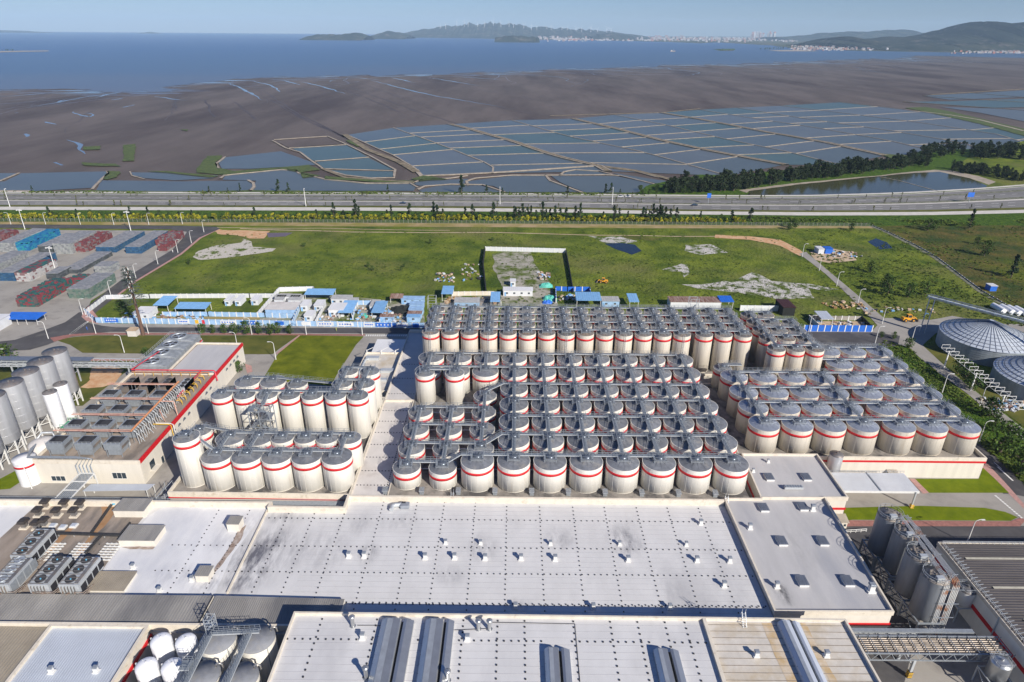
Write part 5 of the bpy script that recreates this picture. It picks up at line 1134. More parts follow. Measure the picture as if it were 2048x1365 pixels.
# ---------------------------------------------------------------- left silos
M['alum'] = mat('dull_aluminium', (.50, .51, .53), .38, metal=.35, var=.1, scale=.7, streak=1, rnd=.06)
M['silotop'] = mat('silo_top', (.17, .16, .16), .5, metal=.3, var=.2, scale=1, stain=(.26, .16, .10), stain_scale=.8, stain_lo=.55, stain_hi=.7)
def leg_silo(name, label, x, y, r, z0, z1, m, mt, grp, legs=8, cone=2.6):
    t = thing(name, label, 'silo', (x, y, 0), group=grp); b = MB(); b.lathe(0, 0, [(.4, z0-cone), (r*.97, z0-.1), (r, z0), (r, z1)], 32, bot=True)
    for k in range(1, 6): b.lathe(0, 0, [(r+.01, z0+(z1-z0)*k/6-.04), (r+.035, z0+(z1-z0)*k/6), (r+.01, z0+(z1-z0)*k/6+.04)], 32)
    b.build('shell', m, t); b = MB(); b.lathe(0, 0, [(r+.03, z1-.05), (r+.03, z1+.08), (.5, z1+.45)], 32, top=True); b.cyl(0, 0, z1+.45, z1+.9, .35, n=10); b.cyl(1, .6, z1+.3, z1+.6, .25, n=8); b.build('top', mt, t)
    for k in range(legs):
        a = 2*math.pi*(k+.5)/legs; a2 = 2*math.pi*(k+1.5)/legs; p = (r*.98*math.cos(a), r*.98*math.sin(a)); q = (r*.98*math.cos(a2), r*.98*math.sin(a2))
        b = MB(); b.beam((*p, 0), (*p, z0+.1), .34); b.beam((*p, z0*.45), (*q, z0*.45), .16); b.beam((*p, z0*.45), (*q, z0*.95), .12); b.build('leg', M['steelw'], t)
    return t
for i, y in enumerate((198.6, 191.2, 184.0, 176.5, 168.6, 161.2)):
    leg_silo('grain_silo', 'tall dull aluminium silo on white legs, %s from the back' % ordi(i+1), -156.0, y, 3.75, 5.2, 20.5, M['alum'], M['silotop'], 'aluminium silos along the left edge')
for i, y in enumerate((187.6, 182.2)):
    leg_silo('slim_silo', 'slim white silo in front of the aluminium ones, %s of two' % ('farther', 'nearer')[i], -149.0, y, 2.1, 2.0, 14.0, M['tankw'], M['silotop'], 'slim white silos', 6, 1.4)
t = thing('storage_tank', 'white tank with red band standing at the corner of the cooler building', 'tank', (-140.2, 154.4, 0)); b = MB(); b.lathe(0, 0, [(2.9, 0), (2.9, 8.4)], 30); b.build('body', M['tankw'], t); b = MB(); b.lathe(0, 0, [(2.905, 6.2), (2.94, 6.2), (2.94, 6.9), (2.905, 6.9)], 30); b.build('band', M['red'], t); b = MB(); b.lathe(0, 0, [(2.95, 8.35), (2.95, 8.45), (.3, 8.9)], 30, top=True); b.build('roof', M['membw'], t)
t = thing('storage_tank', 'low white dome-topped tank behind the red-banded one', 'tank', (-140.8, 163, 0)); b = MB(); b.lathe(0, 0, [(3.6, 0), (3.6, 7.6), (3.0, 8.1), (1.4, 8.7), (.1, 8.9)], 30); b.build('body', M['membc'], t); b = MB(); b.tube([(-2, 1, 8.2), (-1, 2.4, 9.6), (2.2, 2.6, 9.6), (3.2, 1.4, 8.8), (3.3, .6, 0)], .3, 8); b.build('pipe', M['galvl'], t)
t = thing('green_platform', 'green railed platform at the left edge of the cooler roof', 'platform', (-139.5, 174, 7)); b = MB(); b.box(-1.6, 1.4, -2, 2, 0, .15); b.rail([(-1.6, -2, .15), (1.4, -2, .15), (1.4, 2, .15), (-1.6, 2, .15)], 1.1, 1, .08); b.build('deck', mat('green_paint', (.07, .32, .17), .5), t)
# conveyor gallery and pipe bridge behind the silos
t = thing('conveyor_gallery', 'dark covered pipe gallery running behind the aluminium silos', 'conveyor', (-161.5, 155, 0)); b = MB(); b.beam((0, 0, 9.6), (0, 57, 9.6), 1.6, 1.2); b.build('gallery', M['hatch'], t); b = MB()
for y in (8, 30, 52):
    for s in (-.7, .7): b.beam((s, y, 0), (s, y, 9), .3)
b.build('support', M['galvl'], t)
t = thing('pipe_bridge', 'white truss pipe bridge with dark roof at the upper left', 'pipe bridge', (-230, 212, 0)); b = MB(); z0, z1 = 7.6, 9.6; L0 = 92
b.box(0, L0*.82, -.6, 2.6, z1+.35, z1+.6); b.build('cover', M['hatch'], t); b = MB()
for y in (-.5, 2.5):
    b.beam((0, y, z0), (L0, y, z0), .25); b.beam((0, y, z1), (L0, y, z1), .25)
    for k in range(31): b.beam((k*3, y, z0), (k*3, y, z1), .14); b.beam((k*3, y, z0 if k % 2 else z1), (min(L0, k*3+3), y, z1 if k % 2 else z0), .14)
for k in range(31): b.beam((k*3, -.5, z0), (k*3, 2.5, z0), .12)
for y in (0, .7, 1.4, 2.1): b.tube([(0, y, z0+.3), (L0, y, z0+.3)], .2, 6)
b.build('truss', M['galvl'], t)
for k in (24, 46, 68, 89):
    b = MB()
    for y in (-.4, 2.4): b.beam((k, y, 0), (k, y, z0), .4)
    b.beam((k, -.4, z0*.6), (k, 2.4, z0*.6), .15); b.build('pier', M['galvl'], t)
# ---------------------------------------------------------------- right: concrete silos, pipes, rack, warehouse
M['csilo'] = mat('weathered_silo', (.21, .225, .245), .55, metal=.2, var=.14, scale=.6, streak=1, rnd=.06)
M['grime'] = mat('silo_head_grime', (.13, .12, .11), .6, metal=.2, scale=1.5, col2=(.34, .30, .26))
for i, (x, y) in enumerate([G(a, c, 15.6) for a, c in ((1781, 1028), (1814, 1063), (1840, 1107), (1873, 1150))]):
    t = thing('malt_silo', 'weathered grey silo on a steel frame, %s from the back' % ordi(i+1), 'silo', (x, y, 0), group='weathered silos beside the grey roof block')
    r = 2.75; z0, z1 = 4.6, 15.3
    b = MB(); b.lathe(0, 0, [(.5, 2.6), (r, z0), (r, z1)], 30, bot=True); b.build('shell', M['csilo'], t)
    b = MB(); b.lathe(0, 0, [(r+.04, z1-.05), (r+.04, z1+.1), (.6, z1+.9)], 30, top=True)
    for k in range(16): b.cbox(R.uniform(-1.9, 1.9), R.uniform(-1.9, 1.9), z1+.3, R.uniform(.2, .5), R.uniform(.2, .5), R.uniform(.3, .9))
    b.build('head', M['grime'], t)
    b = MB(); b.rail([(r*math.cos(a*math.pi/6), r*math.sin(a*math.pi/6), z1+.1) for a in range(13)], 1.1, 2, .06); b.cbox(-.3, -1.6, z1+.4, 1.5, .9, .9); b.build('handrail', M['galvl'], t)
    b = MB()
    for a in (-2.6, 2.6):
        for c in (-3.1, 3.1): b.beam((a, c, 0), (a, c, z0+.3), .35)
    for s in (-2.6, 2.6): b.beam((s, -3.1, z0), (s, 3.1, z0), .3); b.beam((s, -3.1, .5), (s, 3.1, z0-.3), .16); b.beam((s, 3.1, .5), (s, -3.1, z0-.3), .16); b.beam((-2.6, s*1.19, z0), (2.6, s*1.19, z0), .3); b.beam((-2.6, s*1.19, .5), (2.6, s*1.19, z0-.3), .16)
    b.build('leg_frame', M['galv'], t)
t = thing('conveying_pipes', 'bundle of pale rust-streaked pipes over the weathered silos dropping to the ground', 'pipework', (91.0, 104.9, -.4)); b = MB()
for k in range(9):
    a = (k if k < 4 else k+1.4)*.33-.3; b.tube([(1.5+a*.6, 18.6, 16.7+.1*(k % 3)), (1.0+a*.8, 9, 16.9), (.3+a, -.6, 16.9), (.25+a, -1.9, 16.6), (.3+a, -2.5, 15.8), (.5+a, -2.6, .3)], .075, 8)
b.build('pipe', mat('streaked_pipe', (.50, .51, .51), .5, metal=.2, scale=.25, col2=(.60, .60, .58), stain=(.42, .20, .10), stain_scale=.35, stain_lo=.52, stain_hi=.64), t); b = MB()
for y in (0, 6, 12, 18): b.beam((-.6, y, 16.6), (4.0, y, 16.6), .14)
for z in (3, 7, 11, 15): b.beam((-.1, -2.75, z), (4.2, -2.75, z), .12)
b.build('bracket', M['galv'], t)
for a, c, s, l_ in ((1935, 1178, 1.9, 'small cream tank on a steel platform beside the silo pipes'), (2003, 1325, 1.9, 'stainless tank on legs at the lower right corner')):
    x, y = G(a, c, 8.0); t = thing('day_tank', l_, 'tank', (x, y, 0)); b = MB(); b.lathe(0, 0, [(.3, 3.2), (s, 4.2), (s, 8.0)], 26, bot=True); b.build('shell', M['cream'] if c < 1200 else M['hood'], t)
    b = MB(); b.lathe(0, 0, [(s+.03, 7.95), (s+.03, 8.1), (s*.5, 8.6), (.3, 8.7)], 26, top=True); b.cyl(0, 0, 8.7, 9.1, .3, n=10); b.build('top', M['hood'] if c > 1200 else M['roofb'], t); b = MB()
    for u in (-2.1, 2.1):
        for v in (-2.1, 2.1): b.beam((u, v, 0), (u, v, 4.4), .22)
    for u in (-2.1, 2.1): b.beam((u, -2.1, 4.2), (u, 2.1, 4.2), .2); b.beam((-2.1, u, 4.2), (2.1, u, 4.2), .2); b.beam((u, -2.1, 1), (u, 2.1, 4), .12)
    b.build('leg', M['galvl'], t)
    b = MB(); b.rail([(-s*.8, -s*.8, 8.1), (s*.8, -s*.8, 8.1), (s*.8, s*.8, 8.1), (-s*.8, s*.8, 8.1), (-s*.8, -s*.8, 8.1)], 1, 1.2, .05); b.build('handrail', M['galvl'], t)
t = thing('pipe_bridge', 'wide steel rack of shiny horizontal pipes crossing below the weathered silos', 'pipe bridge', (68.2, 93.0, 0)); L0 = 33; b = MB()
for k in range(8): b.tube([(0, k*.5+.1, 6.6), (L0-(1.5 if k % 2 else 0), k*.5+.1, 6.6)], .15 if k % 3 else .2, 8)
b.build('pipe', mat('shiny_clad_pipe', (.27, .23, .19), .45, metal=.4, var=.4, scale=.6), t); b = MB()
for y in (-.3, 4.0):
    for z in (5.0, 6.9): b.beam((0, y, z), (L0, y, z), .22)
    for k in range(14): b.beam((k*2.5, y, 5.0), (min(L0, k*2.5+1.25), y, 6.9), .12); b.beam((k*2.5+1.25, y, 6.9), (min(L0, k*2.5+2.5), y, 5.0), .12)
for k in range(17): b.beam((k*2.05, -.3, 7.02), (k*2.05, 4.0, 7.02), .14)
b.beam((-2, 5.6, 6.6), (L0-4, 5.6, 6.6), .9, .4)
b.build('truss', M['galv'], t)
for k in (14, 31):
    b = MB(); b.beam((k, -.2, 0), (k, -.2, 5), .5); b.beam((k, 3.9, 0), (k, 3.9, 5), .5); b.beam((k, -.2, 3), (k, 3.9, 4.6), .2); p_ = b.build('pier', M['galvl'], t)
    b = MB()
    for q in range(4): b.cbox(k, -.2, .2+q*.42, .86, .86, .2)
    b.build('warning_band', M['yelp'], p_)
    b = MB(); b.cbox(k, -.2, 0, .8, .8, 1.7); b.build('warning_base', M['fix'], p_)
t = thing('pipe_rack', 'low truss rack of white pipes under the edge of the grey roof block', 'pipe rack', (69.5, 99.8, 0)); b = MB()
for k in range(5): b.tube([(0, k*.4-1, 4.7), (17, k*.4-1, 4.7)], .13, 6)
b.build('pipe', M['galvl'], t); b = MB()
for k in range(9): b.beam((k*2, -1.2, 4.4), (k*2, 1, 4.4), .12); b.beam((k*2, -1.2, 3.4), (k*2+2, -1.2, 4.8), .1); b.beam((k*2, -1.2, 0) if k % 3 == 0 else (k*2, -1.2, 3.4), (k*2, -1.2, 4.8), .14)
b.beam((0, -1.2, 3.4), (18, -1.2, 3.4), .12); b.beam((0, -1.2, 4.8), (24, -1.2, 4.8), .12); b.build('truss', M['galv'], t)
wh = [(103.0, 60), (170, 60), (170, 122.4), (103.0, 122.4)]
t, rf, o = shell('warehouse', 'big warehouse with dark brown ribbed roof and cream wall with red stripe', wh, 0, 8.8, 9.2, M['corrd'], mwall=M['cream'], redband=(4.2, 5.2), w=.25)
b = MB()
for k in range(84): b.box(.4, 66.6, .5+k*.74, .72+k*.74, 8.8, 9.0)
b.build('ribs', M['corrd'], rf)
b = MB()
for k in range(5): b.box(3.5+k*.6, 3.5+k*.6+30, 57.0-k*8.9, 57.6-k*8.9, 9.01, 9.06)
b.build('skylight', mat('fibreglass', (.48, .45, .36), .5), rf)
b = MB(); b.rail([(.6, .6, 9.0), (.6, 62, 9.0), (66, 62, 9.0)], .9, 1.6, .08); b.build('handrail', M['galvl'], t)
b = MB()
for k in range(60):
    b.beam((.8, 1+k, 9.05), (2.2, 1+k, 9.4), .1)
b.build('clamp', M['galvl'], t)
b = MB(); b.beam((-.2, 40, 9), (-.2, 40, 0), .2); b.beam((-.2, 18, 9), (-.2, 18, 0), .2); b.build('downpipe', M['galvl'], t)
t = thing('service_canopy', 'white truss canopy roof beside the right tank block', 'canopy', (91.6, 146.4, 0)); b = MB(); b.box(0, 21.3, 0, 8.3, 5.4, 5.55); b.build('roof', M['membw'], t); b = MB()
for k in range(24): b.box(.2, 21.1, .2+k*.34, .26+k*.34, 5.55, 5.61)
b.box(10.4, 10.8, 0, 8.3, 5.552, 5.7); b.rail([(0, 8.3, 5.6), (21.3, 8.3, 5.6)], .7, 1.0, .06); b.build('ribs', M['glaz'], t); b = MB(); b.box(0, 21.3, -.1, 0, 4.9, 5.6); b.build('fascia', M['steelw'], t); b = MB(); b.beam((20.3, -.2, 0), (20.3, -.2, 5.4), .35); b.beam((20.3, 7.6, 0), (20.3, 7.6, 5.4), .35); b.build('post', M['galvl'], t); b = MB(); b.cbox(20.3, -.2, 0, .9, .9, .35); b.cbox(20.3, -.2, .75, .9, .9, .35); b.build('bollard', M['yelp'], t)
x, y = 94.2, 158.0; leg_silo('day_silo', 'single ribbed metal silo standing before the red-striped deck wall', x, y, 1.9, 2.2, 9.6, M['alum'], M['silotop'], None, 6, 1.2)
for x, y, l_ in ((112.8, 158.6, 'small cream lean-to at the foot of the right deck wall'), (88.5, 138.6, 'small cream door hood on the end of the grey roof block')):
    t = thing('door_hood', l_, 'door hood', (x, y, 0)); b = MB(); b.box(-1.2, 1.2, -1.2, 1.2, 0, 2.2); b.build('wall', M['wall'], t); b = MB(); b.add([(-1.5, -1.6, 2.2), (1.5, -1.6, 2.2), (1.5, 1.3, 3), (-1.5, 1.3, 3)], [(0, 1, 2, 3), (3, 2, 1, 0)]); b.build('roof', M['parap'], t); b = MB(); b.box(-.9, -.3, -1.24, -1.2, .8, 1.5); b.box(.3, .9, -1.24, -1.2, .8, 1.5); b.build('window', M['glass'], t)
x, y = G(1712, 1060, 1); t = thing('steel_barrier', 'white steel barrier rail beside the grey roof block', 'barrier', (x, y, 0)); b = MB(); b.rail([(-2.8, -.3, 0), (3, .3, 0)], 1.1, 1.4, .12); b.build('rail', M['steelw'], t)
# ---------------------------------------------------------------- grain bins on the right
M['bin'] = mat('bin_galvanised', (.60, .65, .70), .4, metal=.3, var=.1, scale=.4)
M['binw'] = mat('bin_wall', (.30, .34, .37), .5, metal=.35, var=.12, scale=.5, streak=1)
def bin_(label, x, y, r, zh, za):
    t = thing('grain_bin', label, 'grain bin', (x, y, 0), group='round grain bins'); n = 48; b = MB(); b.lathe(0, 0, [(r, 0), (r, zh)], n)
    for k in range(1, 7): b.lathe(0, 0, [(r, zh*k/7-.08), (r+.06, zh*k/7), (r, zh*k/7+.08)], n)
    b.build('wall', M['binw'], t)
    b = MB(); b.lathe(0, 0, [(r+.3, zh-.1), (.8, za)], n, top=True); b.build('roof', M['bin'], t)
    b = MB()
    for k in range(48):
        a = 2*math.pi*k/48; b.beam(((r+.2)*math.cos(a), (r+.2)*math.sin(a), zh), (.9*math.cos(a), .9*math.sin(a), za+.02), .14)
    b.build('rib', M['hatch'], t); b = MB()
    for k in range(1, 9):
        rr = r*(k+.4)/9; z = zh+(za-zh)*(1-rr/(r+.3)); b.lathe(0, 0, [(rr+.15, z-.02), (rr+.1, z+.14), (rr-.1, z+.16)], n)
    b.build('ring', M['hatch'], t)
bin_('huge round metal grain bin with ribbed cone roof, farthest of three', 197.5, 248.5, 17.0, 6.8, 13.5)
bin_('round metal grain bin in front of the largest one', 197.0, 214, 16, 6.5, 12.4)
bin_('round metal grain bin at the right edge, partly out of view', 206, 192, 13, 6.5, 11.5)
t = thing('bin_conveyor', 'long sloping truss conveyor lying over the grain bin roofs', 'conveyor', (178, 262, 0)); b = MB(); p, q = (2, 4, 16.5), (40, -40, 16.5)
for s in (-.8, .8):
    for z in (0, 1.6): b.beam((p[0]+s, p[1], p[2]+z), (q[0]+s, q[1], q[2]+z), .2)
    for k in range(20): b.beam((p[0]+s+38*k/20, p[1]-44*k/20, p[2]), (p[0]+s+38*(k+1)/20, p[1]-44*(k+1)/20, p[2]+1.6), .1)
b.build('truss', M['galv'], t); b = MB(); b.beam((p[0], p[1], p[2]+.6), (q[0], q[1], q[2]+.6), 1.1, .5); b.build('belt_cover', M['bin'], t); b = MB(); b.beam((3, 4, 0), (3, 4, 16.5), .3); b.beam((4.4, 2.5, 0), (4.4, 2.5, 16.5), .3); b.beam((36, -36, 0), (36, -36, 16.5), .3); b.build('support', M['galvl'], t)
t = thing('intake_house', 'tan hopper house with dark panels between the grain bins', 'intake house', (189, 201, 0)); b = MB(); b.beam((-3, 4, 8.5), (9, -6, 8.5), 3.0, 1.2); b.beam((-3, 4, 0), (-3, 4, 8), .5); b.beam((9, -6, 0), (9, -6, 8), .5); b.build('gallery', M['roofb'], t); b = MB()
for k in range(4): b.cbox(-1.6+k*2.9, 2.8-k*2.42, 9.12, 1.9, 1.3, .1)
b.build('panel', M['dark'], t)
t = thing('pipe_gantry', 'white zigzag steel gantry without pipes crossing towards the grain bins', 'gantry', (169, 205, 0)); b = MB(); n = 16
P0 = G(1893, 690, 9); P1 = G(2048, 812, 9)
for k in range(n):
    u = k/(n-1); x = P0[0]+(P1[0]-P0[0])*u-169; y = P0[1]+(P1[1]-P0[1])*u-205
    b.beam((x-1.6, y, 9), (x+1.6, y, 9), .13); b.beam((x-1.6, y, 7.6), (x+1.6, y, 7.6), .13); b.beam((x-1.6, y, 7.6), (x-1.6, y, 9), .12); b.beam((x+1.6, y, 7.6), (x+1.6, y, 9), .12)
    if k < n-1:
        x2 = P0[0]+(P1[0]-P0[0])*(k+1)/(n-1)-169; y2 = P0[1]+(P1[1]-P0[1])*(k+1)/(n-1)-205
        for s in (-1.6, 1.6): b.beam((x+s, y, 7.6), (x2+s, y2, 7.6), .1)
b.build('truss', M['steelw'], t); b = MB()
for u in (.06, .45, .8): x = P0[0]+(P1[0]-P0[0])*u-169; y = P0[1]+(P1[1]-P0[1])*u-205; b.beam((x, y, 0), (x, y, 7.6), .4)
b.build('pier', M['steelw'], t)
# ================================================================ ROOFTOP PLANT ON THE STAINED SECTION
Zr = ZR+.03
def onroof(cx, cy, z=ZR): return G(cx, cy, z)
for i, (a, c) in enumerate(((91.5, 1017), (129.6, 1018), (161, 1019), (76, 1034), (113.5, 1035), (148, 1035), (48, 1058), (88, 1055), (73, 1060))):
    x, y = onroof(a, c); t = thing('mushroom_vent', 'dark square mushroom vent on the stained roof, %s of nine' % ordi(i+1), 'roof vent', (x, y+.4, Zr), group='dark mushroom vents on the stained roof')
    b = MB(); b.cbox(0, 0, 0, 2.0, 1.8, .35); b.build('curb', M['parap'], t); b = MB(); b.cbox(0, 0, .35, 1.1, 1.0, 1.6); b.build('duct', M['roofb'], t); b = MB(); b.add([(-1.05, -1, 1.75), (1.05, -1, 1.75), (1.05, 1, 1.75), (-1.05, 1, 1.75), (-.8, -.75, 2.4), (.8, -.75, 2.4), (.8, .75, 2.4), (-.8, .75, 2.4)], [(3,2,1,0),(4,5,6,7),(0,1,5,4),(1,2,6,5),(2,3,7,6),(3,0,4,7)]); b.build('cap', mat('sooty_cap', (.045, .038, .034), .6, var=.3, scale=2), t)
for i, (a, c) in enumerate(((105, 1055), (124.5, 1058), (147, 1055))):
    x, y = onroof(a, c); t = thing('roof_light', 'small pale roof light on a white curb, %s from left on the stained roof' % ordi(i+1), 'roof light', (x, y+.3, Zr), group='small roof lights'); b = MB(); b.cbox(0, 0, 0, 1.6, 1.5, .4); b.build('curb', M['steelw'], t); b = MB(); b.cbox(0, 0, .4, 1.2, 1.1, .25); b.build('lid', M['corrl'], t)
t = thing('pipe_run', 'black insulated pipes crossing the stained roof', 'pipework', (*onroof(202, 1076), Zr)); o_ = Vector(t.location)
blk = mat('black_insulation', (.04, .038, .036), .5, var=.3, scale=2)
b = MB()
def rp(pts, dz=.7, off=0): return [(G(a, c, ZR)[0]-o_.x+off, G(a, c, ZR)[1]-o_.y+off*.5, dz) for a, c in pts]
for k in (0, .5, 1.0): b.tube(rp([(88, 1072), (240, 1077)], .7, k), .2, 6)
for k in (0, .45): b.tube(rp([(183, 1071), (224, 1013), (236, 1012)], .8, k), .18, 6); b.tube(rp([(202, 1077), (171, 1112)], .8, k), .18, 6); b.tube(rp([(86, 1073), (45, 1114)], .8, k), .2, 6)
b.tube(rp([(240, 1077), (262, 1050)], .7), .22, 6)
b.build('pipe', blk, t)
b = MB()
for p, q in (((88, 1072), (240, 1077)), ((183, 1071), (224, 1013))):
    for k in range(6): x, y = G(p[0]+(q[0]-p[0])*k/5, p[1]+(q[1]-p[1])*k/5, ZR); b.beam((x-o_.x, y-o_.y, 0), (x-o_.x, y-o_.y, .7), .12)
b.build('support', M['galvl'], t)
b = MB(); x, y = onroof(230, 1013); b.cyl(x-o_.x, y-o_.y, .8, 1.1, .5, n=14); b.build('valve_cap', mat('cap_blue', (.10, .42, .62), .4), t)
for g_ in range(3):
    x0, y0 = onroof((60, 118, 176)[g_], 1122); x0 += 1.2; t = thing('paver_grid', 'grid of white concrete bearers on the stained roof, %s of three' % ordi(g_+1), 'roof bearers', (x0, y0, Zr), group='grids of white bearers')
    for k in range(7):
        b = MB(); b.box(0, 3.9, k*.88, k*.88+.3, .05, .25)
        for q in range(4): b.cbox(.3+q*1.1, k*.88+.15, .25, .3, .3, .15)
        b.build('bearer', M['steelw'], t)
M['rustp'] = mat('rusty_valves', (.16, .10, .07), .7, scale=1.5, col2=(.30, .27, .24))
def chiller(x, y, lab_, w=4.4, d=9.0, h=3.6, solid=False):
    t = thing('air_chiller', lab_, 'chiller', (x, y, Zr), group='big air chillers on the stained roof'); b = MB(); b.box(0, w, 0, d, .5, h) ; b.build('casing', M['galvl'], t)
    b = MB()
    for k in range(4): b.box(w+.01, w+.05, .5+k*2.15, 2.3+k*2.15, .9, h-.9) if not solid else b.box(w+.01, w+.03, .3+k*2.15, 2.2+k*2.15, .8, h-.4)
    b.build('intake', M['dark'] if not solid else M['galv'], t)
    for k in range(3):
        b = MB(); b.lathe(w*.42, 1.6+k*2.9, [(1.08, h), (1.12, h+.25), (1.02, h+.25), (1.0, h+.05)], 18); f = b.build('fan_ring', M['fix'] if not solid else M['galv'], t)
        b = MB(); b.cyl(w*.42, 1.6+k*2.9, h+.02, h+.06, 1.0, n=16); b.build('fan', M['fix'] if not solid else M['glaz'], f)
        b = MB(); b.cyl(w*.42, 1.6+k*2.9, h+.08, h+.25, .17, n=8); b.build('hub', mat('hub_blue', (.15, .45, .65), .4) if not solid else M['galv'], f)
    b = MB()
    for k in range(5): b.tube([(.6+k*.7, -.15, .3), (.6+k*.7, -.15, h-.6), (.6+k*.7, .1, h-.3)], .12, 6)
    b.build('pipe', M['roofb'], t)
    b = MB(); b.box(w-1.0, w-.3, .4, d-.3, h, h+.22)
    for k in range(9): b.box(.2, w-1.1, k*d/9+.25, k*d/9+.4, h, h+.10)
    b.tube([(.3, .2, h+.3), (.3, d-.2, h+.3)], .12, 6); b.build('cable_tray', M['roofb'], t)
    b = MB()
    for k in range(14): b.cbox(R.uniform(.3, w-.3), R.uniform(-1.0, -.3), 0, R.uniform(.15, .5), R.uniform(.15, .4), R.uniform(.4, 2.2))
    for k in range(4): b.tube([(R.uniform(0, w), -.4, .4+k*.5), (w+.9, -.4, .4+k*.5), (w+1.0, 1.5+k, .4)], .1, 6)
    b.build('valve_group', M['rustp'], t)
chiller(*[v for v in (-114.8, 113.5)], 'air chiller with dark intakes at the left edge of the hall roof'); chiller(-113.5, 104.9, 'plain panelled air chiller nearest the lower left shed', solid=True, d=8)
chiller(-105.0, 105.0, 'air chiller with three dark blue-hubbed fans, middle of the front group', d=8.4); chiller(-98.4, 105.0, 'air chiller at the right of the front group, beside brown-lidded box', d=8.4)
x, y = onroof(68, 1078); t = thing('pump_set', 'small pump set with thin grey pipes beside the chiller', 'pump set', (x, y, Zr)); b = MB()
for k in range(6): b.cbox(R.uniform(-1.4, 1.4), R.uniform(-1.2, 1.2), 0, .5, .5, R.uniform(.6, 1.6)); b.tube([(-1.5, -1+k*.4, .8), (1.5, -1+k*.4, .8)], .07, 5)
b.build('pump', M['galvl'], t)
# ---- small building with crane posts behind the corridor
nb_ = px([(701, 729), (729, 690), (812, 692), (800, 745), (770, 800), (690, 800)], 6); Yn, Yf = nb_[0][1], nb_[1][1]
t, rf, o = shell('north_annex', 'flat-roofed cream annex with white posts behind the left tank block', [(-57.5, 199), (-43.4, 199), (-43.4, 229), (-57.5, 229)], 0, 5.4, 6.0, M['membt'], w=.35)
b = MB()
for x in (0, 5.6, 11.2): b.beam((x+.4, 29.6, 4), (x+.4, 29.6, 7.2), .35); b.beam((x+.4, 29.6, 7), (x+2.6, 31.5, 7.4), .14)
b.build('post', M['steelw'], t)
b = MB(); b.box(1, 6, 24, 26, 5.42, 6.5); b.box(8.5, 13.5, 14, 16, 5.42, 6.4); b.box(8.7, 12, 7.5, 9, 5.42, 6.2); b.tube([(1, 10, 6), (1, 23, 6), (2, 24, 6)], .5, 8); b.build('duct', M['galvl'], rf)
t = thing('loading_canopy', 'pale flat canopy over the loading dock beyond the annex', 'canopy', (-56, 229.3, 0)); b = MB(); b.box(0, 13, .3, 14, 4.6, 4.9); b.build('roof', M['membw'], t)
b = MB()
for x in (.5, 12.5): b.beam((x, 13.5, 0), (x, 13.5, 4.6), .3)
b.build('post', M['steelw'], t)

# ================================================================ CRATE STACKS
CR_ = {'red': [(.17, .045, .05), (.13, .045, .05), (.20, .10, .10), (.16, .15, .15)], 'green': [(.10, .16, .13), (.13, .17, .14), (.08, .13, .11), (.15, .18, .16)],
       'grey': [(.24, .25, .26), (.30, .31, .31), (.19, .20, .21), (.26, .28, .27)], 'blue': [(.02, .075, .16), (.025, .09, .19), (.02, .065, .13), (.04, .10, .17)],
       'dark': [(.05, .06, .07), (.07, .08, .09), (.05, .06, .06), (.09, .10, .11)], 'mix': [(.20, .04, .05), (.02, .11, .10), (.03, .08, .08), (.11, .08, .08)],
       'white': [(.42, .41, .40), (.34, .34, .34), (.40, .38, .37), (.20, .12, .12)], 'bright': [(.01, .13, .30), (.02, .20, .34), (.01, .12, .30), (.02, .22, .28)],
       'top': [(.23, .235, .25), (.19, .195, .21), (.27, .27, .28), (.21, .22, .235)]}
CM = {k: [mat('crate_%s_%d' % (k, i), c, .7, var=.15, scale=2) for i, c in enumerate(v)] for k, v in CR_.items()}
def stack(label, fl, fr, yt, yb, br, kind, topk='top', rough=.0):
    """fl/fr: front top corners (zoom px of x,y); yb base row; br: back top right"""
    q = lambda p: (p[0]/4.096, 440+p[1]/4.096)
    yb += (yb-yt)*.28; x0, y0 = G(*q((fl, yb))); x1, _ = G(*q((fr, yb)))
    tp = q((fl, yt))[1]; h = min((k*.1 for k in range(10, 90)), key=lambda h: abs(proj(x0, y0, h)[1]-tp))
    by = q(br)[1]; d = min((k*.5 for k in range(4, 200)), key=lambda d: abs(proj(x1, y0+d, h)[1]-by))
    # correct x because the top corners were read, not the base
    sx = proj(x0, y0, h)[0]; x0 += (fl/4.096-sx)*(x1-x0)/max(1, (fr-fl)/4.096)
    sx = proj(x1, y0, h)[0]; x1 += (fr/4.096-sx)*(x1-x0)/max(1, (fr-fl)/4.096)
    t = thing('crate_stack', label, 'crate stack', (x0, y0, .06), group='stacks of bottle crates in the yard'); W = x1-x0
    b = MB(); nx = max(2, int(W/1.25)); ny = max(2, int(d/1.25)); nz = max(2, int(h/.75))
    for i in range(nx):
        for j in range(ny):
            top = nz if R.random() > rough else nz-1
            for k in range(top):
                if 0 < i < nx-1 and 0 < j < ny-1 and k < nz-2: continue
                b.cur = R.choice([0, 0, 1, 2, 3]) if kind in ('mix', 'red') else R.randrange(4)
                jx = R.uniform(-.05, .05)*(1+rough*3); jy = R.uniform(-.05, .05)*(1+rough*3)
                b.box(i*W/nx+.03+jx, (i+1)*W/nx-.03+jx, j*d/ny+.03+jy, (j+1)*d/ny-.03+jy, k*h/nz+.02, (k+1)*h/nz-.03)
    b.build('crates', CM[kind], t)
    if topk:
        b = MB()
        for i in range(nx):
            for j in range(ny): b.cur = R.randrange(4); b.box(i*W/nx+.02, (i+1)*W/nx-.02, j*d/ny+.02, (j+1)*d/ny-.02, h-.01, h+.12+R.uniform(0, .1))
        b.build('top_pallets', CM[topk], t)
stack('long green crate stack with grey top, nearest the road', 545, 722, 568, 628, (930, 438), 'green')
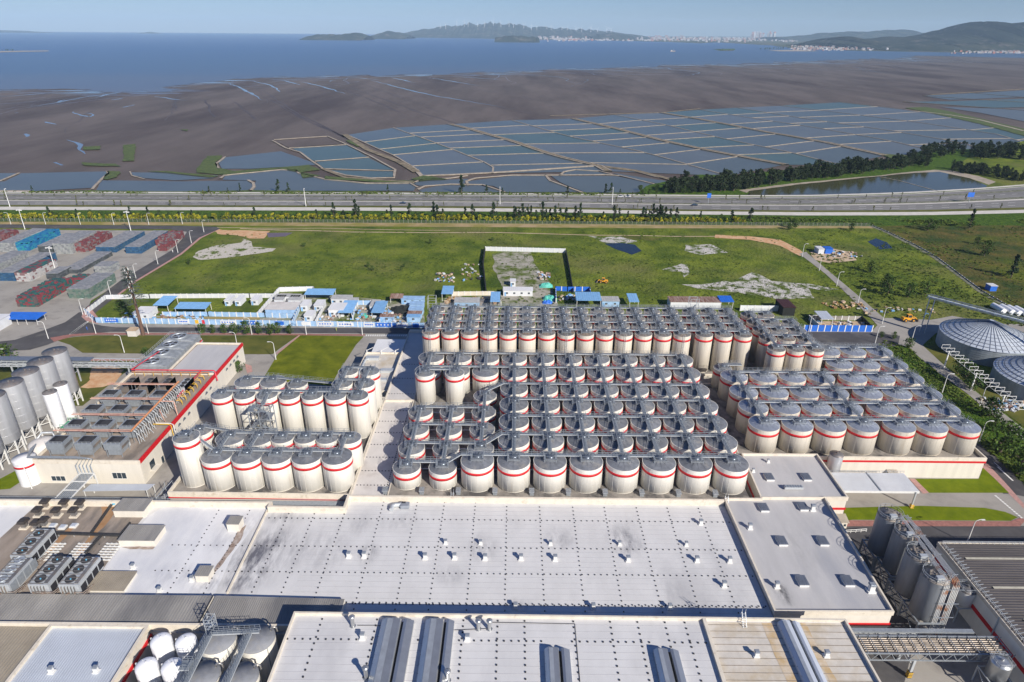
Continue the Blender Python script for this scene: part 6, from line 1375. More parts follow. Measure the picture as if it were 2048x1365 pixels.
stack('long jumbled red and green crate stack, nearest of all', 118, 292, 632, 696, (550, 470), 'mix', None, .35)
stack('short red and green crate stack behind the green one', 552, 690, 480, 520, (740, 440), 'mix', None, .3)
stack('dark crate stack with grey top, middle of the yard', 512, 650, 408, 434, (935, 262), 'dark')
stack('small low grey crate stack in front of the dark one', 765, 905, 382, 426, (925, 342), 'grey')
stack('white crate stack with red and green top', 115, 245, 434, 490, (455, 325), 'white', 'mix')
stack('blue crate stack with grey top, left side of the yard', -30, 112, 434, 487, (445, 268), 'blue')
stack('grey crate stack behind the left blue stack', -190, -40, 380, 440, (315, 256), 'grey')
stack('dark low crate stack behind the red and green ones', 372, 475, 442, 478, (530, 385), 'dark')
stack('grey crate stack at the left of the back row', -20, 100, 190, 248, (345, 72), 'grey')
stack('bright blue jumbled crate stack in the back row', 104, 228, 190, 240, (468, 76), 'bright', 'bright', .3)
stack('black crate stack with grey top in the back row', 305, 424, 215, 258, (560, 110), 'dark')
stack('pale green-grey crate stack in the back row', 426, 575, 196, 262, (700, 95), 'grey')
stack('jumbled dark red crate stack in the back row', 580, 705, 195, 250, (965, 92), 'red', None, .35)
stack('blue crate stack with grey top, left of two in back row', 780, 942, 222, 258, (1135, 92), 'blue')
stack('blue crate stack with grey top, right of two in back row', 1020, 1148, 222, 265, (1345, 90), 'blue')
stack('dark red crate stack beside the right blue stack', 1265, 1385, 155, 200, (1515, 86), 'red', None, .3)
stack('small jumbled red crate stack by the road bend', 1285, 1356, 208, 246, (1425, 150), 'red', None, .35)
stack('dark red crate stack at the far left edge', -170, -40, 150, 200, (200, 74), 'red', None, .2)
# ================================================================ CONSTRUCTION CAMP
M['bluer'] = mat('blue_sheet_roof', (.20, .40, .66), .6, var=.1, scale=.8, rnd=.1); M['blued'] = mat('deep_blue_sheet', (.02, .13, .55), .5, var=.12, scale=.8)
M['bluel'] = mat('light_blue_panel', (.29, .45, .66), .7, var=.16, scale=.5); M['cabin'] = mat('cabin_white', (.62, .64, .66), .6, var=.06, scale=.5, rnd=.06)
M['rust'] = mat('rusty_sheet', (.17, .075, .045), .8, scale=.5, col2=(.36, .27, .23), stretch=(3, .4, 1)); M['greyr'] = mat('grey_sheet_roof', (.42, .42, .41), .6, var=.12, scale=.6)
M['blackn'] = mat('black_netting', (.012, .015, .014), .9, var=.2, scale=1)
def shed(label, xl, xr, yb, h, d, mr, mw, slope=0.0, name='site_cabin', cat='cabin', mono=False, wins=True, post=False):
    x0, y0 = G(xl, yb); x1, _ = G(xr, yb); W = x1-x0
    t = thing(name, label, cat, (x0, y0, .03), group='cabins and sheds of the works camp'); b = MB()
    if post:
        for a in (0.15, W-.15):
            for c in (.15, d-.15): b.beam((a, c, 0), (a, c, h), .18)
        b.build('post', M['steelw'], t)
    else: b.box(0, W, 0, d, 0, h); b.build('wall', mw, t)
    b = MB(); e = .25; z = h+.01
    if mono: b.add([(-e, -e, z), (W+e, -e, z), (W+e, d+e, z+slope), (-e, d+e, z+slope), (-e, -e, z+.12), (W+e, -e, z+.12), (W+e, d+e, z+slope+.12), (-e, d+e, z+slope+.12)], [(3,2,1,0),(4,5,6,7),(0,1,5,4),(1,2,6,5),(2,3,7,6),(3,0,4,7)])
    else: b.box(-e, W+e, -e, d+e, z, z+.12)
    n = max(2, int(W/1.0))
    for k in range(n): b.beam((k*W/n, -e, z+.14), (k*W/n, d+e, z+.14+(slope if mono else 0)), .08)
    b.build('roof', mr, t)
    if wins and not post:
        n = max(1, int(W/3))
        for k in range(n):
            c = (k+.5)*W/n; b = MB(); b.box(c-.5, c+.5, -.06, -.01, 1.1, 2.0); w_ = b.build('window', M['glass'], t); b = MB(); b.box(c-.6, c+.6, -.09, -.06, .98, 1.1); b.box(c-.03, c+.03, -.08, -.062, 1.1, 2.0); b.build('frame', M['steelw'], w_)
        b = MB(); b.box(W*.03+.1, W*.03+.9, -.06, -.01, 0, 2.0); b.build('door', M['bluer'], t)
    return t
CW, BR, BD, GR, RU, WH, BL = M['cabin'], M['bluer'], M['blued'], M['greyr'], M['rust'], M['membw'], M['bluel']
for a in (("white cabin beside the diagonal wall", 503, 517, 611, 2.8, 6, WH, CW), ("small white cabin, left of a pair on grass", 450.5, 461, 612.5, 2.8, 7, WH, CW), ("small white cabin, right of a pair on grass", 471, 482, 612.5, 2.8, 7, WH, CW),
          ("white U-shaped office with grey roof, left wing", 549.8, 567, 611.5, 2.9, 6, GR, CW), ("white U-shaped office with grey roof, right wing", 577, 602, 611.5, 2.9, 6, GR, CW), ("white office behind the diagonal wall, rear wing", 551, 600, 605, 2.9, 3.5, GR, CW),
          ("white gate house with dark entrance, middle of camp", 602, 616, 623, 3.0, 7, WH, CW), ("white gate house, right half beside the entrance", 629, 645, 623, 3.0, 7, WH, CW), ("small white house with one window by the blue fence", 609.5, 626, 643.5, 3, 6, WH, CW),
          ("white cabin row with grey roof right of blue shed", 663, 702, 609.5, 2.9, 5, GR, CW), ("white rounded-top store shed", 658, 688, 634, 3.6, 8, WH, CW), ("grey-roofed cabin beside the white store", 694.6, 712, 618, 2.8, 7, GR, CW),
          ("grey-roofed cabin with red door sign", 740, 755.5, 624, 2.8, 8, GR, CW), ("white row cabin of five modules on the gravel lot", 1006.7, 1065, 592.5, 2.9, 5, WH, CW), ("white guard box behind the five-module cabin", 1020.6, 1031, 574, 2.9, 4, WH, CW),
          ("pale blue module cabins right of the big blue roof", 1203.5, 1238, 614, 2.9, 6, GR, BL), ("container cabin row with rusty and white roofs", 909, 958, 616, 2.8, 6, GR, BL), ("rust and blue container by the fence", 760.6, 787, 644.5, 2.6, 3, RU, BL),
          ("white house with windows under the cell tower", 267, 300, 639.5, 3, 8, WH, CW), ("blue container beside black sheeting, nearest", 814, 840, 645, 2.6, 3, BR, BL), ("blue container beside black sheeting, second", 816, 843, 638, 2.6, 3, RU, BL),
          ("blue container beside black sheeting, third", 818, 846, 630, 2.6, 4, BL, BL), ("blue container beside black sheeting, fourth", 820, 847, 620, 2.6, 4, BL, BL), ("long blue container at the back of the camp", 803, 848, 609, 2.6, 4, BL, BL)):
    shed(*a)
for a in (("blue shed roof at the back of the camp", 611, 667, 602, 3.2, 6, BR, CW), ("blue sloped roof in mid camp, left of two", 678, 704.7, 638, 3, 13, BR, CW), ("blue sloped roof in mid camp, right of two", 744, 767, 638, 3, 12, BR, CW),
          ("blue arched long roof at the left of the camp", 310, 338, 624, 3.2, 10, BR, CW), ("wide blue shed roof behind the inner wall", 352, 414, 629, 2.8, 6, BR, CW), ("big square blue shed roof behind the tanks", 1152.7, 1201, 619, 4.5, 9, BR, CW),
          ("narrow blue shed roof beside module cabins", 1258, 1276, 620, 4, 9, BR, CW), ("blue end of the long rusty shed", 1440, 1465, 618, 3.5, 6, BD, CW), ("blue tilted shed roof at the left of the rubbish yard", 884, 905, 603, 3.8, 9, BR, CW),
          ("blue shed roof at the right of the rubbish yard", 981.5, 999, 619, 3.8, 11, BR, CW), ("rusty small roof behind black sheeting", 781, 805, 607, 2.6, 4, RU, CW)):
    shed(a[0], *a[1:], slope=.7, mono=True, post=True, name='open_shed', cat='shed')
shed("long white and beige shed with blue front", 532, 592, 631, 2.9, 9, M['membc'], BL, wins=False, name='store_shed', cat='shed')
shed("long rusty corrugated shed behind the rear tanks", 1340, 1439, 618, 3.5, 7, RU, CW, wins=False, name='store_shed', cat='shed')
shed("dark brown leaning roof at the end of the white wall", 1564, 1588, 632, 4.2, 10, mat('dark_brown_roof', (.055, .018, .015), .6, var=.2, scale=1), M['blackn'], wins=False, name='store_shed', cat='shed')
shed("small grey shelter roof inside the blue-walled compound", 1641, 1664, 651, 3.0, 8, M['corrl'], CW, slope=.5, mono=True, post=True, name='open_shed', cat='shed')
shed("white kiosk with pitched top by the lawn, graffiti on front", 256, 274, 674, 2.8, 3.5, M['dirt'], M['membc'], wins=False, name='transformer_kiosk', cat='kiosk')
shed("blue and white truck-size container on the bare ground", 1650, 1664, 508, 3, 5, BD, BD, wins=False); shed("white parked container beside the blue one", 1636, 1647, 508.5, 3, 6, WH, CW, wins=False)
shed("white small hut with blue base beside the far path", 1979, 1992, 583, 2.8, 4, WH, BD, wins=False)
def wall(label, pts, h, m, w=.25, alt=None, name='site_wall', cat='wall'):
    P = px(pts, 0); o = P[0]; t = thing(name, label, cat, (o[0], o[1], 0)); b = MB(); c = MB()
    for i, (p, q) in enumerate(zip(P[:-1], P[1:])):
        p = (p[0]-o[0], p[1]-o[1]); q = (q[0]-o[0], q[1]-o[1]); b.beam((*p, h/2), (*q, h/2), w, h)
        L_ = math.hypot(q[0]-p[0], q[1]-p[1]); n = max(1, int(L_/3))
        for k in range(n+1): c.cbox(p[0]+(q[0]-p[0])*k/n, p[1]+(q[1]-p[1])*k/n, 0, w+.16, w+.16, h+.12)
    b.build('panel', m, t); c.build('post', M['steelw'] if m is not M['blackn'] else m, t); return t, o
t, o = wall('long pale blue site fence with white notices along the works road', [(171, 628), (192, 646), (852, 657)], 2.6, BL)
P = px([(192, 646), (852, 657)], 0)
for i, (u, w_, c_) in enumerate(((.05, 6, BD), (.27, 5, CW), (.31, 1.6, M['yelp']), (.33, 1.2, M['redp']), (.405, 7, CW), (.47, 8, BD), (.56, 4, BD), (.64, 4, CW), (.7, 7, CW), (.76, 7, CW), (.83, 5, CW), (.88, 9, BD), (.93, 5, CW), (.97, 3, BD))):
    x = P[0][0]+(P[1][0]-P[0][0])*u-o[0]; y = P[0][1]+(P[1][1]-P[0][1])*u-o[1]; b = MB(); b.box(x-w_/2, x+w_/2, y-.24, y-.19, .5, 2.3); nt_ = b.build('notice', c_, t)
    if w_ > 4.5:
        b = MB()
        for k in range(5): b.box(x-w_/2+.6+k*(w_-1.2)/5, x-w_/2+.6+k*(w_-1.2)/5+.55, y-.27, y-.245, 1.1, 1.75)
        b.build('lettering', CW if c_ is BD else BD, nt_)
wall('white rear wall of the works camp, left part', [(172, 630), (212, 599), (300, 597), (500, 596), (548, 596)], 2.2, CW); wall('pale blue inner wall across the camp', [(327, 633), (417, 633), (531, 635), (590, 637)], 2.2, BL)
wall('white and blue diagonal wall inside the camp', [(516, 635), (559, 584), (628, 582), (630, 592)], 2.4, CW); wall('blue diagonal wall beside the small white house', [(586, 650), (601, 618)], 2.4, BL)
wall('white inner wall right of the small white house', [(632, 648), (646, 622)], 2.0, CW); wall('pale wall at the right end of the camp', [(706, 640), (712, 610), (772, 610), (760, 648)], 2.2, BL)
wall('white long wall at the far side of the gravel lot', [(971, 502), (1130, 506)], 2.6, CW); wall('black netting fence on the left of the gravel lot', [(970, 503), (966, 530), (972, 588)], 2.2, M['blackn'], .5, name='net_fence', cat='fence')
wall('black netting fence on the right of the gravel lot', [(1132, 507), (1139, 545), (1146, 586)], 2.0, M['blackn'], .3, name='net_fence', cat='fence'); wall('deep blue sheet fence round the small yard', [(1112, 606), (1111, 582), (1135, 583), (1179, 583), (1182, 600)], 2.4, BD, name='sheet_fence', cat='fence')
wall('deep blue roadside wall of the right compound', [(1607, 663), (1743, 664)], 3.0, BD); wall('white rear wall of the right compound', [(1617, 640), (1722, 641)], 2.0, M['conc']); wall('dark side wall of the right compound', [(1722, 641), (1742, 661)], 2.2, M['blackn']); wall('dark left side wall of the right compound', [(1617, 640), (1640, 661)], 2.2, CW)
wall('white wall behind the rear tank block', [(1480, 622), (1566, 623)], 2.8, CW); wall('cream rubble-topped wall of the rubbish yard', [(905, 592), (990, 591), (1002, 612)], 2.2, M['parap'])
patch('compound_floor', [(1626, 643), (1722, 643), (1740, 661), (1640, 661)], .1, M['dirt']); patch('camp_ground', [(240, 640), (300, 625), (520, 612), (560, 586), (630, 586), (800, 604), (850, 608), (848, 654), (200, 645)], .02, M['gravel2'], j=(.6, 4)); patch('camp_grass', [(185, 632), (214, 604), (480, 600), (540, 604), (520, 632), (300, 632), (200, 640)], .05, M['land'], j=(.6, 4))
patch('camp_sand', [(290, 635), (330, 640), (520, 640), (520, 634), (345, 634)], .07, M['dirtg'], j=(.3, 3)); patch('rubbish_yard', [(880, 600), (905, 592), (1000, 592), (1005, 622), (880, 622)], .06, M['gravel2'], j=(.6, 4))
# black sheeting, tarps, rubbish
def heap(name, label, cx, cy, w, d, h, m, cat):
    x, y = G(cx, cy); t = MB(); n = 14; vs = []; fs = []
    for i in range(n+1):
        for j in range(n+1):
            u, v = i/n*2-1, j/n*2-1; r_ = max(0, 1-(u*u+v*v)); z = h*r_**.6*(.75+.5*noise.noise(Vector((u*2+cx, v*2, 1))))*(1+.25*noise.noise(Vector((u*6+cx, v*6, 3))))
            vs.append((u*w/2, v*d/2, z))
    for i in range(n):
        for j in range(n): a = i*(n+1)+j; fs.append((a, a+n+1, a+n+2, a+1))
    t.add(vs, fs); o = t.build(name, m, loc=(x, y, .04)); setp(o, label, cat); return o
teal = mat('teal_tarp', (.08, .42, .34), .6, var=.2, scale=1)
heap('tarp_heap', 'teal tarpaulin over a heap on the gravel lot, farther one', 1092, 573, 7, 5, 2.4, teal, 'tarp heap'); heap('tarp_heap', 'teal tarpaulin over a heap near the rear tanks, nearer one', 1100, 599, 7, 6, 2.6, teal, 'tarp heap')
heap('tarp_heap', 'dark blue tarpaulin heap beside the nearer teal one', 1095, 606, 5, 4, 1.8, BD, 'tarp heap'); heap('tarp_heap', 'black plastic sheeting draped over scrap in the camp', 805, 622, 12, 9, 2.6, M['blackn'], 'tarp heap'); heap('tarp_heap', 'teal sheet on the ground between blue sheds', 729, 632, 3.5, 6, .7, teal, 'tarp heap')
heap('rubbish_heap', 'brown rubbish heap in the yard behind the tanks', 960, 605, 12, 6, 1.8, M['roofb'], 'rubbish heap')
def clutter(name, label, cx, cy, w, d, n, mats_, s=(.4, 1.6), z=.05, cat='clutter', kind='stuff'):
    x, y = G(cx, cy); b = MB()
    for k in range(n):
        b.cur = R.randrange(len(mats_)); u = R.uniform(-w/2, w/2); v = R.uniform(-d/2, d/2); a = R.uniform(*s); c = R.uniform(*s); h_ = R.uniform(.15, .9)*min(a, 1)
        an = R.uniform(0, 3.14); ca, sa = math.cos(an)*a/2, math.sin(an)*a/2; b.beam((u-ca, v-sa, h_/2), (u+ca, v+sa, h_/2+R.uniform(0, .3)), c, h_)
    o = b.build(name, mats_, loc=(x, y, z)); setp(o, label, cat, kind=kind); return o
MX = [M['cabin'], M['bluer'], M['rust'], M['greyr'], M['fix'], M['dirt']]
for a in (('scattered building scrap in the middle of the camp', 720, 628, 34, 16, 90), ('scattered scrap among camp containers', 790, 634, 16, 18, 70), ('mixed rubbish and timber in the yard behind the tanks', 945, 603, 26, 8, 160), ('scrap and pallets left of the white house', 330, 634, 40, 9, 90),
          ('brick and board pallets on the grass', 890, 556, 10, 14, 40), ('white scattered boards on the grass left of the black fence', 945, 545, 12, 30, 30), ('blue drums and boxes on the gravel lot', 1088, 553, 6, 12, 50), ('scrap inside the blue sheet fence', 1150, 597, 16, 8, 70),
          ('boards and tins inside the right compound', 1690, 650, 22, 6, 30), ('white rubble dots on the grass by the compound', 1790, 622, 40, 10, 30), ('white sacks and scrap beside the grain bins', 2015, 812, 14, 8, 90), ('timber formwork laid on the grass', 1690, 612, 20, 8, 45), ('scrap on grass beside the bare ground', 1690, 510, 18, 10, 40)):
    clutter('scrap', *a, MX if 'timber' not in a[0] else [M['dirt'], mat('timber', (.34, .20, .08), .8, var=.2)])
for i, (a, c) in enumerate(((1845, 623), (1905, 621), (1925, 626), (1944, 630), (1958, 634))):
    pass
for i, (a, c) in enumerate(((1995, 622), (2012, 624), (2026, 626), (2041, 628))):
    x, y = G(a, c); t = thing('feed_bag', 'white plastic-wrapped roll on the grass, %s from left' % ordi(i+1), 'wrapped roll', (x, y, 0), group='white wrapped rolls'); b = MB(); b.tube([(-.5, -4, 1.2), (-.8, -4.8, .9)], .4, 8); b.tube([(0, -4, 1.3), (0, 0, 1.4), (0, 4, 1.3)], 1.35, 12); b.build('wrap', M['tankw'], t)
# ---------------------------------------------------------------- wheel loaders
def loader(label, a, c, rz, s=1.0):
    x, y = G(a, c); t = thing('wheel_loader', label, 'wheel loader', (x, y, .05), rz, group='yellow wheel loaders'); Y = mat('loader_yellow', (.72, .34, .02), .45, var=.08, scale=1); t.scale = (s, s, s)
    b = MB(); b.box(-3.4, -.6, -1.0, 1.0, .9, 2.1); b.box(-3.6, -3.4, -1.1, 1.1, .8, 1.6); b.box(-.6, 1.6, -.8, .8, .9, 1.6); b.build('body', Y, t)
    b = MB(); b.box(-1.4, .3, -.8, .8, 2.1, 3.3); cb = b.build('cab', M['glass'], t); b = MB(); b.box(-1.5, .4, -.9, .9, 3.3, 3.42)
    for u in (-1.4, .3):
        for v in (-.8, .8): b.beam((u, v, 2.1), (u, v, 3.3), .12)
    b.build('cab_frame', Y, cb)
    for u in (-2.4, 1.2):
        for v in (-1.15, 1.15):
            b = MB(); b.tube([(u, v-.28, .8), (u, v+.28, .8)], .8, 18); w_ = b.build('tyre', M['fix'], t); b = MB(); b.tube([(u, v-.3, .8), (u, v+.3, .8)], .36, 12); b.build('rim', Y, w_)
    b = MB()
    for v in (-.55, .55): b.tube([(.9, v, 1.5), (2.4, v, 1.9), (3.3, v, .9)], .16, 6)
    b.build('boom', Y, t); b = MB(); b.add([(3.2, -1.35, .1), (4.4, -1.35, .15), (3.3, -1.35, 1.3), (3.2, 1.35, .1), (4.4, 1.35, .15), (3.3, 1.35, 1.3)], [(0, 1, 2), (5, 4, 3), (0, 3, 4, 1), (2, 5, 3, 0), (1, 4, 5, 2)]); b.build('bucket', M['roofb'], t)
loader('orange-yellow wheel loader parked on the concrete by the round bins', 1818, 643, .05, 1.0); loader('small yellow and black wheel loader on the grass', 1205, 566, math.pi*.95, .8)
# ---------------------------------------------------------------- corner building with blue awning, far left
t = thing('gate_store', 'white building with blue awning at the left edge of the works road', 'building', (*G(-92, 662), 0)); b = MB(); b.box(0, 20, 0, 8, 0, 4.5); b.build('wall', CW, t); b = MB(); b.box(-.3, 20.3, -.3, 8.3, 4.5, 4.7); b.build('roof', M['membw'], t)
x, y = G(14, 650); t = thing('awning', 'bright blue awning on posts beside the white store', 'awning', (x, y, 0)); b = MB(); b.add([(0, 0, 2.6), (14, 0, 2.6), (15, 6, 3.6), (-1, 6, 3.6), (0, 0, 2.72), (14, 0, 2.72), (15, 6, 3.72), (-1, 6, 3.72)], [(3,2,1,0),(4,5,6,7),(0,1,5,4),(1,2,6,5),(2,3,7,6),(3,0,4,7)]); b.build('roof', BD, t); b = MB()
for a in (.3, 5, 9, 13.7): b.beam((a, .2, 0), (a, .2, 2.6), .14); b.beam((a, 5.7, 0), (a, 5.7, 3.5), .14)
b.build('post', M['steelw'], t)
# ---------------------------------------------------------------- lamps
def lamp_proto():
    t = thing('street_lamp', '', 'street lamp', (0, 0, -70)); b = MB(); b.lathe(0, 0, [(.18, 0), (.09, 7.2)], 8); b.tube([(0, 0, 7.1), (-.3, 0, 7.7), (-1.0, 0, 8.0), (-1.5, 0, 8.0)], .08, 6); b.build('pole', M['steelw'], t); b = MB(); b.box(-2.3, -1.4, -.18, .18, 7.92, 8.06); b.build('lamp_head', M['steelw'], t); return t
lpz = lamp_proto(); lu = [0]
LAMPS = [([(22, 449), (91.5, 449), (161, 449.5), (228, 450), (298, 450), (365, 448.5)], 'along the far perimeter road', 0), ([(408, 465), (383, 487), (356, 506), (316, 529), (272, 557), (222, 592), (166, 630)], 'down the road beside the crate yard', 0),
         ([(192, 668), (297, 668), (403, 669), (504, 670), (613, 670), (725, 671)], 'along the works road', 0), ([(97, 678), (249, 706), (64, 978)], 'around the left lawns', 0), ([(552, 720), (476, 700)], 'in the lawns behind the left block', 0),
         ([(1604, 514), (1638, 542), (1673, 573), (1715, 609), (1764, 648)], 'up the diagonal field track', math.pi), ([(1617, 664), (1750, 687), (1822, 686), (1884, 786), (1958, 884), (1959, 812)], 'along the eastern roads', math.pi), ([(1933, 1088), (8, 735), (348, 738)], 'beside plant buildings', math.pi)]
for lst, wh_, rz in LAMPS:
    for i, (a, c) in enumerate(lst):
        x, y = G(a, c); l_ = 'white curved street lamp, %s %s' % (ordi(i+1), wh_)
        if not lu[0]: lu[0] = 1; lpz.location = (x, y, 0); lpz['label'] = l_; lpz['group'] = 'white street lamps'
        else: dup(lpz, (x, y, 0), rz+(math.pi if wh_.startswith('down') or wh_.startswith('along the far') else 0), l_, 'white street lamps')
for a, c, l_ in ((50, 459, 'tall white floodlight mast at the back of the crate yard, left'), (262, 463, 'tall white floodlight mast at the back of the crate yard, right'), (111, 541, 'tall white floodlight mast in the middle of the crate yard')):
    x, y = G(a, c); t = thing('floodlight_mast', l_, 'floodlight', (x, y, 0)); b = MB(); b.lathe(0, 0, [(.28, 0), (.14, 13)], 8); b.build('pole', M['steelw'], t); b = MB(); b.box(-1.8, 1.8, -.25, .25, 12.4, 12.9); b.box(-.25, .25, -1.2, 1.2, 13, 13.3); b.build('lamp_head', M['steelw'], t)
for i, (a, c) in enumerate(((612, 413), (20, 414), (1224, 410), (1000, 409))):
    x, y = G(a, c); t = thing('highway_mast', 'pale highway lamp mast, %s of four' % ordi(i+1), 'street lamp', (x, y, 0), group='highway lamp masts'); b = MB(); b.lathe(0, 0, [(.3, 0), (.15, 13)], 8); b.box(-.2, .2, -.2, 1.6, 12.8, 13.2); b.build('pole', M['steelw'], t)
for i, (a, c, w) in enumerate(((1416, 408, 3), (1937, 406, 5))):
    x, y = G(a, c); t = thing('road_sign', ('small', 'large')[i]+' blue highway sign on a post, right part of the highway', 'road sign', (x, y, 0)); b = MB(); b.beam((0, 0, 0), (0, 0, 7), .3); b.build('pole', M['galv'], t); b = MB(); b.box(-w/2, w/2, -.35, -.2, 4.6, 8.2); b.build('panel', BD, t)
for i, (a, c, l_) in enumerate(((1241, 395, 'white car pair on the far carriageway, left one'), (1256, 395, 'white car pair on the far carriageway, right one'), (806, 408, 'dark car on the near carriageway'), (1389, 412, 'dark car on the near carriageway, right part'))):
    x, y = G(a, c); t = thing('car', l_, 'car', (x, y, .08)); mcar = mat('car_white', (.6, .6, .62), .3) if i < 2 else mat('car_dark', (.03, .05, .09), .3); b = MB(); b.box(-2.2, 2.2, -.9, .9, .35, .95); b.build('body', mcar, t); b = MB(); b.add([(-1.4, -.8, .95), (1.2, -.8, .95), (1.2, .8, .95), (-1.4, .8, .95), (-.9, -.7, 1.5), (.7, -.7, 1.5), (.7, .7, 1.5), (-.9, .7, 1.5)], [(4,5,6,7),(0,1,5,4),(1,2,6,5),(2,3,7,6),(3,0,4,7)]); b.build('cabin', M['glass'], t)
    for u in (-1.4, 1.4):
        for v in (-.85, .85): b = MB(); b.tube([(u, v-.1, .35), (u, v+.1, .35)], .34, 10); b.build('wheel', M['fix'], t)
# people and riders on the works roads
def person(label, a, c, rz, col, bike=False):
    x, y = G(a, c); me = bpy.data.meshes.new('person'); P = [(0, 0, .9), (0, 0, 1.15), (0, 0, 1.42), (0, 0, 1.55), (0, 0, 1.68), (.1, 0, .88), (.13, .05, .48), (.13, 0, .06), (-.1, 0, .88), (-.14, -.12, .48), (-.13, -.2, .06), (.19, 0, 1.4), (.24, .03, 1.12), (.24, .14, .88), (-.19, 0, 1.4), (-.25, -.02, 1.12), (-.25, .05, .88)]
    E_ = [(0, 1), (1, 2), (2, 3), (3, 4), (0, 5), (5, 6), (6, 7), (0, 8), (8, 9), (9, 10), (2, 11), (11, 12), (12, 13), (2, 14), (14, 15), (15, 16)]; rad = [.15, .14, .15, .06, .11, .1, .07, .05, .1, .07, .05, .06, .045, .035, .06, .045, .035]
    me.from_pydata(P, E_, []); o = bpy.data.objects.new('person', me); C.objects.link(o); o.location = (x, y, .1); o.rotation_euler = (0, 0, rz); sk = o.modifiers.new('skin', 'SKIN'); me.materials.append(mat('cloth_'+col[0], col[1], .8))
    for i, v in enumerate(me.skin_vertices[0].data if me.skin_vertices else []): v.radius = (rad[i], rad[i])
    o.modifiers.new('sub', 'SUBSURF').levels = 1; setp(o, label, 'person'); return o
person('person in blue walking on the works road by the lawn', 175, 661, 1.2, ('blue', (.05, .12, .4))); person('person in yellow-green standing on the works road', 673, 663, 1.5, ('lime', (.45, .5, .08))); person('person in white walking along the road beside the crate yard', 346, 506, .8, ('white', (.6, .6, .6)))
# ---------------------------------------------------------------- camouflaged cell tower
x, y = G(287, 671); t = thing('cell_tower', 'tall brown cell tower disguised as a conifer beside the works road', 'cell tower', (x, y, 0)); HT_ = 31.0
b = MB(); b.lathe(0, 0, [(.75, 0), (.55, 14), (.35, HT_-1), (.2, HT_)], 14); b.build('trunk', mat('fake_bark', (.13, .075, .055), .8, var=.2, scale=2), t); b = MB(); c = MB()
for k in range(190):
    z = R.uniform(15, HT_); L_ = 1.0+(HT_-z)*.2+R.uniform(0, 1.0); a = R.uniform(0, 6.28); p = (0, 0, z); q = (L_*math.cos(a), L_*math.sin(a), z+R.uniform(-.3, .5)); c.beam(p, q, .05)
    for j in range(16):
        u = R.uniform(.35, 1); cc = Vector(p).lerp(Vector(q), u); a2 = a+R.uniform(-1, 1); w = Vector((math.cos(a2), math.sin(a2), R.uniform(-.3, .5)))*R.uniform(.4, .8); n_ = Vector((-w.y, w.x, 0)).normalized()*.17; b.add([cc-n_, cc+n_, cc+w], [(0, 1, 2)])
c.build('branch', mat('fake_branch', (.10, .08, .06), .8), t); b.build('needles', mat('fake_needles', (.05, .085, .07), .8, scale=3, col2=(.13, .18, .16)), t)
b = MB()
for k, z in enumerate((18, 20, 22, 24, 26, 28, 29.5)):
    for a in (0, 2.1, 4.2): b.cbox(.8*math.cos(a+k), .8*math.sin(a+k), z, .35, .25, 1.2)
b.build('antenna', M['steelw'], t)
# ================================================================ TREES
M['bark'] = mat('bark', (.10, .075, .055), .9, var=.2, scale=2)
def leafmat(name, c1, c2, rnd=.18): return mat(name, c1, .85, spec=.15, scale=.5, col2=c2, lo=.38, hi=.62, coord='Object', rnd=rnd, detail=4)
ML = {'dark': leafmat('conifer_dark', (.010, .024, .012), (.035, .060, .025)), 'yell': leafmat('shrub_yellow_green', (.16, .17, .012), (.42, .38, .03), .3), 'mid': leafmat('leaf_mid', (.025, .055, .012), (.075, .12, .025)),
      'oliv': leafmat('leaf_olive', (.05, .07, .02), (.12, .13, .04)), 'grove': leafmat('grove_green', (.012, .024, .010), (.042, .058, .026))}
def tree_proto(h, w, shape, m, n, s, seed, trunk=.18):
    rr = random.Random(seed); b = MB(); cl = []
    for k in range(max(6, int(n/28))):
        u = rr.random(); z = trunk+(1-trunk)*u; rad = {'cone': (1-u)**.8*.5, 'round': .5*math.sqrt(max(.05, 1-(2*u-1)**2)), 'tall': .5*(1-.75*u**2)*(.6+.4*math.sin(u*9))}[shape]
        a = rr.uniform(0, 6.28); d = rad*math.sqrt(rr.random())*.9; cl.append((w*d*math.cos(a), w*d*math.sin(a), h*z, max(.14, rad*.55)*w))
    cl.append((0, 0, h*.93, .12*w)); cl.append((0, 0, h*.8, .16*w))
    for k in range(n):
        c = rr.choice(cl); v = Vector((rr.gauss(0, 1), rr.gauss(0, 1), rr.gauss(0, 1))).normalized()*c[3]*rr.uniform(.5, 1.05)
        p = Vector(c[:3])+v; p.z = max(p.z, h*.05); q = Vector((rr.gauss(0, 1), rr.gauss(0, 1), rr.gauss(0, .8))).normalized(); e = q.cross(Vector((rr.random(), rr.random(), rr.random()))).normalized(); f = q.cross(e)
        ss = s*rr.uniform(.6, 1.3); b.add([p-e*ss, p-f*ss*.6, p+e*ss, p+f*ss*.6], [(0, 1, 2, 3)])
    tb = MB(); tb.lathe(0, 0, [(w*.045+.03, 0), (w*.02+.02, h*.75)], 6)
    for k in range(4): a = k*1.6+seed; tb.tube([(0, 0, h*(.25+.1*k)), (w*.3*math.cos(a), w*.3*math.sin(a), h*(.45+.1*k))], w*.015+.01, 4)
    t = thing('tree', '', 'tree', (0, 0, -90)); b.build('crown', m, t); tb.build('trunk', M['bark'], t); return t
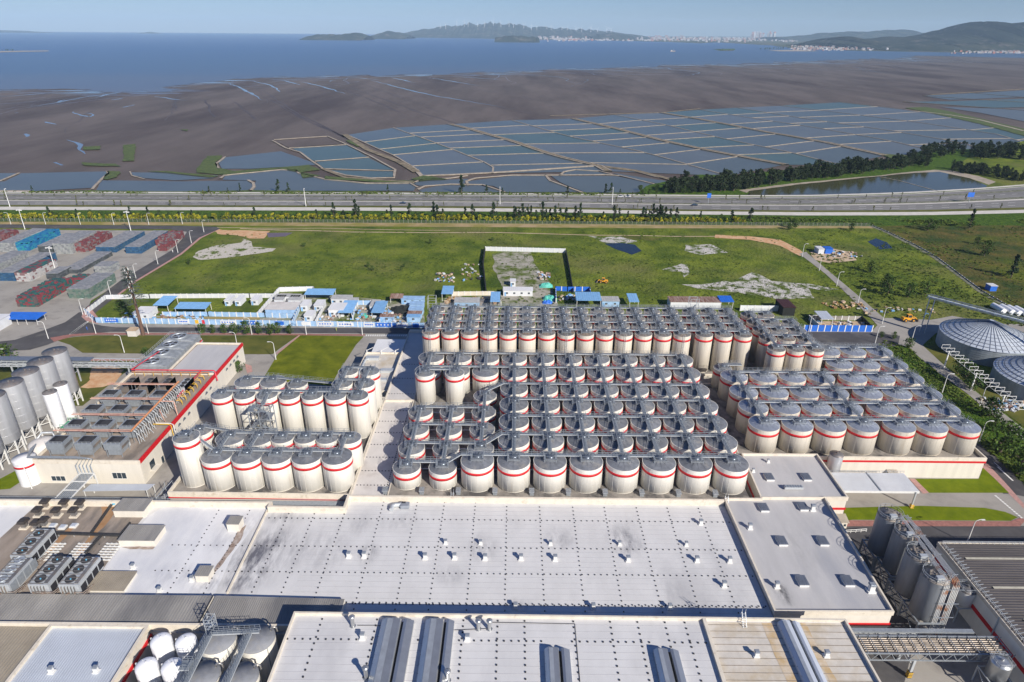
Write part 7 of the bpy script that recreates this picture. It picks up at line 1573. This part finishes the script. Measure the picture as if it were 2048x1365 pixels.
TP = {'dark': [tree_proto(9, 4.4, 'cone', ML['dark'], 420, .42, s) for s in (1, 2, 3)], 'yell': [tree_proto(3.6, 3.6, 'round', ML['yell'], 240, .34, s, .1) for s in (4, 5, 6)], 'mid': [tree_proto(5, 4.6, 'round', ML['mid'], 620, .26, s) for s in (7, 8)],
      'oliv': [tree_proto(4, 2.2, 'tall', ML['oliv'], 120, .28, s) for s in (9, 10)], 'grove': [tree_proto(13, 9.0, 'round', ML['grove'], 560, .75, s, .16) for s in (11, 12, 13, 14)]}
TU = {}
def tree(kind, x, y, s, label, group, name, z=0):
    i = R.randrange(len(TP[kind])); p = TP[kind][i]; k = (kind, i); sc = (s*R.uniform(.85, 1.15), s*R.uniform(.85, 1.15), s*R.uniform(.88, 1.15)); a = R.uniform(0, 6.28)
    if k not in TU: TU[k] = 1; o = p; o.location = (x, y, z); o.scale = sc; o.rotation_euler = (0, 0, a); setp(o, label, 'tree', group)
    else: o = dup(p, (x, y, z), a, label, group, sc)
    o.name = name; return o
def interp(l, a):
    for p, q in zip(l[:-1], l[1:]):
        if p[0] <= a <= q[0]: return p[1]+(q[1]-p[1])*(a-p[0])/(q[0]-p[0])
    return l[-1][1]
BL_ = [(-20, 439), (700, 441), (1040, 443.5), (1300, 446), (1500, 448)]
xs = []; a = -8
while a < 1500: xs.append(a); a += R.uniform(8, 13.5) if not (405 < a < 430) else 18
for i, a in enumerate(xs[:140]): tree('yell', *G(a, interp(BL_, a)-R.uniform(0, 2)), R.uniform(.7, 1.2), 'yellow-green shrub, %s from left in the belt behind the wire fence' % ordi(i+1), 'yellow-green shrubs in the roadside belt', 'shrub')
dk = [100, 155, 262, 298, 360, 385, 510, 634, 668, 688, 712, 719, 775, 783, 820, 868, 875, 886, 931, 945, 987, 1028, 1031, 1045, 1055, 1062, 1072, 1092, 1100, 1110, 1120, 1132, 1150, 1160, 1206, 1227, 1238, 1255, 1285, 1297, 1305, 1312, 1322, 1330, 1340, 1352, 1400, 1462, 1500, 1085, 1038, 1290, 1318]
for i, a in enumerate(sorted(dk)): tree('dark', *G(a, interp(BL_, a)-R.uniform(1, 9)), R.uniform(.75, 1.25) if a > 660 else R.uniform(.55, .85), 'dark conifer, %s from left in the roadside belt' % ordi(i+1), 'dark conifers in the roadside belt', 'conifer')
for i, a in enumerate(sorted(R.uniform(-10, 1500) for _ in range(110))): tree('mid', *G(a, interp(BL_, a)-R.uniform(3, 9)), R.uniform(.45, .8), 'green bush, %s from left behind the yellow shrubs' % ordi(i+1), 'green bushes in the roadside belt', 'bush')
for i, (a, c, s) in enumerate(((65, 383, .5), (419, 386, .6), (456, 385, .45), (481, 385, .7), (558, 384, 1.1), (577, 385, .8), (776, 385, .6), (923, 387, 1.5), (973, 388, .8), (1005, 390, .6), (1135, 390, .9), (1211, 388, .9), (1222, 388, 1.0), (1240, 389, .5))):
    tree('dark', *G(a, c), s, 'dark tree standing alone on the pond bank, %s from left' % ordi(i+1), 'lone trees on the pond bank', 'conifer')
k = 0
for a, u in sorted(((R.uniform(-5, 2040), R.choice([.16, .48, .95])) for _ in range(120)), key=lambda q: (q[1], q[0])):
    k = k+1 if k and u == lu_ else 1; lu_ = u; tree('oliv', *G(a, [q for q in [interp(mixl(u), a)]][0]), R.uniform(.55, 1.1), 'thin sapling, %s from left in the highway %s' % (ordi(k), {.16: 'far verge', .48: 'median', .95: 'near verge'}[u]), 'thin saplings of the highway verges', 'sapling')
def grove(lst, n, wh_, s0, group, jy=6, kind='grove', nm='casuarina'):
    o = sorted((R.random() for _ in range(n)))
    for i, u in enumerate(o):
        a = lst[0][0]+(lst[-1][0]-lst[0][0])*u; c = interp(lst, a)+R.uniform(-jy, .5); tree(kind, *G(a, c), s0*R.uniform(.7, 1.2), '%s, %s from left in the %s' % (nm, ordi(i+1), wh_), group, nm)
grove([(1330, 387), (1400, 386), (1480, 381), (1560, 367), (1660, 356), (1750, 345), (1830, 336), (1860, 334)], 170, 'dark grove between ponds and still water', .85, 'casuarinas of the dark grove', 9)
grove([(1840, 322), (1900, 312), (1960, 318), (2060, 320)], 70, 'grove at the far right', .85, 'casuarinas of the far right grove', 16)
grove([(1900, 345), (1960, 350), (2060, 368)], 50, 'trees beyond the still water, right', .6, 'casuarinas beyond the still water', 8)
grove([(1272, 391), (1330, 388), (1400, 388)], 26, 'low leafy clump by the highway', .9, 'leafy trees by the highway', 12, 'mid', 'leafy tree')
tl = [(404, 669, .95), (426, 668, .7), (450, 668, .9), (472, 669, .95), (493, 670, 1.1), (518, 669, .95), (540, 670, 1.1), (556, 668, .9), (580, 669, .8)]
for i, (a, c, s) in enumerate(tl): tree('mid', *G(a, c), s, 'round green tree, %s from left in the row beside the works road' % ordi(i+1), 'round trees beside the works road', 'tree')
for a, c, s, l_ in ((15, 726, 1.6, 'feathery green tree behind the aluminium silos'), (1988, 760, .01, ''), (1930, 768, 1.6, 'leafy tree on the green belt beside the shaded path'), (1945, 780, 1.3, 'leafy tree close behind the first on the green belt'), (1976, 832, 1.5, 'leafy tree where the green belt widens'), (2000, 905, 2.0, 'big light green tree in the deep green belt'),
                    (1818, 697, .9, 'small tree by the lamp at the plaza'), (1787, 679, .6, 'young slim tree at the tip of the green belt'), (1763, 676, .6, 'young slim tree left of the other one'), (1915, 748, 1.2, 'tree in shadow at the upper green belt'), (1985, 862, 1.2, 'dark bush in the lower green belt'), (2035, 950, 1.8, 'tree at the right edge beside the lane'),
                    (480, 745, .8, 'clipped bush in the paved ring'), (415, 758, .7, 'bush beside the cooler building'), (295, 712, .7, 'bush at the foot of the condenser bank'), (244, 626, 1.1, 'dark bushy tree in the camp behind the cell tower')):
    if l_: tree('mid', *G(a, c), s, l_, 'single trees around the plant', 'tree')
for i, (a, c, s) in enumerate(((1855, 462, 1.5), (1868, 460, 1.2), (1938, 458, 1.8), (1702, 462, 1.0), (1968, 512, 1.6), (1955, 490, 1.0), (2022, 555, 1.7), (1590, 458, 1.2), (1578, 460, 1.0), (608, 494, .6), (378, 530, .6), (860, 488, .5), (985, 482, .5), (737, 535, .5), (745, 542, .5), (808, 535, .4), (802, 542, .4), (1815, 595, 1.4), (1775, 590, 1.6), (1770, 575, 1.5), (1850, 590, 1.4), (1740, 545, 1.2))):
    tree('mid' if i not in (2, 6) else 'dark', *G(a, c), s*(.8 if i in (2, 6) else 1), 'dark bush growing alone in the field grass, %s of its kind' % ordi(i+1), 'bushes scattered over the field', 'bush')
MG = leafmat('tussock_green', (.05, .085, .012), (.13, .17, .03), 0); MG2 = leafmat('scrub_tussock', (.045, .08, .012), (.12, .155, .025), 0)
# rough vegetation: low clumps over the fields, uncountable
def clumps(name, label, region, n, m, s, world=False):
    rr = random.Random(n); P = region; b = MB(); xs_ = [p[0] for p in P]; ys_ = [p[1] for p in P]; c = 0
    def inside(a, q):
        r_ = False; j = len(P)-1
        for i in range(len(P)):
            if (P[i][1] > q) != (P[j][1] > q) and a < (P[j][0]-P[i][0])*(q-P[i][1])/(P[j][1]-P[i][1])+P[i][0]: r_ = not r_
            j = i
        return r_
    while c < n:
        a = rr.uniform(min(xs_), max(xs_)); q = rr.uniform(min(ys_), max(ys_))
        if not inside(a, q): continue
        x, y = G(a, q)
        if noise.noise(Vector((x*.03, y*.03, n))) < rr.uniform(-.3, .35): continue
        c += 1; w = s*rr.uniform(.5, 1.6); h = w*rr.uniform(.35, .8)
        for k in range(7):
            aa = rr.uniform(0, 6.28); r_ = w*rr.random(); p = Vector((x+r_*math.cos(aa), y+r_*math.sin(aa), h*rr.uniform(.3, 1)*(1-r_/w*.6))); e = Vector((rr.gauss(0, 1), rr.gauss(0, 1), rr.gauss(0, .25))).normalized()*w*.32; f = Vector((-e.y, e.x, rr.uniform(-.3, .3)*w)).normalized()*w*.26
            b.add([p-e-f, p+e-f, p+e+f, p-e+f], [(0, 1, 2, 3)])
    return b.build(name, m, kind='stuff', label=label, cat='rough grass')
clumps('rough_grass', 'rough grass tussocks over the big green field', [(440, 462), (1590, 462), (1600, 510), (1760, 636), (1590, 640), (860, 605), (640, 590), (230, 592), (360, 520)], 3200, MG, .6)
clumps('rough_grass', 'dark scrub tussocks over the right-hand fields', [(1600, 462), (1760, 458), (2060, 452), (2060, 655), (1870, 636), (1770, 628), (1620, 512)], 1700, MG2, .8)
clumps('belt_plants', 'dense leafy ground plants of the green belt', [(1744, 700), (1775, 682), (1812, 692), (1876, 747), (1990, 838), (2120, 948), (2120, 1030), (2048, 966), (1965, 893), (1930, 850), (1850, 760)], 1300, MG, .7)
clumps('belt_plants', 'dense green undergrowth of the roadside belt', [(-40, 426), (1500, 434), (1740, 440), (2060, 440), (2060, 452), (1500, 449), (-40, 442)], 3000, MG2, 1.0)
clumps('rough_grass', 'reedy green fringe between the ponds and the highway', [(-40, 383), (900, 385), (1290, 387), (1290, 391), (-40, 386)], 900, MG, 1.0)
# wire fence between belt and verge
t = thing('wire_fence', 'long grey wire fence with posts in front of the roadside belt', 'fence', (*G(-10, 443), 0)); o_ = Vector(t.location); b = MB(); c = MB(); P = px([(-10, 443), (700, 446), (1040, 448), (1300, 450), (1740, 453)], 0)
for p, q in zip(P[:-1], P[1:]):
    L_ = math.hypot(q[0]-p[0], q[1]-p[1]); n = int(L_/3)
    for z in (.1, .6, 1.1, 1.6, 2.1): b.beam((p[0]-o_.x, p[1]-o_.y, z), (q[0]-o_.x, q[1]-o_.y, z), .05)
    for k in range(n): c.beam((p[0]+(q[0]-p[0])*k/n-o_.x, p[1]+(q[1]-p[1])*k/n-o_.y, 0), (p[0]+(q[0]-p[0])*k/n-o_.x, p[1]+(q[1]-p[1])*k/n-o_.y, 2.3), .14)
b.build('wire', M['galv'], t); c.build('post', M['conc'], t)
b = MB(); FP = [(1742, 452), (1780, 468), (1830, 492), (1870, 515), (1910, 545), (1960, 582), (2060, 640)]; strip(b, densify(px(FP, .05), 8, 1), 3.2, .05); b.build('field_ditch', M['verge'], kind='structure')
wall('low pale concrete fence running down the right-hand field', [(a+3, c) for a, c in FP], .5, M['conc'], .15, name='field_fence', cat='fence')
# ================================================================ HILLS, COAST, TOWN
M['hill'] = mat('hill_green', (.010, .020, .016), .95, scale=.004, col2=(.045, .05, .034), bump=1, bscale=.012, detail=12, stain=(.12, .105, .09), stain_scale=.008, stain_lo=.56, stain_hi=.66, spec=.03)
M['coast'] = mat('coast_land', (.045, .06, .022), .95, spec=.03, scale=.004, col2=(.085, .085, .055), detail=12, stain=(.14, .12, .10), stain_scale=.004, stain_lo=.5, stain_hi=.62)
def ridge_m(name, prof, dist, depth, m=None, rough=.12):
    """height-field hill whose skyline follows the profile at the given distance"""
    X = []
    for a, c in prof:
        v = fwd + rt*((a-CX)/F) - up*((c-CY)/F); t_ = dist/v.y; X.append((v.x*t_, CAMH+v.z*t_))
    n = max(24, int((prof[-1][0]-prof[0][0])/3)); x0, x1 = X[0][0], X[-1][0]; J = 14; b = MB(); vs = []; fs = []
    for i in range(n+1):
        x = x0+(x1-x0)*i/n; H = interp(X, x); H = max(2, H*(1+.16*noise.noise(Vector((i*.3, dist, 1)))+.22*noise.noise(Vector((i*1.7, dist, 3)))))
        for j in range(J+1):
            u = j/J; y = dist+depth*(u-.55); f = math.sin(min(1, u/.55)*math.pi/2)**1.25 if u <= .55 else math.cos((u-.55)/.45*math.pi/2)
            nn = noise.noise(Vector((x/depth*2.2, y/depth*2.2, 2)))*.5+noise.noise(Vector((x/depth*6, y/depth*6, 4)))*.28+noise.noise(Vector((x/depth*17, y/depth*14, 6)))*.14
            xx = x*(y/dist) if True else x
            vs.append((x, y, -2+max(0, (H+2)*f*(1+rough*3*nn*(1-f*.55))+ (H+2)*rough*nn*.35*(f > .95))))
    for i in range(n):
        for j in range(J): a = i*(J+1)+j; fs.append((a, a+J+1, a+J+2, a+1))
    b.add(vs, fs); return b.build(name, m or M['hill'], kind='structure')
ridge_m('hills', [(795, 71), (815, 66), (835, 61), (858, 58), (880, 54), (892, 50), (905, 52), (925, 51), (945, 47), (958, 50), (975, 47), (990, 45), (1005, 50), (1020, 48), (1040, 50), (1060, 55), (1085, 53), (1105, 57), (1130, 56), (1160, 60), (1190, 61), (1215, 63), (1240, 67), (1275, 71)], 14500, 3800)
ridge_m('hills', [(618, 73), (635, 70), (655, 69), (680, 69), (700, 67), (715, 65), (728, 69), (738, 73)], 9300, 900); ridge_m('hills', [(742, 73), (760, 67), (778, 61), (795, 65), (812, 68), (822, 72)], 11000, 1200)
ridge_m('hills', [(1180, 72), (1210, 68), (1225, 66), (1245, 70), (1262, 72)], 11800, 1000); ridge_m('hills', [(990, 76), (1010, 72), (1035, 71), (1060, 74), (1078, 76)], 8600, 500)
ridge_m('hills', [(1540, 75), (1590, 73), (1625, 70), (1665, 66), (1700, 64), (1740, 65), (1780, 62), (1820, 65), (1860, 69), (1900, 72)], 13000, 2600)
ridge_m('hills', [(-200, 66), (-100, 60), (0, 61), (45, 62), (80, 65), (110, 67)], 17000, 1500); ridge_m('hills', [(280, 67), (300, 64), (318, 67)], 17500, 600)
ridge_m('hills', [(1650, 86), (1670, 78), (1692, 75), (1715, 80), (1735, 82), (1765, 76), (1795, 74), (1815, 79), (1830, 75), (1850, 71), (1875, 67), (1890, 68), (1908, 60), (1928, 55), (1945, 51), (1962, 52), (1978, 46), (1992, 45), (2003, 49), (2022, 47), (2048, 53), (2075, 60), (2120, 62), (2200, 72), (2300, 80)], 6800, 2300, rough=.16)
ridge_m('hills', [(1800, 97), (1830, 92), (1870, 90), (1930, 88), (1990, 86), (2048, 88), (2120, 86), (2250, 92)], 5800, 600)
patch('coast', [(1070, 80), (1200, 81), (1330, 84), (1400, 87), (1432, 85), (1540, 91), (1600, 98), (1720, 102), (1900, 105), (2048, 107), (2300, 112), (2300, 80), (2048, 76.5), (1600, 74), (1250, 73), (1000, 73.5), (900, 76)], -.2, M['coast'], j=(40, 200))
patch('coast', [(620, 74.8), (740, 74.5), (830, 73), (900, 74), (760, 75)], -.3, M['coast']); patch('sand_spit', [(-60, 104), (40, 102), (98, 101.5), (96, 103), (40, 104), (-60, 107)], -.3, M['dyke'], j=(4, 20)); patch('islet', [(1430, 100), (1446, 98), (1470, 100), (1466, 102), (1440, 102)], -.3, M['coast'])
patch('islet', [(1535, 101), (1600, 100), (1640, 103), (1560, 103)], -.3, M['dyke']); patch('coast_trees', [(1425, 99), (1470, 98), (1470, 100), (1440, 101)], -.1, M['hedge'])
for k, (lst, n, s) in enumerate((([(1520, 99), (1560, 98), (1612, 97)], 26, 2.2), ([(-10, 102), (20, 101.5), (38, 102)], 12, 1.6), ([(1432, 101), (1466, 101)], 12, 1.6))):
    grove(lst, n, ('headland far across the flats', 'sand spit at the far left', 'little islet')[k], s, ('trees on the headland', 'trees on the sand spit', 'trees on the islet')[k], .6, 'mid', 'distant tree')
# town across the bay: each block a thing of its own
BM = [mat('town_%d' % i, c, .8, var=.08, scale=.05) for i, c in enumerate(((.34, .33, .33), (.29, .26, .25), (.26, .18, .17), (.38, .38, .40)))]; RM = [mat('town_roof_red', (.32, .12, .09), .8), mat('town_roof_grey', (.32, .32, .34), .8)]
def towers(n, fx, lab_, grp, w, h):
    for i, (a, c) in enumerate(sorted(fx(i) for i in range(n))):
        x, y = G(a, c); ww = R.uniform(*w)*y/6000; hh = R.uniform(*h)*y/6000; t = thing('town_building', lab_ % ordi(i+1), 'building', (x, y, -.5), R.uniform(-.4, .4), group=grp)
        b = MB(); b.box(-ww/2, ww/2, -ww*.35, ww*.35, 0, hh); b.build('wall', R.choice(BM), t); b = MB(); b.add([(-ww*.55, -ww*.4, hh), (ww*.55, -ww*.4, hh), (ww*.55, ww*.4, hh), (-ww*.55, ww*.4, hh), (-ww*.3, 0, hh*1.18), (ww*.3, 0, hh*1.18)], [(0, 1, 5, 4), (1, 2, 5), (2, 3, 4, 5), (3, 0, 4)]); b.build('roof', R.choice(RM), t)
towers(95, lambda i: (R.uniform(1585, 1960), R.triangular(93, 102, 99)), 'small pale house, %s from left, in the town below the right hills', 'houses of the town below the hills', (14, 30), (9, 20))
towers(60, lambda i: (R.triangular(1900, 2050, 2030), R.uniform(101, 107)), 'small house, %s from left, in the village on the far right shore', 'houses of the right shore village', (10, 22), (8, 15))
towers(75, lambda i: (R.uniform(1075, 1370), R.triangular(75.5, 80, 78)), 'tiny pale block, %s from left, on the shore beneath the central range', 'blocks beneath the central range', (12, 26), (10, 22))
towers(40, lambda i: (R.uniform(1370, 1600), R.uniform(77, 86)), 'tiny pale block, %s from left, between central range and tower cluster', 'blocks between range and towers', (12, 24), (9, 18))
towers(16, lambda i: (R.uniform(1500, 1548), R.uniform(77, 79)), 'pale tower block, %s from left, in the high-rise cluster on the horizon', 'high-rise cluster on the horizon', (12, 18), (34, 50))
towers(18, lambda i: (R.uniform(905, 1000), R.uniform(74, 76)), 'tiny white block, %s from left, on the shore left of the range', 'white blocks left of the range', (14, 30), (10, 22))
for i in range(24):
    a = 880+i*15+R.uniform(-4, 4); c = interp([(870, 58), (900, 52), (990, 49), (1060, 56), (1190, 62), (1250, 67)], a)+R.uniform(0, 6); v = fwd + rt*((a-CX)/F) - up*((c-CY)/F); t_ = 13600/v.y
    t = thing('wind_turbine', 'tiny white wind turbine, %s from left on the central range' % ordi(i+1), 'wind turbine', (v.x*t_, 13600, CAMH+v.z*t_-15), group='wind turbines on the central range'); b = MB(); b.lathe(0, 0, [(3.2, 0), (2, 85)], 6); b.build('tower', M['tankw'], t); b = MB(); q = R.uniform(0, 2)
    for k in range(3): b.beam((0, -4, 85), (45*math.cos(q+k*2.094), -4, 85+45*math.sin(q+k*2.094)), 2.2, 2.2)
    b.build('rotor', M['tankw'], t)
x, y = G(1345, 103); t = thing('work_boat', 'tiny dredging boat with a mast on the bay', 'boat', (x, y, -.9)); b = MB(); b.add([(-22, -5, 0), (20, -5, 0), (30, 0, 3), (20, 5, 0), (-22, 5, 0), (-22, -5, 4), (20, -5, 4), (32, 0, 6), (20, 5, 4), (-22, 5, 4)], [(5,6,7,8,9),(0,1,6,5),(1,2,7,6),(2,3,8,7),(3,4,9,8),(4,0,5,9)]); b.build('hull', M['dirt'], t); b = MB(); b.box(-16, -4, -3.5, 3.5, 4, 9); b.build('wheelhouse', M['parap'], t); t.scale = (.7, .7, .7); b = MB(); b.beam((8, 0, 4), (8, 0, 22), 1.2); b.beam((8, 0, 20), (24, 0, 8), .8); b.build('mast', M['galv'], t)
b = MB()
for i in range(1500):
    u = R.random()
    if u < .42: a = R.uniform(1060, 1600); c = R.triangular(75.4, 84, 78)
    elif u < .8: a = R.uniform(1580, 1960); c = R.triangular(91, 102, 98)
    else: a = R.triangular(1900, 2060, 2040); c = R.uniform(100, 107.5)
    x, y = G(a, c); w = R.uniform(8, 22)*y/6500; h_ = R.uniform(5, 13)*y/6500; b.cur = R.choice([0, 0, 1, 1, 2, 3, 4, 5]); b.box(x-w/2, x+w/2, y-w*.3, y+w*.3, -1, h_)
b.build('town', BM+RM, kind='stuff', label='dense pale town along the far shore, too small to count', cat='town')
# ================================================================ AIR
hm = bpy.data.materials.new('haze_air'); hm.use_nodes = True; t = hm.node_tree; t.nodes.remove(t.nodes["Principled BSDF"])
pv = t.nodes.new("ShaderNodeVolumePrincipled"); pv.inputs["Color"].default_value = (.56, .78, 1, 1); pv.inputs["Density"].default_value = HAZE; pv.inputs["Anisotropy"].default_value = -.1
t.links.new(pv.outputs[0], t.nodes["Material Output"].inputs["Volume"])
b = MB(); b.box(-30000, 30000, -700, 23000, -3, 460); b.build('haze', hm, kind='stuff', label='thin pale sea haze filling the air', cat='haze')
